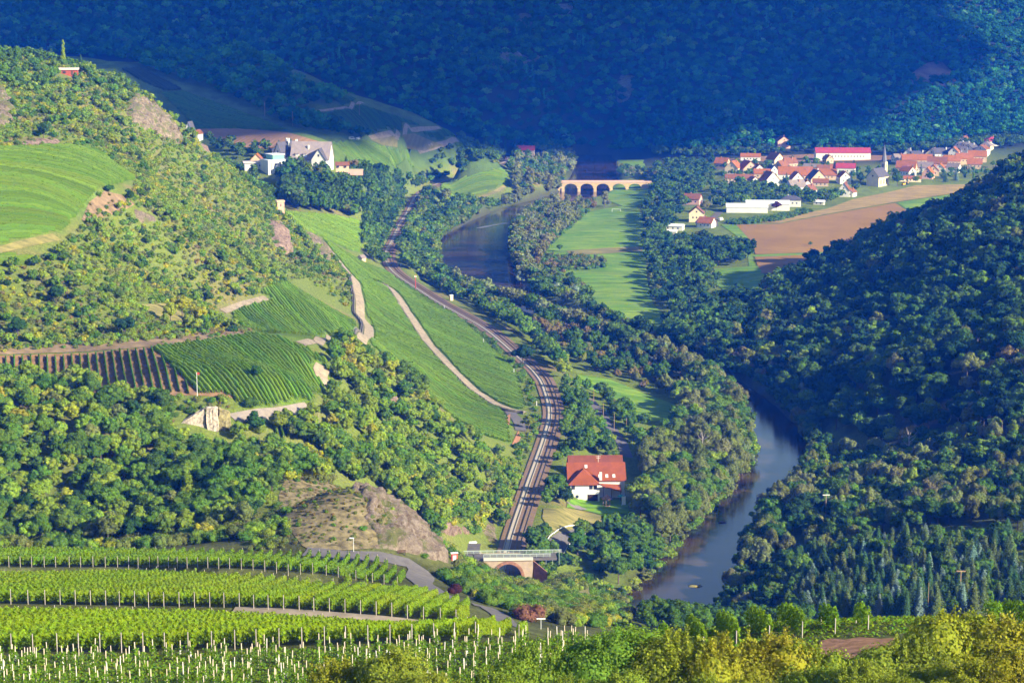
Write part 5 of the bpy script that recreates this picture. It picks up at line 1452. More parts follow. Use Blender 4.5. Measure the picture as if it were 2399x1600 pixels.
cabin('small tan cabinet on the platform by the railway', 1036, 690, 2, 3.2, 2, TAN, 1050, 1450)
cabin('pale box on the tunnel road by the railings', 1084, 1254, 2.8, 1.4, 1.4, WHITE, 680, 800)
cabin('red information board box at the foot of the grey rock', 1043, 1290, 1.5, 2.2, 0.5, RED, 480, 640, 'information_board', 'board')
def bench(label, u, v, tmin, tmax):
    p = g1(u, v, tmin, tmax); root = empty('bench', p, 0.2); tag(root, label, 'bench')
    MB().box(-1, 1, -0.25, 0.25, 0.42, 0.48).build('seat', WOOD_D, root); MB().box(-1, 1, 0.22, 0.28, 0.55, 0.95).build('backrest', WOOD_D, root)
    for x in (-0.8, 0.8): MB().box(x-0.05, x+0.05, -0.22, 0.26, -0.3, 0.42).build('leg', STEEL, root)
bench('dark timber bench beside the road under the rock', 922, 1272, 440, 560)
bench('dark timber bench a step along the road from the first', 938, 1275, 440, 560) if False else None
def guard_rail(label, px, lo, hi, off):
    d = np.array(densify(px, 8, closed=False)); Lp = resample(ground(d[:, 0], d[:, 1], lo, hi)[:, :2], 2.0)[:, :2]
    T = np.gradient(Lp, axis=0); T /= np.linalg.norm(T, axis=1)[:, None]; Lp = Lp + np.stack([T[:, 1], -T[:, 0]], 1) * off
    root = empty('guard_rail', (Lp[0, 0], Lp[0, 1], float(height(*Lp[0])))); tag(root, label, 'guard rail')
    z = height(Lp[:, 0], Lp[:, 1]); P = np.column_stack([Lp, z]) - np.array(root.location)
    V = np.concatenate([P + [0, 0, 0.45], P + [0, 0, 0.85], P + [0.06, 0.06, 0.85], P + [0.06, 0.06, 0.45]]); n = len(P)
    F = [(a * n + i, a * n + i + 1, ((a + 1) % 4) * n + i + 1, ((a + 1) % 4) * n + i) for i in range(n - 1) for a in range(4)]
    mesh_np('rail', V, np.array(F), METW, root)
    for p in P[::2]: MB().box(p[0] - 0.06, p[0] + 0.06, p[1] + 0.08, p[1] + 0.18, p[2] - 0.4, p[2] + 0.8).build('post', METW, root)
guard_rail('white guard rail on the outer side of the road bend below the lawn', [(1268,1270),(1284,1244),(1310,1226),(1345,1216)], 650, 900, 3.2)
guard_rail('white guard rail on the inner side of the road bend below the lawn', [(1268,1270),(1284,1244),(1310,1226),(1345,1216)], 650, 900, -3.2)
def wire_fence(label, Ln, off, step, h=1.5):
    T = np.gradient(Ln, axis=0); T /= np.linalg.norm(T, axis=1)[:, None] + 1e-9
    P = resample(Ln + np.stack([T[:, 1], -T[:, 0]], 1) * off, step)[:, :2]; z = height(P[:, 0], P[:, 1])
    root = empty('wire_fence', (P[0, 0], P[0, 1], float(z[0]))); tag(root, label, 'fence')
    me = None
    for k in range(min(len(P), 90)):
        if me is None:
            mb = MB(); mb.tube([(0, 0, -0.5), (0, 0, h)], 0.075, n=5); me = bpy.data.meshes.new('post'); me.from_pydata(mb.v, [], mb.f); me.materials.append(paint('fence_wood', (0.40, 0.35, 0.29), 0.15, 1.0, 0.9))
        o = bpy.data.objects.new('post', me); COL.objects.link(o); o.parent = root; o.location = (P[k, 0] - P[0, 0], P[k, 1] - P[0, 1], float(z[k] - z[0]))
    MB().tube([(P[k, 0] - P[0, 0], P[k, 1] - P[0, 1], float(z[k] - z[0]) + h * 0.8) for k in range(min(len(P), 90))], 0.02, n=3).build('wire', STEEL, root)
wire_fence('row of pale vine end posts along the wall of the long gravel track', P_LONG[6:], 3.9, 3.4, 2.3)
wire_fence('row of pale vine end posts along the hairpin track wall', P_HAIR[8:], 3.8, 3.4, 1.8)
wire_fence('light post and wire fence along the pale track under the terrace', P_LOW, 3.4, 4.5, 1.8)
def dead_tree(label, u, v, h, lo, hi):
    p = g1(u, v, lo, hi); root = empty('dead_tree', p); tag(root, label, 'tree')
    W = paint('bleached_wood', (0.42, 0.35, 0.29), 0.2, 1.0, 0.9); r = random.Random(5)
    MB().tube([(0,0,-1),(0.2,0,h*0.5),(-0.2,0.1,h)], 0.35, 0.06, 6).build('trunk', W, root)
    for k in range(9):
        a = r.uniform(0, 6.28); b = h * r.uniform(0.4, 0.9); q = h * r.uniform(0.12, 0.28)
        MB().tube([(0,0,b),(math.cos(a)*q*0.6,math.sin(a)*q*0.6,b+q*0.4),(math.cos(a)*q,math.sin(a)*q,b+q*0.95)], 0.12, 0.03, 5).build('branch', W, root)
    return root
dead_tree('bare bleached dead tree amid the willows above the river bend', 1612, 1075, 16, 850, 980)
dead_tree('dead tree with pale branches between the pale willow and the shaded hill', 2085, 1060, 13, 820, 980)
def goal():
    p = g1(1415, 487, 1500, 1900); root = empty('football_goal', p, -0.15); tag(root, 'white football goal on the meadow below the bridge', 'goal')
    for x in (-3.6, 3.6): MB().tube([(x,0,-0.3),(x,0,2.4)], 0.12).build('goalpost', METW, root)
    MB().tube([(-3.6,0,2.4),(3.6,0,2.4)], 0.12).build('crossbar', METW, root)
goal()
def digger():
    p = g1(*[q / 1.0204 for q in z6(805, 735)], 1600, 2100); root = empty('yellow_digger', p, 0.5); tag(root, 'yellow digger on the grass beside the church', 'digger')
    Y = paint('yellow_paint', (0.60, 0.36, 0.02), 0.08)
    MB().box(-1.5, 1.5, -1, 1, 0.9, 2.2).build('body', Y, root); MB().box(-0.2, 1.2, -0.8, 0.8, 2.2, 3.5).build('cab', GLASS, root)
    for y in (-1.15, 0.65): MB().box(-1.8, 1.8, y, y + 0.5, 0, 0.9).build('crawler', STEEL, root, 0.15)
    MB().tube([(1.4,0,2),(3.4,0,4.2),(5.0,0,2.6)], 0.28, 0.2).build('arm', Y, root); MB().box(4.6, 5.5, -0.5, 0.5, 1.7, 2.7).build('bucket', Y, root, 0.1)
digger()
def van(label, u, v, col, tmin, tmax, yaw=0.3, name='camper_van', s=1.0):
    p = g1(u, v, tmin, tmax); root = empty(name, p, yaw); tag(root, label, 'van'); root.scale = (s, s, s)
    MB().hexa([(-2.6,-1,0.4),(2.6,-1,0.4),(2.6,1,0.4),(-2.6,1,0.4)], [(-2.5,-0.95,2.6),(1.5,-0.95,2.6),(1.5,0.95,2.6),(-2.5,0.95,2.6)]).build('body', col, root, 0.12)
    window(root, 0, -0.98, 1.9, 2.6, 0.6, '-y', name='window')
    for x in (-1.6, 1.6):
        for y in (-0.95, 0.95): MB().tube([(x, y - 0.12, 0.4), (x, y + 0.12, 0.4)], 0.4, n=10).build('wheel', STEEL, root)
van('white van parked under the round tree in the shaded vineyards', 808, 322, WHITE, 1600, 2000, 0.2)
van('second white van parked beside the first in the shaded vineyards', 822, 323, WHITE, 1600, 2000, 1.2)
van('pale van parked on the village street below the cream house', 1655, 507, WHITE, 1500, 1900, 0.9)
van('white lorry standing beside the warehouse', 1678, 488, WHITE, 1500, 1900, 0.1, s=1.4)
# driftwood and gravel island in the river
def stone(label, u, v, r, mat, name='boulder', cat='boulder'):
    x, y = on_plane(u, v, 0.05); rng = np.random.default_rng(int(u)); vv, ff = ICO2
    k = 1 + 0.35 * rng.normal(0, 1, (len(vv), 1)) * 0.5
    o = mesh_np(name, vv * k * np.array(r) , ff, mat); o.location = (x, y, 0.0); tag(o, label, cat)
stone('dark driftwood snag lying in the river', 1658, 1199, (1.6, 0.5, 0.5), WOOD_D, 'driftwood', 'driftwood')
stone('gravel bank with dry grass in the river', 1595, 1345, (2.6, 1.2, 0.55), DRYG, 'gravel_island', 'gravel bank')
stone('small stone breaking the water near the bank', 1512, 1302, (0.9, 0.6, 0.5), ROCK)
stone('gravel spit at the bank with pale stones', 1500, 1290, (1.8, 0.8, 0.4), ROCKP)
# weir foam line
WF = paint('weir_foam', (0.13, 0.125, 0.14), 0.5, 0.4, 0.4)
x0, y0 = on_plane(1098, 524, 0.1); x1, y1 = on_plane(1165, 512, 0.1)
wf, _ = strip('water_foam', None, 4.5, WF, 0.05, plan=np.array([(x0, y0), ((x0+x1)/2, (y0+y1)/2 + 2), (x1, y1)]), keep=None, flat=0.0)
ST(wf, 'white water foam over the weir')

# ------------------------------------------------------------------ vines
VCOL = (0.13, 0.22, 0.012)
POSTM = paint('vine_post_wood', (0.42, 0.36, 0.30), 0.15, 1.0, 0.85)
STAKE = paint('bamboo_stake', (0.64, 0.53, 0.38), 0.12, 1.0, 0.8)
TUBE = paint('white_tube', (0.68, 0.66, 0.63), 0.08, 1.0, 0.6)
def row_runs(x0, dx, dy, s0, s1, poly, minlen=4, tmin=0, tmax=1e9, ox=0.0, oy=0.0, cut=None):
    """stretches of a straight plan line that show inside a picture polygon"""
    s = np.arange(s0, s1, 1.0)
    x = ox + x0 * dy + dx * s; y = oy - x0 * dx + dy * s
    u, v, d = project(x, y, height(x, y))
    ok = in_poly(u, v, poly) & (d > tmin) & (d < tmax)
    if cut is not None: ok = (y > cut[0](x)) & (y < cut[1](x)) & (u > -45) & ok
    out = []; i = 0
    while i < len(s):
        if ok[i]:
            j = i
            while j + 1 < len(s) and ok[j + 1]: j += 1
            if j - i >= minlen: out.append(((x[i], y[i]), (x[j], y[j])))
            i = j + 1
        else: i += 1
    return out

def vine_leaves(rng, a, b, per_m, size, top=2.0, lo=0.45, wide=0.34, up=0.0):
    a, b = np.array(a), np.array(b); Lg = np.hypot(*(b - a)); n = int(per_m * Lg)
    q = rng.random(n); t = (b - a) / Lg; nn = np.array([t[1], -t[0]])
    hh = lo + (top - lo) * rng.random(n) ** 0.75
    hh += 0.22 * np.sin(q * Lg * 1.7 + rng.uniform(0, 6)) * (hh / top)
    side = rng.choice([-1, 1], n) * wide * (0.55 + 0.6 * rng.random(n)) * (1 - 0.45 * np.clip((hh - 1.4) / 0.8, 0, 1))
    x = a[0] + (b - a)[0] * q + nn[0] * side; y = a[1] + (b - a)[1] * q + nn[1] * side
    z = height(x, y) + hh
    N = np.stack([nn[0] * np.sign(side) * 0.8, nn[1] * np.sign(side) * 0.8, 0.35 + up + 0.5 * (hh / top)], 1)
    return leaf_quads(rng, np.stack([x, y, z], 1), N, size, 0.8, 0.9)

_post = {}
def vine_post(root, x, y, h=2.15):
    if h not in _post:
        mb = MB(); mb.tube([(0,0,-0.5),(0,0,h)], 0.055, n=5); me = bpy.data.meshes.new('post'); me.from_pydata(mb.v, [], mb.f); me.materials.append(POSTM); _post[h] = me
    o = bpy.data.objects.new('post', _post[h]); COL.objects.link(o); o.parent = root
    o.location = (x - root.location.x, y - root.location.y, float(height(x, y)) - root.location.z)

def vine_rows(poly, spacing, dirv, per_m, size, what, group, tmin, tmax, xr, oy=0, s0=0, s1=400, top=2.0, col=VCOL, posts=True, cut=None):
    rng = np.random.default_rng(5); n = 0
    dx, dy = dirv; Ld = math.hypot(dx, dy); dx /= Ld; dy /= Ld
    for x0 in np.arange(xr[0], xr[1], spacing):
        for a, b in row_runs(x0, dx, dy, s0, s1, poly, 5, tmin, tmax, oy=oy, cut=cut):
            root = empty('vine_row', (a[0], a[1], float(height(*a))))
            tag(root, what, 'vine row', group)
            V, Q = vine_leaves(rng, a, b, per_m, size, top)
            V = V - np.array(root.location)
            f = mesh_np('foliage', V, Q, LEAF, root)
            k = rng.uniform(0.88, 1.12); f.color = (col[0] * k * rng.uniform(0.92, 1.1), col[1] * k, col[2] * k, 1)
            if posts:
                vine_post(root, a[0], a[1] - 0.25, 2.15 if posts is True else posts); vine_post(root, b[0], b[1] + 0.2, 2.15 if posts is True else posts)
            n += 1
    return n
BL_TOP = [(-40,1302),(300,1302),(500,1305),(760,1325),(925,1347),(931,1328),(874,1294),(790,1284),(600,1278),(300,1275),(-40,1275)]
BL_MID = [(-40,1388),(500,1394),(800,1412),(1064,1434),(1092,1396),(930,1354),(760,1332),(500,1312),(-40,1308)]
BL_LOW = [(-40,1502),(400,1498),(800,1482),(1100,1472),(1340,1464),(1340,1452),(1150,1446),(985,1446),(860,1424),(720,1410),(540,1401),(-40,1396)]
n1 = vine_rows(BL_TOP, 2.15, (0.0, 1), 50, 0.20, 'vine row of the uppermost block, beside the wooded gully and the grey road', 'vine rows of the uppermost block', 330, 580, (-125, 20), s0=330, s1=580, col=(0.125, 0.215, 0.012))
n2 = vine_rows(BL_MID, 2.1, (0.02, 1), 62, 0.17, 'vine row of the middle block, between two lines of end posts', 'vine rows of the middle block', 250, 440, (-112, 25), s0=250, s1=440, col=(0.160, 0.240, 0.011), cut=(lambda x: front(FR_MID, x) - 0.3, lambda x: front(FR_TOP, x) - 3.2))
n3 = vine_rows(BL_LOW, 2.2, (0.05, 1), 80, 0.145, 'vine row of the lower block, directly above the young staked vines', 'vine rows of the lower block', 190, 330, (-85, 40), s0=190, s1=330, top=2.1, col=(0.170, 0.255, 0.011), cut=(lambda x: front(FR_LOW, x) - 0.3, lambda x: front(FR_MID, x) - 3.2))
# single vine ends beside the yellow bushes
V_R = [(1560,1480),(1640,1445),(1950,1440),(2351,1432),(2420,1470),(2100,1500),(1900,1500)]
n4 = vine_rows([(1480,1500),(1560,1452),(1700,1436),(1960,1432),(2420,1426),(2420,1475),(2000,1480),(1700,1500)], 2.9, (0.0, 1), 110, 0.13, 'short vine row ending at the brown earth, with a bare post', 'short vine rows by the brown earth', 176, 215, (14, 52), s0=181, s1=197, top=2.1, col=(0.13, 0.235, 0.014), posts=1.5)
print('vine rows', n1, n2, n3, n4)
# terraces and far vineyards: hedge-like rows merged, past the 300 largest
SV, SQ, SC_ = [], [], []
def far_rows(poly, spacing, dirv, per_m, size, tmin, tmax, col, org, half, top=1.9, wide=0.34, avoid=True, var=0.12):
    rng = np.random.default_rng(len(SV) + 3)
    dx, dy = dirv; Ld = math.hypot(dx, dy); dx /= Ld; dy /= Ld
    for x0 in np.arange(-half, half, spacing):
        s = np.arange(-half, half, 2.0)
        x = org[0] + x0 * dy + dx * s; y = org[1] - x0 * dx + dy * s
        u, v, d = project(x, y, height(x, y))
        ok = in_poly(u, v, poly) & (d > tmin) & (d < tmax)
        if avoid and ok.any():
            for Ln, w in KEEP_LINE:
                if w is None or not ok.any(): continue
                dd, _ = dist_to_line(x[ok], y[ok], Ln); q = np.where(ok)[0]; ok[q[dd < w - 0.9]] = False
        i = 0
        while i < len(s):
            if ok[i]:
                j = i
                while j + 1 < len(s) and ok[j + 1]: j += 1
                if j > i:
                    V, Q = vine_leaves(rng, (x[i], y[i]), (x[j], y[j]), per_m * 0.8, size * 0.72, top, 0.3, wide, 0.5)
                    # the trained hedge itself, as one solid band under the leaves
                    xs, ys = x[i:j + 1], y[i:j + 1]; nn = np.array([dy, -dx]); zs = height(xs, ys); wj = 1 + rng.uniform(-.18, .18, len(xs))
                    ring = [np.column_stack([xs + nn[0] * wide * q * wj, ys + nn[1] * wide * q * wj, zs + hz * top * wj]) for q, hz in ((-1.0, 0.08), (-0.95, 0.62), (-0.4, 0.9), (0.4, 0.9), (0.95, 0.62), (1.0, 0.08))]
                    VB = np.stack(ring, 1).reshape(-1, 3); ib = np.arange(len(xs) * 6).reshape(-1, 6) + len(V)
                    QB = np.concatenate([np.stack([ib[:-1, q], ib[:-1, q + 1], ib[1:, q + 1], ib[1:, q]], -1) for q in range(5)])
                    V = np.vstack([V, VB]); Q = np.vstack([Q, QB])
                    if len(Q):
                        off = sum(len(q) for q in SV); k = rng.uniform(1 - var, 1 + var)
                        SV.append(V); SQ.append(Q + off); SC_.append(np.tile(np.array(col) * k, (len(V), 1)))
                i = j + 1
            else: i += 1
TERR = [(-30,822),(200,814),(330,802),(430,790),(580,768),(640,776),(700,800),(756,832),(748,890),(708,934),(620,938),(560,935),(520,908),(450,905),(300,906),(230,905),(180,880),(-30,880)]
LONGV = [(738,545),(760,560),(830,602),(880,622),(960,668),(1050,725),(1120,790),(1185,855),(1207,930),(1200,945),(1165,945),(1172,1020),(1120,1003),(1010,945),(940,860),(860,800),(835,770),(852,745),(830,690),(815,640)]
o = g1(500, 850, 600, 800)
T1 = [(-30,822),(200,814),(330,802),(352,800),(455,906),(300,906),(230,905),(180,880),(-30,880)]
T2 = [(352,800),(430,790),(580,768),(640,776),(700,800),(756,832),(748,890),(708,934),(620,938),(560,935),(520,908),(455,906)]
o = g1(200, 850, 600, 800); far_rows(T1, 2.7, (-0.225, 1), 22, 0.20, 600, 900, (0.080, 0.165, 0.016), (o.x, o.y), 110, top=1.35, wide=0.26)
o = g1(520, 850, 600, 800); far_rows(T2, 1.75, (-0.45, 0.9), 17, 0.27, 600, 900, (0.150, 0.262, 0.018), (o.x, o.y), 110, top=1.6, wide=0.56)
PL7 = [(525,716),(615,688),(596,668),(690,638),(816,722),(816,768),(765,772),(690,784),(560,756)]
o = g1(690, 710, 800, 1000); far_rows(PL7, 1.9, (-0.5, 0.86), 11, 0.34, 780, 1050, (0.150, 0.262, 0.018), (o.x, o.y), 120, top=1.6, wide=0.6)
PL8 = [(-30,345),(150,336),(220,345),(316,415),(240,432),(200,470),(150,530),(-30,566)]
o = g1(90, 440, 700, 1100); far_rows(PL8, 1.9, (0.75, 0.66), 11, 0.34, 700, 1100, (0.115, 0.200, 0.018), (o.x, o.y), 140)
far_rows([(-30,580),(80,594),(60,611),(-30,614)], 1.9, (0.75, 0.66), 10, 0.36, 650, 1000, (0.115, 0.200, 0.018), (o.x - 20, o.y - 60), 110)
o = g1(1000, 800, 900, 1300); far_rows(LONGV, 1.9, (0.8, -0.6), 10, 0.36, 840, 1420, (0.140, 0.245, 0.018), (o.x, o.y), 340, top=1.5, wide=0.62)
far_rows([(655,490),(760,496),(838,512),(826,580),(800,575),(740,545),(690,525)], 1.9, (0.8, 0.6), 7, 0.45, 1150, 1520, (0.150, 0.245, 0.018), tuple(g1(770, 530, 1200, 1500))[:2], 150)
far_rows([(755,330),(830,322),(880,338),(970,352),(985,360),(960,385),(900,396),(850,392),(760,372)], 2.0, (1, -0.25), 6, 0.5, 1500, 1950, (0.140, 0.240, 0.018), tuple(g1(870, 360, 1500, 1950))[:2], 170)
far_rows([(1012,425),(1080,404),(1150,388),(1168,400),(1165,425),(1120,440),(1060,456),(1015,450)], 2.0, (1, 0.15), 6, 0.48, 1500, 2100, (0.150, 0.245, 0.018), tuple(g1(1090, 425, 1500, 2100))[:2], 200)
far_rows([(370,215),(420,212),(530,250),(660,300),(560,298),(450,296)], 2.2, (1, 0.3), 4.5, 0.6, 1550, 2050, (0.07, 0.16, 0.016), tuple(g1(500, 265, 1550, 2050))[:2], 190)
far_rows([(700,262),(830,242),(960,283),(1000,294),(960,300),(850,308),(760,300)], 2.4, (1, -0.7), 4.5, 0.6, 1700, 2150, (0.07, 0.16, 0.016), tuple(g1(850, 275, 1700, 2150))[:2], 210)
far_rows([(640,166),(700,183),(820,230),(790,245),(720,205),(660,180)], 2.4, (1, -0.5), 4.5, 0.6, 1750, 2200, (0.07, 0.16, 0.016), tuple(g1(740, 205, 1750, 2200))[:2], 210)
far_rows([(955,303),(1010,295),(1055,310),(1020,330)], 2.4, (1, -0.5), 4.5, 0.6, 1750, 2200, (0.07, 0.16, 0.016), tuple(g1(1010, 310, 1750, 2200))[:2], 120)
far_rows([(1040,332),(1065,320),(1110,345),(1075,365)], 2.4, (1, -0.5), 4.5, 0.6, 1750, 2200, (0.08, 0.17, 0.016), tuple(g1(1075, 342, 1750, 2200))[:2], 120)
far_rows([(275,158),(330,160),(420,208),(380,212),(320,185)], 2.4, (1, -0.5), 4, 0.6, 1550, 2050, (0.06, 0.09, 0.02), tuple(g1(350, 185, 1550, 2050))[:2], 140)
far_rows([(618,962),(662,955),(668,1010),(640,1012)], 1.9, (-0.3, 0.95), 16, 0.26, 560, 760, (0.11, 0.20, 0.014), tuple(g1(640, 980, 560, 760))[:2], 30)
vs = mesh_np('vineyard', np.vstack(SV), np.vstack(SQ), LEAF_S, tint=np.vstack(SC_))
tag(vs, 'close set rows of green vines on the terraces and slopes', 'vineyard', None, 'stuff')
for px, lo, hi in ((TERR, 600, 900), (LONGV, 840, 1420), (PL7, 780, 1050), (PL8, 700, 1100)):
    KEEP_POLY.append(plan_poly(px, lo, hi))
for px, lo, hi in (([(655,490),(760,496),(838,512),(826,580),(800,575),(740,545),(690,525)],1150,1520),([(755,330),(830,322),(880,338),(970,352),(985,360),(960,385),(900,396),(850,392),(760,372)],1500,1950),([(1012,425),(1080,404),(1150,388),(1168,400),(1165,425),(1120,440),(1060,456),(1015,450)],1500,2100),
    ([(370,215),(420,212),(530,250),(660,300),(560,298),(450,296)],1550,2050),([(700,262),(830,242),(960,283),(1000,294),(960,300),(850,308),(760,300)],1700,2150),([(640,166),(700,183),(820,230),(790,245),(720,205),(660,180)],1750,2200),([(955,303),(1010,295),(1055,310),(1020,330)],1750,2200)):
    KEEP_POLY.append(plan_poly(px, lo, hi))
ST(sheet('vineyard_soil', [(-30,818),(200,811),(330,799),(430,788),(500,860),(540,915),(450,908),(300,910),(230,908),(180,884),(-30,884)], REDSOIL, 0.12, 600, 900, keep=False), 'reddish soil between the terrace vines')

# young vines: a light stake each, some with a white tube
def young_vines():
    rng = random.Random(3)
    mb = MB(); mb.tube([(0,0,-0.3),(0.02,0.02,1.7)], 0.052, 0.045, 5); sm = bpy.data.meshes.new('stake'); sm.from_pydata(mb.v, [], mb.f); sm.materials.append(STAKE)
    mb = MB(); mb.tube([(0,0,-0.1),(0,0,0.62)], 0.10, 0.10, 6); tm = bpy.data.meshes.new('tube'); tm.from_pydata(mb.v, [], mb.f); tm.materials.append(TUBE)
    mb = MB(); mb.tube([(0,0,-0.3),(0.01,0,2.0)], 0.055, 0.05, 5); wm = bpy.data.meshes.new('stake'); wm.from_pydata(mb.v, [], mb.f); wm.materials.append(paint('pale_post', (0.62, 0.57, 0.50), 0.15))
    sp = []
    for i in range(4):
        r = np.random.default_rng(70 + i); n = 120
        P = np.stack([r.normal(0, 0.17, n), r.normal(0, 0.17, n), r.uniform(0.25, 1.15, n)], 1)
        V, Q = leaf_quads(r, P, r.normal(0, 1, (n, 3)), 0.10)
        sp.append(mesh_np('leaves', V, Q, LEAF, link=False))
    poly = [(-40,1600),(-40,1508),(400,1503),(800,1488),(1100,1478),(1345,1470),(1370,1500),(1180,1580),(1100,1640),(-40,1640)]
    cand = []
    for y in np.arange(150, 232, 1.9):
        for x in np.arange(-62, 16, 1.15):
            xx, yy = x + rng.uniform(-.3, .3), y + rng.uniform(-.35, .35)
            u, v, d = project(xx, yy, float(height(xx, yy)))
            if in_poly(np.array([u]), np.array([v]), poly)[0] and -20 < u < 2370 and v < 1590: cand.append((float(d), xx, yy))
    rng.shuffle(cand)
    cand = cand[:298]
    for k, (d, x, y) in enumerate(cand):
        tall = k % 9 == 0; tube = k % 3 == 0 and not tall
        o = bpy.data.objects.new('young_vine', wm if tall else sm); COL.objects.link(o)
        o.location = (x, y, float(height(x, y))); o.rotation_euler = (rng.uniform(-.05, .05), rng.uniform(-.05, .05), rng.uniform(0, 6)); 
        s = rng.uniform(0.85, 1.15); o.scale = (1, 1, s)
        lab, grp = (('young vine on a taller white stake in the new planting', 'young vines on white stakes') if tall else
                    ('young vine with bamboo stake and white protective tube', 'young vines with white tubes') if tube else ('young vine tied to a bare bamboo stake', 'young vines on bamboo stakes'))
        tag(o, lab, 'young vine', grp)
        c = bpy.data.objects.new('leaves', sp[k % 4]); COL.objects.link(c); c.parent = o
        q = rng.uniform(0.8, 1.2); c.color = (0.13 * q, 0.23 * q, 0.018, 1)
        if tube:
            c = bpy.data.objects.new('tube', tm); COL.objects.link(c); c.parent = o
    # low growth between the stakes
    r = np.random.default_rng(8); n = 150000
    x = r.uniform(-62, 62, n); y = r.uniform(148, 234, n); u, v, d = project(x, y, height(x, y)); ok = in_poly(u, v, poly) | ((u > 1320) & (u < 2400) & (v < 1600) & (y < 216)); ok &= ~in_poly(u, v, [(1860,1500),(1878,1470),(1940,1466),(2075,1460),(2070,1480),(1980,1500),(1930,1535)]); x, y = x[ok], y[ok]
    V, Q = leaf_quads(r, np.stack([x, y, height(x, y) + r.uniform(0.03, 0.45, len(x)) * (0.4 + 0.6 * (fbm(x / 2, y / 2) > 0))], 1), np.tile([0, 0, 1.0], (len(x), 1)), 0.13, 0.9)
    col = np.repeat(np.stack([r.uniform(0.10, 0.19, len(x)), r.uniform(0.19, 0.28, len(x)), np.full(len(x), 0.018)], 1), 4, 0)
    g = mesh_np('ground_weeds', V, Q, LEAF_S, tint=col); tag(g, 'low green weeds between the young vines', 'weeds', None, 'stuff')
young_vines()
KEEP_POLY.append(plan_poly([(2100,182),(2122,160),(2155,150),(2175,168),(2190,198),(2150,188),(2095,192)], 2200))
# ------------------------------------------------------------------ where the woods and trees stand
# far mountain
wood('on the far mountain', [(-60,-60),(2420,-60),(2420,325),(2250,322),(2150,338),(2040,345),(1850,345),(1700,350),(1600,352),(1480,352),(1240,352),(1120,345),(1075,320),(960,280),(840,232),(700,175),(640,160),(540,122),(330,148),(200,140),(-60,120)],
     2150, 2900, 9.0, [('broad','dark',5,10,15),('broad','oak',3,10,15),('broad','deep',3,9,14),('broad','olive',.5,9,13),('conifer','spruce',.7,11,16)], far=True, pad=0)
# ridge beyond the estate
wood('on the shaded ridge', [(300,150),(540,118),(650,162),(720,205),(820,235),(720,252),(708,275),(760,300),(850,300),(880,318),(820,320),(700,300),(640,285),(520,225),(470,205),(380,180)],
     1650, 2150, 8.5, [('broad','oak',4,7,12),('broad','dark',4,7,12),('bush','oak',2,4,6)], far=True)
wood('at the foot of the shaded ridge', [(1060,322),(1130,345),(1170,365),(1150,375),(1110,385),(1070,380),(1020,395),(985,385),(1000,350)], 1700, 2200, 8, [('broad','oak',4,8,12),('broad','mid',2,7,11),('bush','olive',1,3,5)])
wood('below the mountain beside the railway', [(1160,345),(1340,348),(1330,395),(1290,410),(1180,425),(1165,400),(1180,375)], 1700, 2260, 9, [('willow','willow',3,10,15),('broad','oak',2,9,14),('broad','mid',2,9,13)])
wood('behind the estate', [(530,330),(640,345),(690,345),(690,372),(560,372),(500,350),(460,322)], 1480, 1720, 7, [('broad','oak',3,6,10),('broad','dark',2,6,10),('bush','mid',1,3,5)])
wood('on the knoll below the manor', [(600,402),(700,398),(830,402),(900,405),(960,425),(945,450),(925,480),(905,515),(880,560),(860,590),(838,560),(838,520),(760,495),(680,488),(655,470),(610,420)],
     1360, 1800, 5.9, [('broad','dark',3,10,15),('broad','oak',5,10,15),('broad','mid',2.0,9,13),('broad','olive',.8,8,12)])
wood('on the knoll below the manor', [(520,385),(600,402),(640,470),(600,470),(540,430)], 1250, 1560, 6.5, [('broad','oak',4,7,11),('broad','mid',3,7,11),('bush','lime',2,3,5)])
wood('beside the railway cutting', [(900,400),(990,395),(1060,380),(1110,388),(1060,402),(1000,418),(960,436),(915,430)], 1550, 2000, 7, [('broad','oak',4,7,11),('broad','mid',2,6,9),('bush','lime',1,3,5)])
# left hill
SCRUB = [('bush','lime',6.5,1.2,2.8),('bush','mid',3.0,1.3,3.0),('bush','oak',.7,1.8,3.6),('bush','olive',6.0,1.0,2.3),('bush','yellow',3.2,1.1,2.6),('broad','mid',.35,4,6.5),('broad','lime',.5,4,6.5),('broad','oak',.18,4,6),('bush','dark',.2,2.0,3.6),('bush','brown',.8,1.0,2.0)]
wood('on the sunny hillside', [(-80,130),(110,120),(190,160),(290,175),(420,300),(480,335),(640,470),(690,530),(780,610),(815,660),(818,640),(700,640),(610,670),(520,715),(430,720),(560,760),(330,785),(-80,815),(-80,610),(60,612),(150,560),(200,505),(300,440),(315,415),(225,345),(150,338),(-80,345)],
     620, 1330, 2.6, SCRUB, dens=0.93, pad=0.3)
wood('on the hill crest', [(-80,118),(110,118),(200,160),(290,180),(380,240),(300,250),(150,220),(-80,200)], 900, 1330, 6.5, [('broad','oak',3,5,8),('broad','mid',2,5,8),('bush','lime',2,3,5)], dens=0.7)
wood('above the long vineyard', [(690,535),(745,565),(800,640),(822,690),(815,720),(700,640),(690,600),(660,560)], 900, 1330, 3.2, SCRUB, dens=0.85)
GROVE = [('broad','oak',2.0,6.5,10),('broad','mid',5,6.5,10),('broad','lime',5.5,6,9.5),('broad','dark',.7,6,9),('bush','lime',2,3,5),('bush','mid',2,3,5),('broad','olive',.7,6,9),('broad','yellow',.5,5,8)]
wood('in the grove below the vineyard terrace', [(-60,850),(160,868),(220,905),(300,905),(400,935),(470,1010),(520,960),(640,975),(700,975),(700,1080),(640,1120),(600,1200),(500,1252),(-60,1254)], 540, 720, 4.9, GROVE)
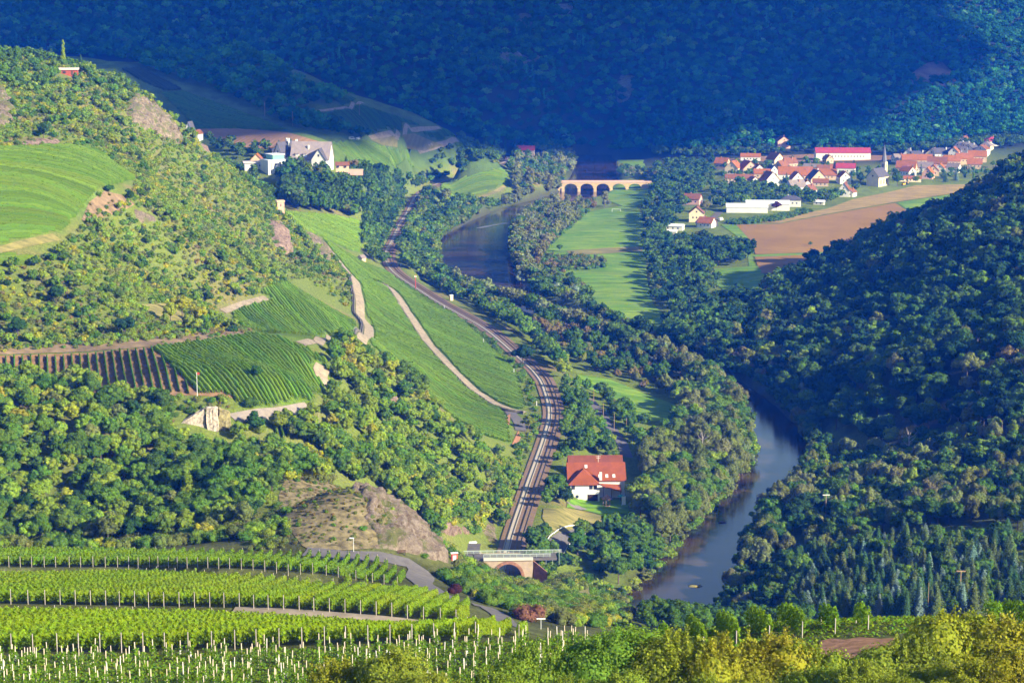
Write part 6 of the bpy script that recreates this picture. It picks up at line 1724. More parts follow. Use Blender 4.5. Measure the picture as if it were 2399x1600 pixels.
wood('at the foot of the grove along the vineyard', [(-60,1215),(650,1225),(660,1262),(-60,1260)], 500, 620, 3.6, [('bush','lime',4,2.6,4),('bush','olive',3,2.4,4),('bush','mid',2,2.4,4),('bush','yellow',1,2,3.6)])
SPUR = [('broad','lime',5.5,5.5,9),('broad','mid',4,6,9.5),('broad','oak',1.3,6,9),('bush','lime',3,2.6,4.6),('bush','yellow',1.6,2.6,4.6),('broad','yellow',1.0,5,7.5),('bush','olive',1.5,2.4,4)]
wood('on the wooded spur', [(760,785),(800,790),(860,835),(955,885),(1010,965),(1100,1032),(1195,1080),(1200,1120),(1165,1200),(1120,1240),(1020,1160),(930,1100),(830,1075),(700,1085),(660,1040),(690,960),(760,920),(770,850)], 560, 860, 4.5, SPUR)
wood('on the rock slope', [(640,1100),(800,1090),(930,1180),(900,1260),(700,1262),(640,1220)], 440, 660, 1.7, [('bush','olive',4,0.5,1.1),('bush','mid',.7,0.7,1.5),('bush','brown',3,0.4,0.9)], dens=0.8, fields=False)
wood('beside the railway below the spur', [(1175,1010),(1225,945),(1243,960),(1235,1010),(1205,1100),(1180,1150),(1150,1195),(1150,1150),(1195,1080)], 730, 1000, 4.2, [('bush','mid',4,1.8,3.4),('bush','lime',3,1.8,3.2),('bush','oak',2,2,4)], pad=0.5)
wood('along the railway fence', [(1050,715),(1120,770),(1190,830),(1222,880),(1232,945),(1212,940),(1205,890),(1170,840),(1090,768),(1030,715)], 950, 1350, 3.2, [('bush','mid',3,1.6,2.8),('bush','oak',2,1.6,2.8)], pad=0.2, dens=0.7)
wood('between vineyard and railway', [(835,520),(885,540),(895,600),(880,615),(850,598),(835,560)], 1250, 1600, 5.2, [('broad','oak',3,8,12),('broad','mid',3,8,12),('broad','lime',1,7,10)])
# between railway and river
BELT = [('broad','mid',4,8,12.5),('broad','oak',4,8,13),('broad','lime',2.2,7,11),('broad','dark',1.2,8,12),('willow','olive',1.2,8,12)]
wood('between the railway and the river lake', [(960,462),(1000,440),(1060,470),(1130,480),(1200,478),(1130,510),(1060,540),(1015,600),(1040,650),(1110,690),(1180,735),(1250,800),(1300,850),(1300,900),(1270,850),(1215,790),(1130,735),(1060,695),(985,655),(930,615),(912,580),(925,530),(945,490)],
     1000, 1850, 6.6, BELT, pad=1.0)
wood('on the inner river bank', [(1300,725),(1400,770),(1490,810),(1580,850),(1660,895),(1640,930),(1560,925),(1480,890),(1400,865),(1330,850),(1290,800),(1210,745)], 950, 1330, 6.6,
     [('willow','brown',3,6,9),('willow','olive',4,7,11),('broad','oak',3,8,11),('broad','dark',2,8,12),('bush','brown',3,2.5,4)])
wood('behind the inn', [(1290,880),(1350,905),(1360,960),(1400,1010),(1420,1050),(1320,1055),(1280,1040),(1280,960)], 820, 1100, 5.6, [('broad','mid',4,6,9),('broad','oak',3,6,9),('bush','lime',3,3,5),('broad','dark',1,6,9)])
wood('along the lane behind the inn', [(1375,905),(1440,940),(1480,990),(1530,1000),(1600,1010),(1590,1060),(1480,1080),(1450,1040),(1430,1000)], 820, 1100, 6.0, [('broad','oak',4,6,10),('bush','olive',2,3,5),('broad','mid',3,6,9)])
wood('on the river bank by the inn', [(1560,905),(1690,905),(1735,955),(1748,1010),(1735,1070),(1690,1125),(1640,1175),(1600,1220),(1560,1260),(1500,1250),(1470,1190),(1455,1120),(1480,1060),(1560,1020)], 740, 1080, 6.4,
     [('willow','olive',5,11,16),('willow','willow',2,10,15),('broad','mid',3,10,15),('broad','lime',1.8,9,14),('broad','oak',2.5,9,14)])
wood('below the lawn of the inn', [(1240,1225),(1262,1250),(1275,1290),(1340,1240),(1400,1210),(1470,1230),(1520,1270),(1540,1310),(1490,1360),(1440,1330),(1400,1330),(1330,1290),(1290,1320),(1225,1275),(1220,1240)], 640, 820, 5.2,
     [('broad','oak',4,7,11),('broad','mid',3,6,10),('broad','dark',2,6,9),('bush','mid',2,3,5)])
wood('beside the railway by the inn', [(1262,1050),(1300,1060),(1300,1140),(1255,1165),(1240,1220),(1225,1240),(1210,1235),(1235,1150)], 700, 960, 5.0, [('broad','oak',4,6,9.5),('broad','mid',3,5,8),('bush','mid',2,2.5,4.5)], pad=1.5)
SHR = [('bush','lime',4,2.2,4),('bush','olive',3,2.2,4),('bush','mid',4,2.2,4.2),('bush','yellow',1.5,2,3.6),('bush','oak',2,2.4,4.4)]
wood('on the slope around the tunnel', [(1045,1290),(1085,1275),(1095,1320),(1210,1335),(1230,1290),(1300,1310),(1350,1330),(1400,1345),(1440,1360),(1460,1400),(1440,1440),(1330,1440),(1190,1425),(1120,1385),(1060,1360),(1020,1340)], 440, 735, 3.9, SHR)
wood('near the tunnel road', [(1215,1262),(1280,1275),(1320,1300),(1260,1310),(1215,1290)], 640, 760, 4.2, [('broad','mid',3,5,8),('bush','mid',3,3,5)])
# river meadows
wood('on the river bank beside the meadow', [(1190,500),(1270,470),(1330,462),(1380,455),(1392,470),(1345,490),(1295,530),(1255,575),(1235,615),(1220,660),(1190,665),(1172,620),(1175,560)], 1380, 1850, 7.6, [('willow','olive',4,9,13),('willow','willow',4,9,13),('broad','oak',1.6,8,12),('willow','brown',1.2,8,11)])
wood('on the near side of the lake', [(1180,640),(1240,625),(1320,650),(1375,700),(1380,735),(1300,715),(1220,700),(1170,680)], 1230, 1480, 7.4, [('broad','mid',3,7,11),('broad','oak',3,8,11),('willow','silver',1.6,8,11),('willow','olive',2,7,10),('broad','lime',1,6,9)])
wood('upstream beside the bridge', [(1180,405),(1290,410),(1300,440),(1270,465),(1205,470),(1150,480),(1180,440)], 1650, 2050, 8, [('willow','willow',4,9,14),('willow','olive',4,9,14),('broad','oak',2,8,12)])
wood('beyond the bridge', [(1400,365),(1425,360),(1480,395),(1500,412),(1440,412),(1402,405)], 1950, 2250, 8.5, [('willow','willow',2,6,9),('broad','oak',2,6,9)])
wood('in the hedge across the meadow', [(1240,595),(1330,590),(1390,606),(1385,618),(1330,622),(1250,632),(1225,615)], 1350, 1550, 5.0, [('willow','olive',2,4,7),('bush','oak',2,3,5),('bush','brown',1.2,3,5)], fields=False)
BANK = [('broad','oak',5,9,14),('broad','mid',2,8,12),('broad','dark',3,9,14),('willow','olive',1,8,12),('broad','deep',1.5,9,14)]
wood('between meadow and village', [(1478,360),(1560,352),(1640,362),(1640,430),(1600,450),(1545,520),(1520,560),(1620,560),(1720,575),(1722,615),(1650,620),(1650,660),(1600,700),(1545,735),(1505,700),(1490,640),(1480,560),(1478,500),(1500,440),(1500,400)], 1230, 2150, 9.2, BANK, pad=2)
wood('at the meadow end below the hill', [(1540,745),(1600,705),(1690,690),(1760,690),(1730,740),(1650,770),(1560,790),(1500,790)], 1100, 1350, 8, BANK)
# village trees
wood('in the village gardens', [(1640,440),(1700,425),(1760,440),(1830,445),(1880,455),(1960,440),(1990,432),(1960,455),(1890,475),(1800,480),(1700,490),(1655,492),(1630,470)], 1550, 2000, 9.5, [('broad','oak',4,8,13),('broad','mid',3,8,12),('broad','dark',2,8,12),('broad','lime',1,6,9)], pad=3)
wood('among the village houses', [(1640,385),(1760,380),(1860,372),(1960,395),(2060,395),(2180,380),(2280,360),(2290,400),(2200,412),(2100,425),(2000,425),(1900,430),(1760,430),(1660,420)], 1650, 2350, 15, [('broad','oak',3,6,10),('broad','mid',2,6,9),('conifer','spruce',1,7,10)], pad=3)
wood('behind the village below the mountain', [(1480,345),(1650,352),(1880,347),(2040,352),(2150,340),(2280,318),(2351,318),(2351,340),(2200,352),(2150,360),(2040,362),(1900,352),(1650,366),(1500,362)], 2000, 2500, 8.5, [('broad','oak',4,8,12),('broad','dark',4,8,12),('broad','mid',1,8,11)], pad=2)
wood('behind the warehouse hedge', [(1660,512),(1700,508),(1780,498),(1850,482),(1862,488),(1790,508),(1690,518)], 1550, 1850, 4.2, [('bush','oak',3,3,4.5),('bush','mid',2,3,4.5)], pad=0, fields=False)
# wooded hill across the river
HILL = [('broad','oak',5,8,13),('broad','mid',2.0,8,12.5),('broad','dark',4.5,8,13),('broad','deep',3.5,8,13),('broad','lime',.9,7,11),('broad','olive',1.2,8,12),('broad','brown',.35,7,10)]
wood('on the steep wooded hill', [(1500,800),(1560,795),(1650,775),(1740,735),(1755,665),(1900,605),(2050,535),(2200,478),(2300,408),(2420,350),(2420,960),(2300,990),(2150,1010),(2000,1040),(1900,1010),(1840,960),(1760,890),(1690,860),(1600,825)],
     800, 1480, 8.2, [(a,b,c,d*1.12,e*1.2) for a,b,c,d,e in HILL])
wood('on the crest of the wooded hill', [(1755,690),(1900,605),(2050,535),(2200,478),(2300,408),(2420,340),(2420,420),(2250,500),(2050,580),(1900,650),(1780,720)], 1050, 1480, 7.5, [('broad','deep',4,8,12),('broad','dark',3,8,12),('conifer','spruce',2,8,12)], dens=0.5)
wood('across the river from the inn', [(1850,1040),(2000,1060),(2150,1020),(2420,980),(2420,1230),(2250,1210),(2100,1230),(1950,1260),(1830,1290),(1760,1280),(1690,1290),(1720,1210),(1770,1150),(1830,1090)], 680, 960, 6.6,
     [('willow','willow',2.5,8,12.5),('willow','olive',3.5,8,12.5),('broad','oak',4,8,12),('broad','mid',3,7,11),('broad','dark',2.5,8,12),('broad','lime',1,7,10)])
wood('in the conifer plantation', [(1840,1290),(1950,1268),(2100,1245),(2420,1240),(2420,1420),(1850,1425),(1780,1400),(1800,1340)], 590, 760, 4.6,
     [('conifer','spruce',4,5,10),('conifer','blue',1.3,6,9),('conifer','fir',3,6,9.5),('broad','oak',1.4,6,9),('broad','mid',.8,5,8)])
wood('on the far river bank below the plantation', [(1690,1290),(1830,1295),(1800,1350),(1780,1410),(1640,1420),(1650,1370),(1680,1330)], 620, 800, 5.4, [('broad','dark',3,6,9),('broad','oak',3,6,9),('willow','olive',1.5,6,9),('bush','oak',2,3,5)])
wood('at the river bend below the vineyard', [(1480,1420),(1580,1425),(1700,1425),(1860,1430),(1850,1460),(1480,1470)], 520, 700, 5.4, [('broad','oak',3,5,8),('broad','dark',2,5,8)])
wood('on the wooded spur', [(650,1060),(760,1035),(900,1055),(1010,1110),(1080,1205),(1005,1240),(935,1175),(880,1132),(800,1106),(700,1112),(640,1124)], 470, 800, 3.4, SPUR, fields=False)
wood('in the ragged meadow margin', [(1250,578),(1300,532),(1350,490),(1345,478),(1290,522),(1240,570)], 1400, 1900, 4.2, [('bush','oak',2,2,4),('bush','olive',2,2,3.5),('bush','mid',2,2,4)], fields=False)
wood('in the ragged meadow margin', [(1225,620),(1265,645),(1330,645),(1352,683),(1385,728),(1370,735),(1335,690),(1315,655),(1260,655),(1220,632)], 1200, 1500, 4.2, [('bush','oak',2,2,4),('bush','olive',2,2,3.5),('bush','mid',2,2,4)], fields=False)
for pl in ([(285,215),(330,230),(365,262),(395,290),(420,320),(425,335),(395,330),(350,310),(300,285),(285,255)],[(-25,190),(20,215),(45,255),(35,285),(5,300),(-25,305)],[(610,500),(640,505),(670,545),(680,585),(650,590),(625,560)],[(690,530),(735,548),(775,600),(760,610),(720,580)],[(25,330),(60,318),(110,310),(150,325),(140,338),(70,338)],[(188,505),(205,465),(240,440),(285,450),(310,470),(285,485),(240,500),(215,520)]):
    wood('clinging to the bare rock', pl, 800, 1330, 4.0, [('bush','olive',3,1.0,2.4),('bush','mid',2,1.2,2.6),('bush','brown',1.5,.8,1.6)], fields=False, dens=0.42)
wood('clinging to the brown rock face', [(790,1100),(880,1125),(960,1188),(1018,1258),(1034,1296),(950,1274),(850,1262),(830,1190)], 440, 660, 2.6, [('bush','olive',3,.8,1.8),('bush','mid',2,1.0,2.2),('bush','lime',2,.8,1.8)], fields=False, dens=0.22)
wood('beside the railway cutting rocks', [(955,1160),(1020,1165),(1090,1195),(1100,1235),(1040,1245),(1000,1215)], 560, 800, 3.4, [('bush','lime',3,1.8,3.2),('bush','mid',3,1.8,3.4),('bush','oak',2,2,4),('broad','mid',.8,4,6)], fields=False, dens=0.75)
# lines of trees at the water
WIL = [('willow','olive',4,11,16),('willow','willow',2.5,11,16),('broad','oak',2.5,11,15),('broad','mid',1.5,10,14)]
bank('on the near bank of the lower river bend', near_i(1110,650), near_i(1745,945), 1, 4.0, 5.0, WIL)
bank('on the near bank of the lower river bend', near_i(1250,715), near_i(1720,930), 1, 9.0, 6.0, WIL)
bank('on the near bank of the lower river bend', near_i(1480,795), near_i(1770,985), 1, 2.5, 4.4, [(a,b,c,d*1.1,e*1.12) for a,b,c,d,e in WIL])
bank('on the inn side of the river', near_i(1745,950), near_i(1640,1250), 1, 3.0, 4.6, [('willow','olive',4,9,14),('willow','willow',2,9,13),('broad','mid',3,9,13),('broad','oak',2,9,13)])
bank('at the water edge on the inn side', near_i(1745,950), near_i(1560,1385), 1, 1.4, 3.0, [('bush','lime',2,2.5,4.5),('bush','mid',3,2.5,4.5),('bush','olive',3,2.5,4.5)])
bank('on the wooded side of the river', near_i(1300,735), near_i(1790,1045), -1, 3.0, 5.0, [('broad','oak',3,8,12),('broad','dark',3,8,12),('willow','olive',2,8,12),('willow','silver',.7,8,11)])
bank('on the plantation side of the river', near_i(1785,1000), near_i(1560,1385), -1, 2.4, 4.4, [('willow','olive',3,7,12),('broad','oak',3,7,11),('willow','willow',1.5,8,12),('broad','dark',2,7,10)])
bank('along the lake shore', near_i(1160,500), near_i(1092,600), 1, 3.0, 5.5, [('willow','olive',3,7,11),('broad','mid',3,7,11),('broad','oak',2,8,11)])
bank('along the lake shore', near_i(1225,474), near_i(1130,660), -1, 3.0, 5.5, WIL)
wood('beside the railway cutting rocks', [(985,1225),(1095,1240),(1090,1262),(1075,1300),(1040,1300),(1020,1270),(990,1240)], 560, 780, 3.6, [('bush','lime',3,1.8,3.2),('bush','mid',3,1.8,3.4),('bush','oak',2,2,4)])
wood('on the steep flank above the railway', [(1040,1120),(1130,1060),(1185,1090),(1190,1140),(1150,1210),(1110,1240),(1050,1200)], 650, 860, 3.6, [('bush','lime',4,1.8,3.4),('bush','mid',4,1.8,3.6),('broad','mid',1.2,4,6.5),('bush','olive',2,1.6,3),('broad','lime',1,4,6)])
wood('in the scrub around the stone wall', [(380,915),(520,915),(530,950),(560,985),(420,1000),(350,960)], 600, 720, 3.0, [('bush','oak',2,1.6,2.8),('bush','olive',3,1.4,2.6),('bush','lime',3,1.6,3),('bush','brown',1,1,2)], pad=0.3)
wood('dotted over the bare slopes', [(-20,810),(-20,800),(240,765),(330,735),(420,755),(575,760),(575,768),(330,798)], 600, 1000, 4.2, [('bush','olive',3,1.2,2.4),('bush','mid',2,1.4,2.6),('bush','brown',1,1,2)], dens=0.5)
wood('on the foot of the rock slope', [(560,1200),(660,1150),(660,1262),(560,1258)], 470, 640, 3.2, [('bush','olive',3,1.4,2.6),('bush','mid',3,1.6,3),('bush','lime',3,1.6,3)], fields=False)
wood('along the edge of the uppermost vine block', [(640,1240),(760,1262),(700,1275),(560,1262)], 450, 600, 2.6, [('bush','olive',3,1.0,2.0),('bush','lime',2,1.2,2.2),('bush','mid',2,1.2,2.2)], fields=False)
# single trees one can point to
for a in [
 ('broad',392,742,8.5,'yellow','yellow green tree on the dry slope above the vineyard terrace',700,1000), ('broad',418,728,9,'yellow','tallest yellow green tree on the dry slope above the terrace',700,1000),
 ('broad',452,745,8,'yellow','low yellow green tree at the end of the yellow clump above the terrace',700,1000), ('broad',487,750,7,'lime','light green tree beside the yellow clump on the dry slope',700,1000),
 ('broad',285,772,8,'deep','dark round tree standing alone above the vineyard terrace',700,1000), ('broad',130,700,8,'dark','dark round tree high on the scrubby hillside',700,1000),
 ('broad',42,775,8,'dark','dark round tree at the edge of the scrub above the terrace',650,1000), ('broad',590,872,5.5,'dark','small dark tree alone inside the terrace vineyard',650,800),
 ('bush',575,935,4,'oak','dark bush at the lower edge of the terrace vineyard',600,800), ('broad',100,320,8,'dark','dark spreading tree near the rock on the upper hillside',850,1100),
 ('broad',300,465,5.5,'dark','dark hedge tree beside the bare earth slope',800,1100), ('broad',250,445,4.5,'oak','low green tree at the vineyard corner above the bare slope',800,1100),
 ('broad',655,470,13,'mid','tall bright tree with a visible trunk behind the turret',1250,1450),
 ('broad',1213,985,6.5,'lime','round bright tree between the vineyard track and the railway',850,1000),
 ('broad',1310,668,10,'dark','dark round tree at the near edge of the meadow',1280,1450), ('broad',1285,578,6,'oak','small round tree standing alone on the meadow',1450,1650),
 ('willow',1195,655,12,'silver','silvery willow beside the lake',1320,1500), ('broad',1200,840,12,'deep','very dark broad tree between railway and reed belt',1000,1250),
 ('broad',1270,800,11,'deep','dark broad tree near the reed belt',1050,1250), ('willow',1462,778,8,'willow','pale rounded willow at the foot of the meadow',1150,1350),
 ('broad',1650,610,15,'dark','broad dark oak beside the ploughed field',1350,1600), ('broad',1690,600,15,'oak','great round oak at the corner of the ploughed field',1350,1600), ('broad',1600,640,13,'dark','dark oak behind the meadow corner',1300,1600),
 ('broad',1620,488,11,'olive','egg shaped clipped tree in front of the cream gabled house',1550,1800), ('tall',1388,472,15,'willow','pale poplar at the meadow end by the bridge',1600,1850),
 ('broad',1300,1165,9,'deep','dark bushy tree hiding the corner of the inn',800,880), ('broad',1278,1140,10,'oak','dark green tree between railway and inn',800,900), ('broad',1405,1072,8,'mid','green tree shading the rear roof of the inn',830,900),
 ('broad',1480,1170,15,'lime','tall sunlit lime green tree at the east side of the inn'.replace('east side','garden side'),790,900), ('broad',1520,1150,15,'lime','broad sunlit tree between inn and river',790,950), ('broad',1470,1190,11,'olive','olive tree shading the corner of the inn garden',780,900),
 ('willow',1655,1090,17,'willow','tall greyish willow at the river bend by the inn',850,1000), ('willow',1610,1050,17,'olive','huge olive willow above the river bend',880,1050), ('willow',1690,1060,16,'olive','olive willow hanging over the river bend',850,1000),
 ('broad',1420,1340,11,'oak','big dark green tree on the bank below the lawn',660,760), ('broad',1400,1310,10,'mid','green tree above the road bend',680,780), ('broad',1250,1245,8,'oak','dark round tree between lawn and railway',730,820),
 ('broad',1212,1318,8.5,'oak','dark green tree covering the river side wall of the tunnel portal',640,720), ('willow',1303,466,9,'olive','olive willow before the first bridge arch',1600,1950), ('willow',1330,468,9,'willow','grey willow before the second bridge arch',1600,1950), ('willow',1362,472,9.5,'olive','olive willow before the middle bridge arch',1600,1950), ('willow',1394,474,8,'willow','pale willow before the fourth bridge arch',1600,1950),
 ('broad',1228,1305,7.5,'oak','green tree leaning against the tunnel portal',650,720), ('broad',1245,1290,8,'mid','leafy tree at the river end of the tunnel bridge',650,740), ('bush',1102,1318,4,'olive','olive bush before the tunnel wing wall',600,705), ('bush',1120,1330,3.4,'lime','light green bush under the tunnel portal',600,700),
 ('bush',1215,1425,4,'red','reddish bush near the end of the road',420,600), ('bush',1040,1362,2.6,'purple','purple leaved bush beside the road',420,560),
 ('willow',1740,1320,15,'willow','greyish willow leaning over the river',680,800), ('willow',1840,1180,14,'willow','tall greyish willow on the far river bank',780,900), ('willow',1950,1075,15,'willow','pale feathery willow on the far bank, beside the shaded hill',820,960),
 ('willow',2010,1065,14,'olive','olive feathery tree next to the pale willow on the far bank',820,960), ('willow',2000,1190,13,'willow','broad golden willow amid the dark trees across the river',760,880), ('willow',2090,1140,13,'lime','light golden tree high across the river',760,900),
 ('willow',1700,840,12,'willow','pale willow catching the light on the shaded bank',1050,1200), ('willow',1775,870,11,'willow','sunlit pale tree at the foot of the dark hill',1000,1150), ('willow',1850,925,11,'silver','silvery tree at the water edge under the dark hill',960,1080), ('willow',1870,970,9,'willow','low pale tree at the water edge under the dark hill',920,1050),
 ('broad',1835,1345,12,'mid','broad fresh green tree beside the plantation',640,740), ('broad',1790,1360,10,'oak','green tree between plantation and river',650,760), ('conifer',2150,1420,9,'fir','tall dull green fir at the vineyard edge',590,680), ('conifer',2235,1415,9.5,'fir','pointed fir next to the power pole',590,680), ('conifer',2040,1418,8,'spruce','dark spruce at the lower edge of the plantation',590,680),
 ('conifer',95,140,10,'spruce','dark conifer on the hilltop skyline',950,1200), ('conifer',118,142,11,'spruce','twin dark conifer on the hilltop skyline',950,1200), ('poplar',146,155,15,'lime','slim pale poplar beside the hilltop hut',950,1250), ('conifer',186,160,8,'spruce','small conifer next to the hilltop hut',950,1250), ('broad',300,195,5,'mid','round bush tree alone on the cliff edge',1000,1250),
 ('broad',813,392,9,'brown','autumn brown tree at the end of the estate terrace',1430,1600), ('conifer',795,388,9,'spruce','dark conifer beside the red garden house',1430,1600), ('conifer',640,352,7,'spruce','dark conifer behind the slate roofed wing',1500,1700), ('conifer',668,348,7,'spruce','dark conifer behind the manor roof',1500,1700),
 ('conifer',1960,395,12,'spruce','dark conifer behind the church spire',1900,2200), ('broad',2060,428,13,'oak','round green tree beside the church gable',1750,2050), ('broad',1975,425,13,'dark','tall dark tree on the shady side of the church',1750,2050), ('poplar',2215,408,13,'mid','slim poplar among dark garden conifers',1850,2150), ('poplar',2235,410,12,'mid','second slim poplar among dark garden conifers',1850,2150), ('conifer',2195,415,10,'blue','bluish conifer in the garden by the wood',1850,2150), ('conifer',2170,418,9,'spruce','dark conifer in the garden by the wood',1850,2150),
 ('poplar',1668,432,11,'olive','slim poplar at the river end of the village',1700,2000), ('poplar',1676,434,10,'olive','second slim poplar at the river end of the village',1700,2000), ('broad',1782,485,9,'purple','purple leaved beech in the village gardens',1550,1800),
 ('poplar',1110,345,16,'dark','dark poplar at the foot of the mountain, beside the railway',2000,2280), ('poplar',1135,348,17,'dark','tall dark poplar at the foot of the mountain',2000,2280), ('poplar',1160,350,17,'dark','dark poplar under the mountain near the red roof',2000,2280), ('poplar',1182,352,18,'dark','last dark poplar of the row under the mountain',2000,2280),
 ('broad',830,322,8,'oak','round tree amid the shaded vineyards',1650,1950), ('broad',1860,566,4,'oak','tiny tree on the field boundary',1500,1700),
]: plant(*a[:6], tmin=a[6], tmax=a[7], label=a[5])
# ------------------------------------------------------------------ set out the plants: the largest as objects, the rest as woods
def place_plants():
    A = [p if len(p) > 8 else p + (None,) for p in PLANTS]
    x = np.array([p[1] for p in A]); y = np.array([p[2] for p in A]); z = np.array([p[3] for p in A]); h = np.array([p[4] for p in A])
    u, v, d = project(x, y, z + h * 0.6)
    size = h * F_PX / d
    inside = (u > -10) & (u < 2361) & (v > -10) & (v < 1578)
    # hidden by the land?
    a_, dy_, dz_ = ray(u, v); vis = np.ones(len(A), bool)
    for i in range(0, len(A), 3000):
        s = slice(i, i + 3000)
        fr = np.linspace(0.15, 0.97, 70)[None, :]
        T = d[s, None] * fr
        g = CAM_Z + dz_[s, None] * T - height(a_[s, None] * T, dy_[s, None] * T)
        vis[s] = (g > -h[s, None] * 0.15).all(1)
    NAME = dict(broad='broadleaf_tree', tall='broadleaf_tree', willow='willow_tree', bush='shrub', poplar='poplar_tree', conifer='conifer_tree')
    CAP = dict(broadleaf_tree=285, willow_tree=170, shrub=285, poplar_tree=30, conifer_tree=170)
    KW = dict(broad='broadleaf tree', tall='tall tree', willow='loose crowned tree', bush='shrub', poplar='slim tree', conifer='conifer')
    chosen = np.zeros(len(A), bool)
    for nm, cap in CAP.items():
        idx = [i for i in range(len(A)) if NAME[A[i][0]] == nm and inside[i] and vis[i] and not A[i][7]]
        idx.sort(key=lambda i: -(size[i] + (1e4 if A[i][8] else 0)))
        for i in idx[:cap]: chosen[i] = True
    rng = np.random.default_rng(21); cnt = 0
    merged = {}
    for i, p in enumerate(A):
        kind, px, py, pz, hh, ck, phrase, far, lab = p
        if not (inside[i] or size[i] > 5) and not chosen[i]:
            pass
        k = int(rng.integers(NMESH[kind])); s = hh / HT[kind]; rz = rng.uniform(0, 6.283)
        wv = s * rng.uniform(0.9, 1.15)
        col = np.array(C[ck]) * (np.array([0.5, 1.0, 1.2]) * rng.uniform(0.6, 1.6) if far else 1.0) * rng.uniform(0.84, 1.16) * (1 + rng.normal(0, 0.05, 3))  # far trees: distance haze put into the leaf colour, less red, more blue
        if chosen[i]:
            cnt += 1
            sz = 'small' if s < 0.6 else 'tall' if s > 1.05 else 'middling'
            label = lab or f"{sz} {WORD[ck]} {KW[kind]} {phrase}"
            me = PROTO[kind, k]
            if kind == 'bush':
                o = bpy.data.objects.new('shrub', me); COL.objects.link(o)
                o.location = (px, py, pz - 0.1); o.scale = (wv, wv, s); o.rotation_euler = (0, 0, rz); o.color = (*np.clip(col, 0, 1), 1)
                root = o
            else:
                root = empty(NAME[kind], (px, py, pz - 0.1), rz); root.scale = (wv, wv, s)
                o = bpy.data.objects.new('crown', me); COL.objects.link(o); o.parent = root; o.color = (*np.clip(col, 0, 1), 1)
                if TRUNK[kind, k] is not None:
                    t_ = bpy.data.objects.new('trunk', TRUNK[kind, k]); COL.objects.link(t_); t_.parent = root
            tag(root, label, 'shrub' if kind == 'bush' else 'tree', None if lab else label + ' (several alike)')
            if not lab: root['group'] = f"{WORD[ck]} {KW[kind]}s {phrase}, {sz}"
        else:
            if not vis[i] and size[i] < 12 and not far: continue
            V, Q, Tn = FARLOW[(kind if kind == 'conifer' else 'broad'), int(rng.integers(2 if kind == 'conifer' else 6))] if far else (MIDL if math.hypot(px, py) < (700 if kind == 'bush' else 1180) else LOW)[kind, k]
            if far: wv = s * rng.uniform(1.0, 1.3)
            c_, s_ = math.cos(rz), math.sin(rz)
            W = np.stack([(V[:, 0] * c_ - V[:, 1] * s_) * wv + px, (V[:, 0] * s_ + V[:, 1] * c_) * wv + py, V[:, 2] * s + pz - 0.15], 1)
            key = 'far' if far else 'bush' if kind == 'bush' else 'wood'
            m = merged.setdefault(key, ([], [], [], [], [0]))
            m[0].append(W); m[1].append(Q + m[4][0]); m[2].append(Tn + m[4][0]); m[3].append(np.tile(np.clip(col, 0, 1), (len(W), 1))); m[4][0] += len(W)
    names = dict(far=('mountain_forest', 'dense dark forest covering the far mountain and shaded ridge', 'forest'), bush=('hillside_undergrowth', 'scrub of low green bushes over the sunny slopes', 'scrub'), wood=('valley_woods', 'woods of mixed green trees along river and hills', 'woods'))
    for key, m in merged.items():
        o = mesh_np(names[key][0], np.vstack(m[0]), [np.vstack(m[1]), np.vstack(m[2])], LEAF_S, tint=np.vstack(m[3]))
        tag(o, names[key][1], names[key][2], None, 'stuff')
        print(key, len(m[0]), 'plants', len(o.data.polygons), 'faces')
    print('single plants', cnt, 'of', len(A))
place_plants()

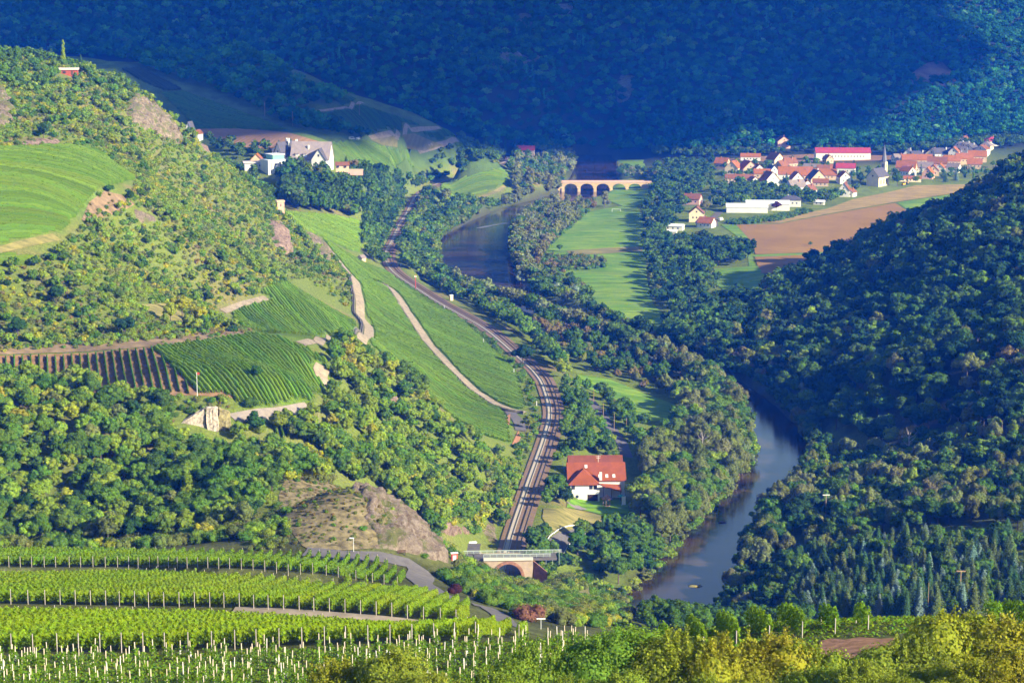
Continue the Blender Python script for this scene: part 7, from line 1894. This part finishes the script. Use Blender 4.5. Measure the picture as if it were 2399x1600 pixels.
# big yellow green bushes close to the camera
def near_bushes():
    protos = []
    for i in range(4):
        V, Q, Tn = crown(700 + i, 'bush', 5.0, 17000, 0.085)
        # ragged shoots standing out of the top
        r = np.random.default_rng(40 + i); n = 2600
        k = r.integers(0, 26, n); ang = r.uniform(0, 6.28, 26); rad = r.uniform(0.2, 2.6, 26); q = r.random(n)
        P = np.stack([np.cos(ang[k]) * rad[k] * (1 + .15 * q), np.sin(ang[k]) * rad[k] * (1 + .15 * q), (4.3 - rad[k] * 0.7) + q * r.uniform(0.3, 1.2, 26)[k]], 1) + r.normal(0, 0.09, (n, 3))
        V2, Q2 = leaf_quads(r, P, r.normal(0, 1, (n, 3)), 0.08)
        protos.append(mesh_np('shrub', np.vstack([V, V2]), [np.vstack([Q, Q2 + len(V)]), Tn], LEAF, link=False))
    L_ = [ # picture u, top v, depth, height, colour, label
     (770,1492,152,4.6,(0.310,0.277,0.017),'small golden bush in front of the white stakes'),
     (905,1478,150,5.4,(0.271,0.270,0.018),'golden green bush standing before the staked vines'),
     (1010,1530,146,4.0,(0.264,0.255,0.018),'low golden bush between two taller bushes at the picture edge'),
     (1240,1462,150,5.2,(0.225,0.277,0.019),'light green bush hiding the last stakes'),
     (1130,1520,146,4.6,(0.232,0.270,0.018),'green bush below the last white stakes'),
     (1380,1440,150,5.6,(0.171,0.247,0.018),'leafy green bush below the river bend'),
     (1480,1425,152,5.8,(0.202,0.270,0.018),'tall green bush directly under the river'),
     (1570,1432,148,5.8,(0.295,0.285,0.018),'yellow bush below the first single vines'),
     (1665,1440,147,5.6,(0.341,0.285,0.015),'warm yellow bush below the single vines'),
     (1790,1438,148,5.6,(0.357,0.277,0.015),'golden yellow bush beside the brown earth'),
     (1880,1520,142,4.6,(0.232,0.262,0.018),'low yellow green bush under the brown earth'),
     (1985,1508,140,4.2,(0.264,0.270,0.018),'small yellow green bush under the leafy vine'),
     (2100,1440,146,5.6,(0.240,0.247,0.018),'olive yellow bush at the end of the brown earth'),
     (2185,1384,150,6.6,(0.326,0.300,0.017),'tallest yellow bush beside the leaning vines'),
     (2290,1392,149,6.6,(0.357,0.285,0.015),'broad golden bush near the picture corner'),
     (2060,1540,138,4.0,(0.248,0.255,0.018),'low bush at the bottom under the brown earth'),
     (2230,1500,140,5.2,(0.310,0.285,0.017),'full yellow bush in front of the tallest one'),
     (2345,1490,140,5.4,(0.341,0.270,0.015),'golden bush cut by the picture corner'),
     (1720,1535,140,4.6,(0.310,0.270,0.017),'orange tinted bush along the lower edge'),
     (1620,1540,140,4.4,(0.279,0.285,0.018),'yellow green bush along the lower edge'),
     (1420,1530,142,4.6,(0.248,0.270,0.018),'green yellow bush along the lower edge'),
     (1430,1432,152,5.0,(0.170,0.270,0.018),'bright green bush with upright shoots below the river'),
     (1620,1436,150,5.2,(0.30,0.29,0.017),'pale yellow bush between two yellow bushes under the single vines'),
     (1730,1440,149,5.0,(0.33,0.28,0.016),'amber bush between the golden bushes under the single vines'),
     (1850,1452,147,4.4,(0.26,0.27,0.017),'yellow green bush touching the brown earth'),
     (2240,1398,150,6.0,(0.30,0.30,0.016),'pale golden bush between the tallest and the broad one'),
     (2345,1404,148,6.0,(0.33,0.28,0.016),'golden bush beside the broad one at the picture edge'),
     (1310,1540,142,4.2,(0.232,0.255,0.018),'low mixed bush along the lower edge'),
    ]
    for k, (u, v, t, h, c, lab) in enumerate(L_):
        x, y, zt = at_depth(u, v, t)
        o = bpy.data.objects.new('shrub', protos[k % 4]); COL.objects.link(o)
        zg = float(height(x, y)); hh = max(2.5, zt - zg) ; hh = min(hh, 9)
        o.location = (x, y, zt - hh); s = hh / 5.3; sw = 0.5 * (s + h / 5.3)
        o.scale = (sw, sw, s); o.rotation_euler = (0, 0, k * 1.3); o.color = (c[0] * 0.84, c[1] * 1.02, c[2] * 1.7, 1)
        tag(o, lab, 'shrub')
near_bushes()
# ------------------------------------------------------------------ unseen cloud, its outline shaped to shade the mountain, and the hazy air
def cloud():
    edge = [(250,165),(380,225),(440,292),(520,318),(640,322),(740,318),(830,316),(900,332),(1000,345),(1080,352),(1180,352),(1260,352),(1340,372),(1420,348),(1500,338),(1600,336),(1700,338),(1790,332),(1880,308),(1960,272),(2060,232),(2180,195),(2320,165)]
    B = ground([e[0] for e in edge], [e[1] for e in edge], 1500)
    far = np.array([(640,2700,200),(620,3100,320),(0,3150,330),(-700,3100,330),(-900,2600,240),(-620,2000,140)])
    P = np.vstack([B, far]); zc = 1150.0
    k = (zc - P[:, 2]) / SUN.z
    Cx, Cy = P[:, 0] + SUN.x * k, P[:, 1] + SUN.y * k
    poly = np.column_stack([Cx, Cy])
    rng = np.random.default_rng(4); VV, FF = [], []; off = 0
    v, f = ICO2
    def puff(x, y, r, fl=0.55):
        nonlocal off
        j = 1 + 0.10 * rng.normal(0, 1, (len(v), 1))
        q = v * j * np.array([r, r, r * fl]) + np.array([x, y, zc + r * fl * 0.2]); q[:, 2] = np.maximum(q[:, 2], zc + rng.uniform(0, 2, len(q))); VV.append(q); FF.append(f + off); off += len(v)
    x0, y0 = poly.min(0); x1, y1 = poly.max(0)
    gx, gy = np.meshgrid(np.arange(x0, x1, 42), np.arange(y0, y1, 42)); gx, gy = gx.ravel() + rng.uniform(-10, 10, gx.size), gy.ravel() + rng.uniform(-10, 10, gy.size)
    ins = in_poly(gx, gy, poly); d, _ = dist_to_line(gx, gy, np.vstack([poly, poly[:1]]))
    for x, y, q, dd in zip(gx, gy, ins, d):
        if q and (dd > 230 or rng.random() < 0.30 + 0.65 * dd / 230): puff(x, y, min(130, max(24, dd * 0.95)) if dd < 60 else rng.uniform(55, 120))
    b = densify([tuple(p) for p in poly[:len(edge)]], 22, closed=False)
    c = poly.mean(0)
    for p in b:
        if rng.random() < 0.45: continue
        r = rng.uniform(14, 30); n_ = (c - np.array(p)); n_ /= np.linalg.norm(n_)
        puff(p[0] + n_[0] * r, p[1] + n_[1] * r, r)
    m, t, bb = new_mat('cloud_white'); bb.inputs['Base Color'].default_value = (0.9, 0.9, 0.9, 1); bb.inputs['Roughness'].default_value = 1; bb.inputs['Specular IOR Level'].default_value = 0
    o = mesh_np('cloud', np.vstack(VV), np.vstack(FF), m, smooth_=True); tag(o, 'heaped white cloud out of view, shaped to shade the far mountain', 'cloud', None, 'stuff')
cloud()
def haze():
    mb = MB(); mb.box(-1515, 1715, -215, 3415, min(-4.0, float(GZ.min()) - 2), max(float(GZ.max()) + 25, CAM_Z + 30))
    o = mb.build('haze'); m = bpy.data.materials.new('haze_air'); m.use_nodes = True; t = m.node_tree; t.nodes.clear()
    out = t.nodes.new('ShaderNodeOutputMaterial'); pv = t.nodes.new('ShaderNodeVolumePrincipled')
    pv.inputs['Color'].default_value = (0.010, 0.135, 1.0, 1); pv.inputs['Absorption Color'].default_value = (1, 1, 1, 1)
    pv.inputs['Density'].default_value = 0.000114; pv.inputs['Anisotropy'].default_value = 0.0
    t.links.new(pv.outputs[0], out.inputs['Volume']); o.data.materials.append(m)
    tag(o, 'thin blue air over the valley', 'haze', None, 'stuff')
haze()
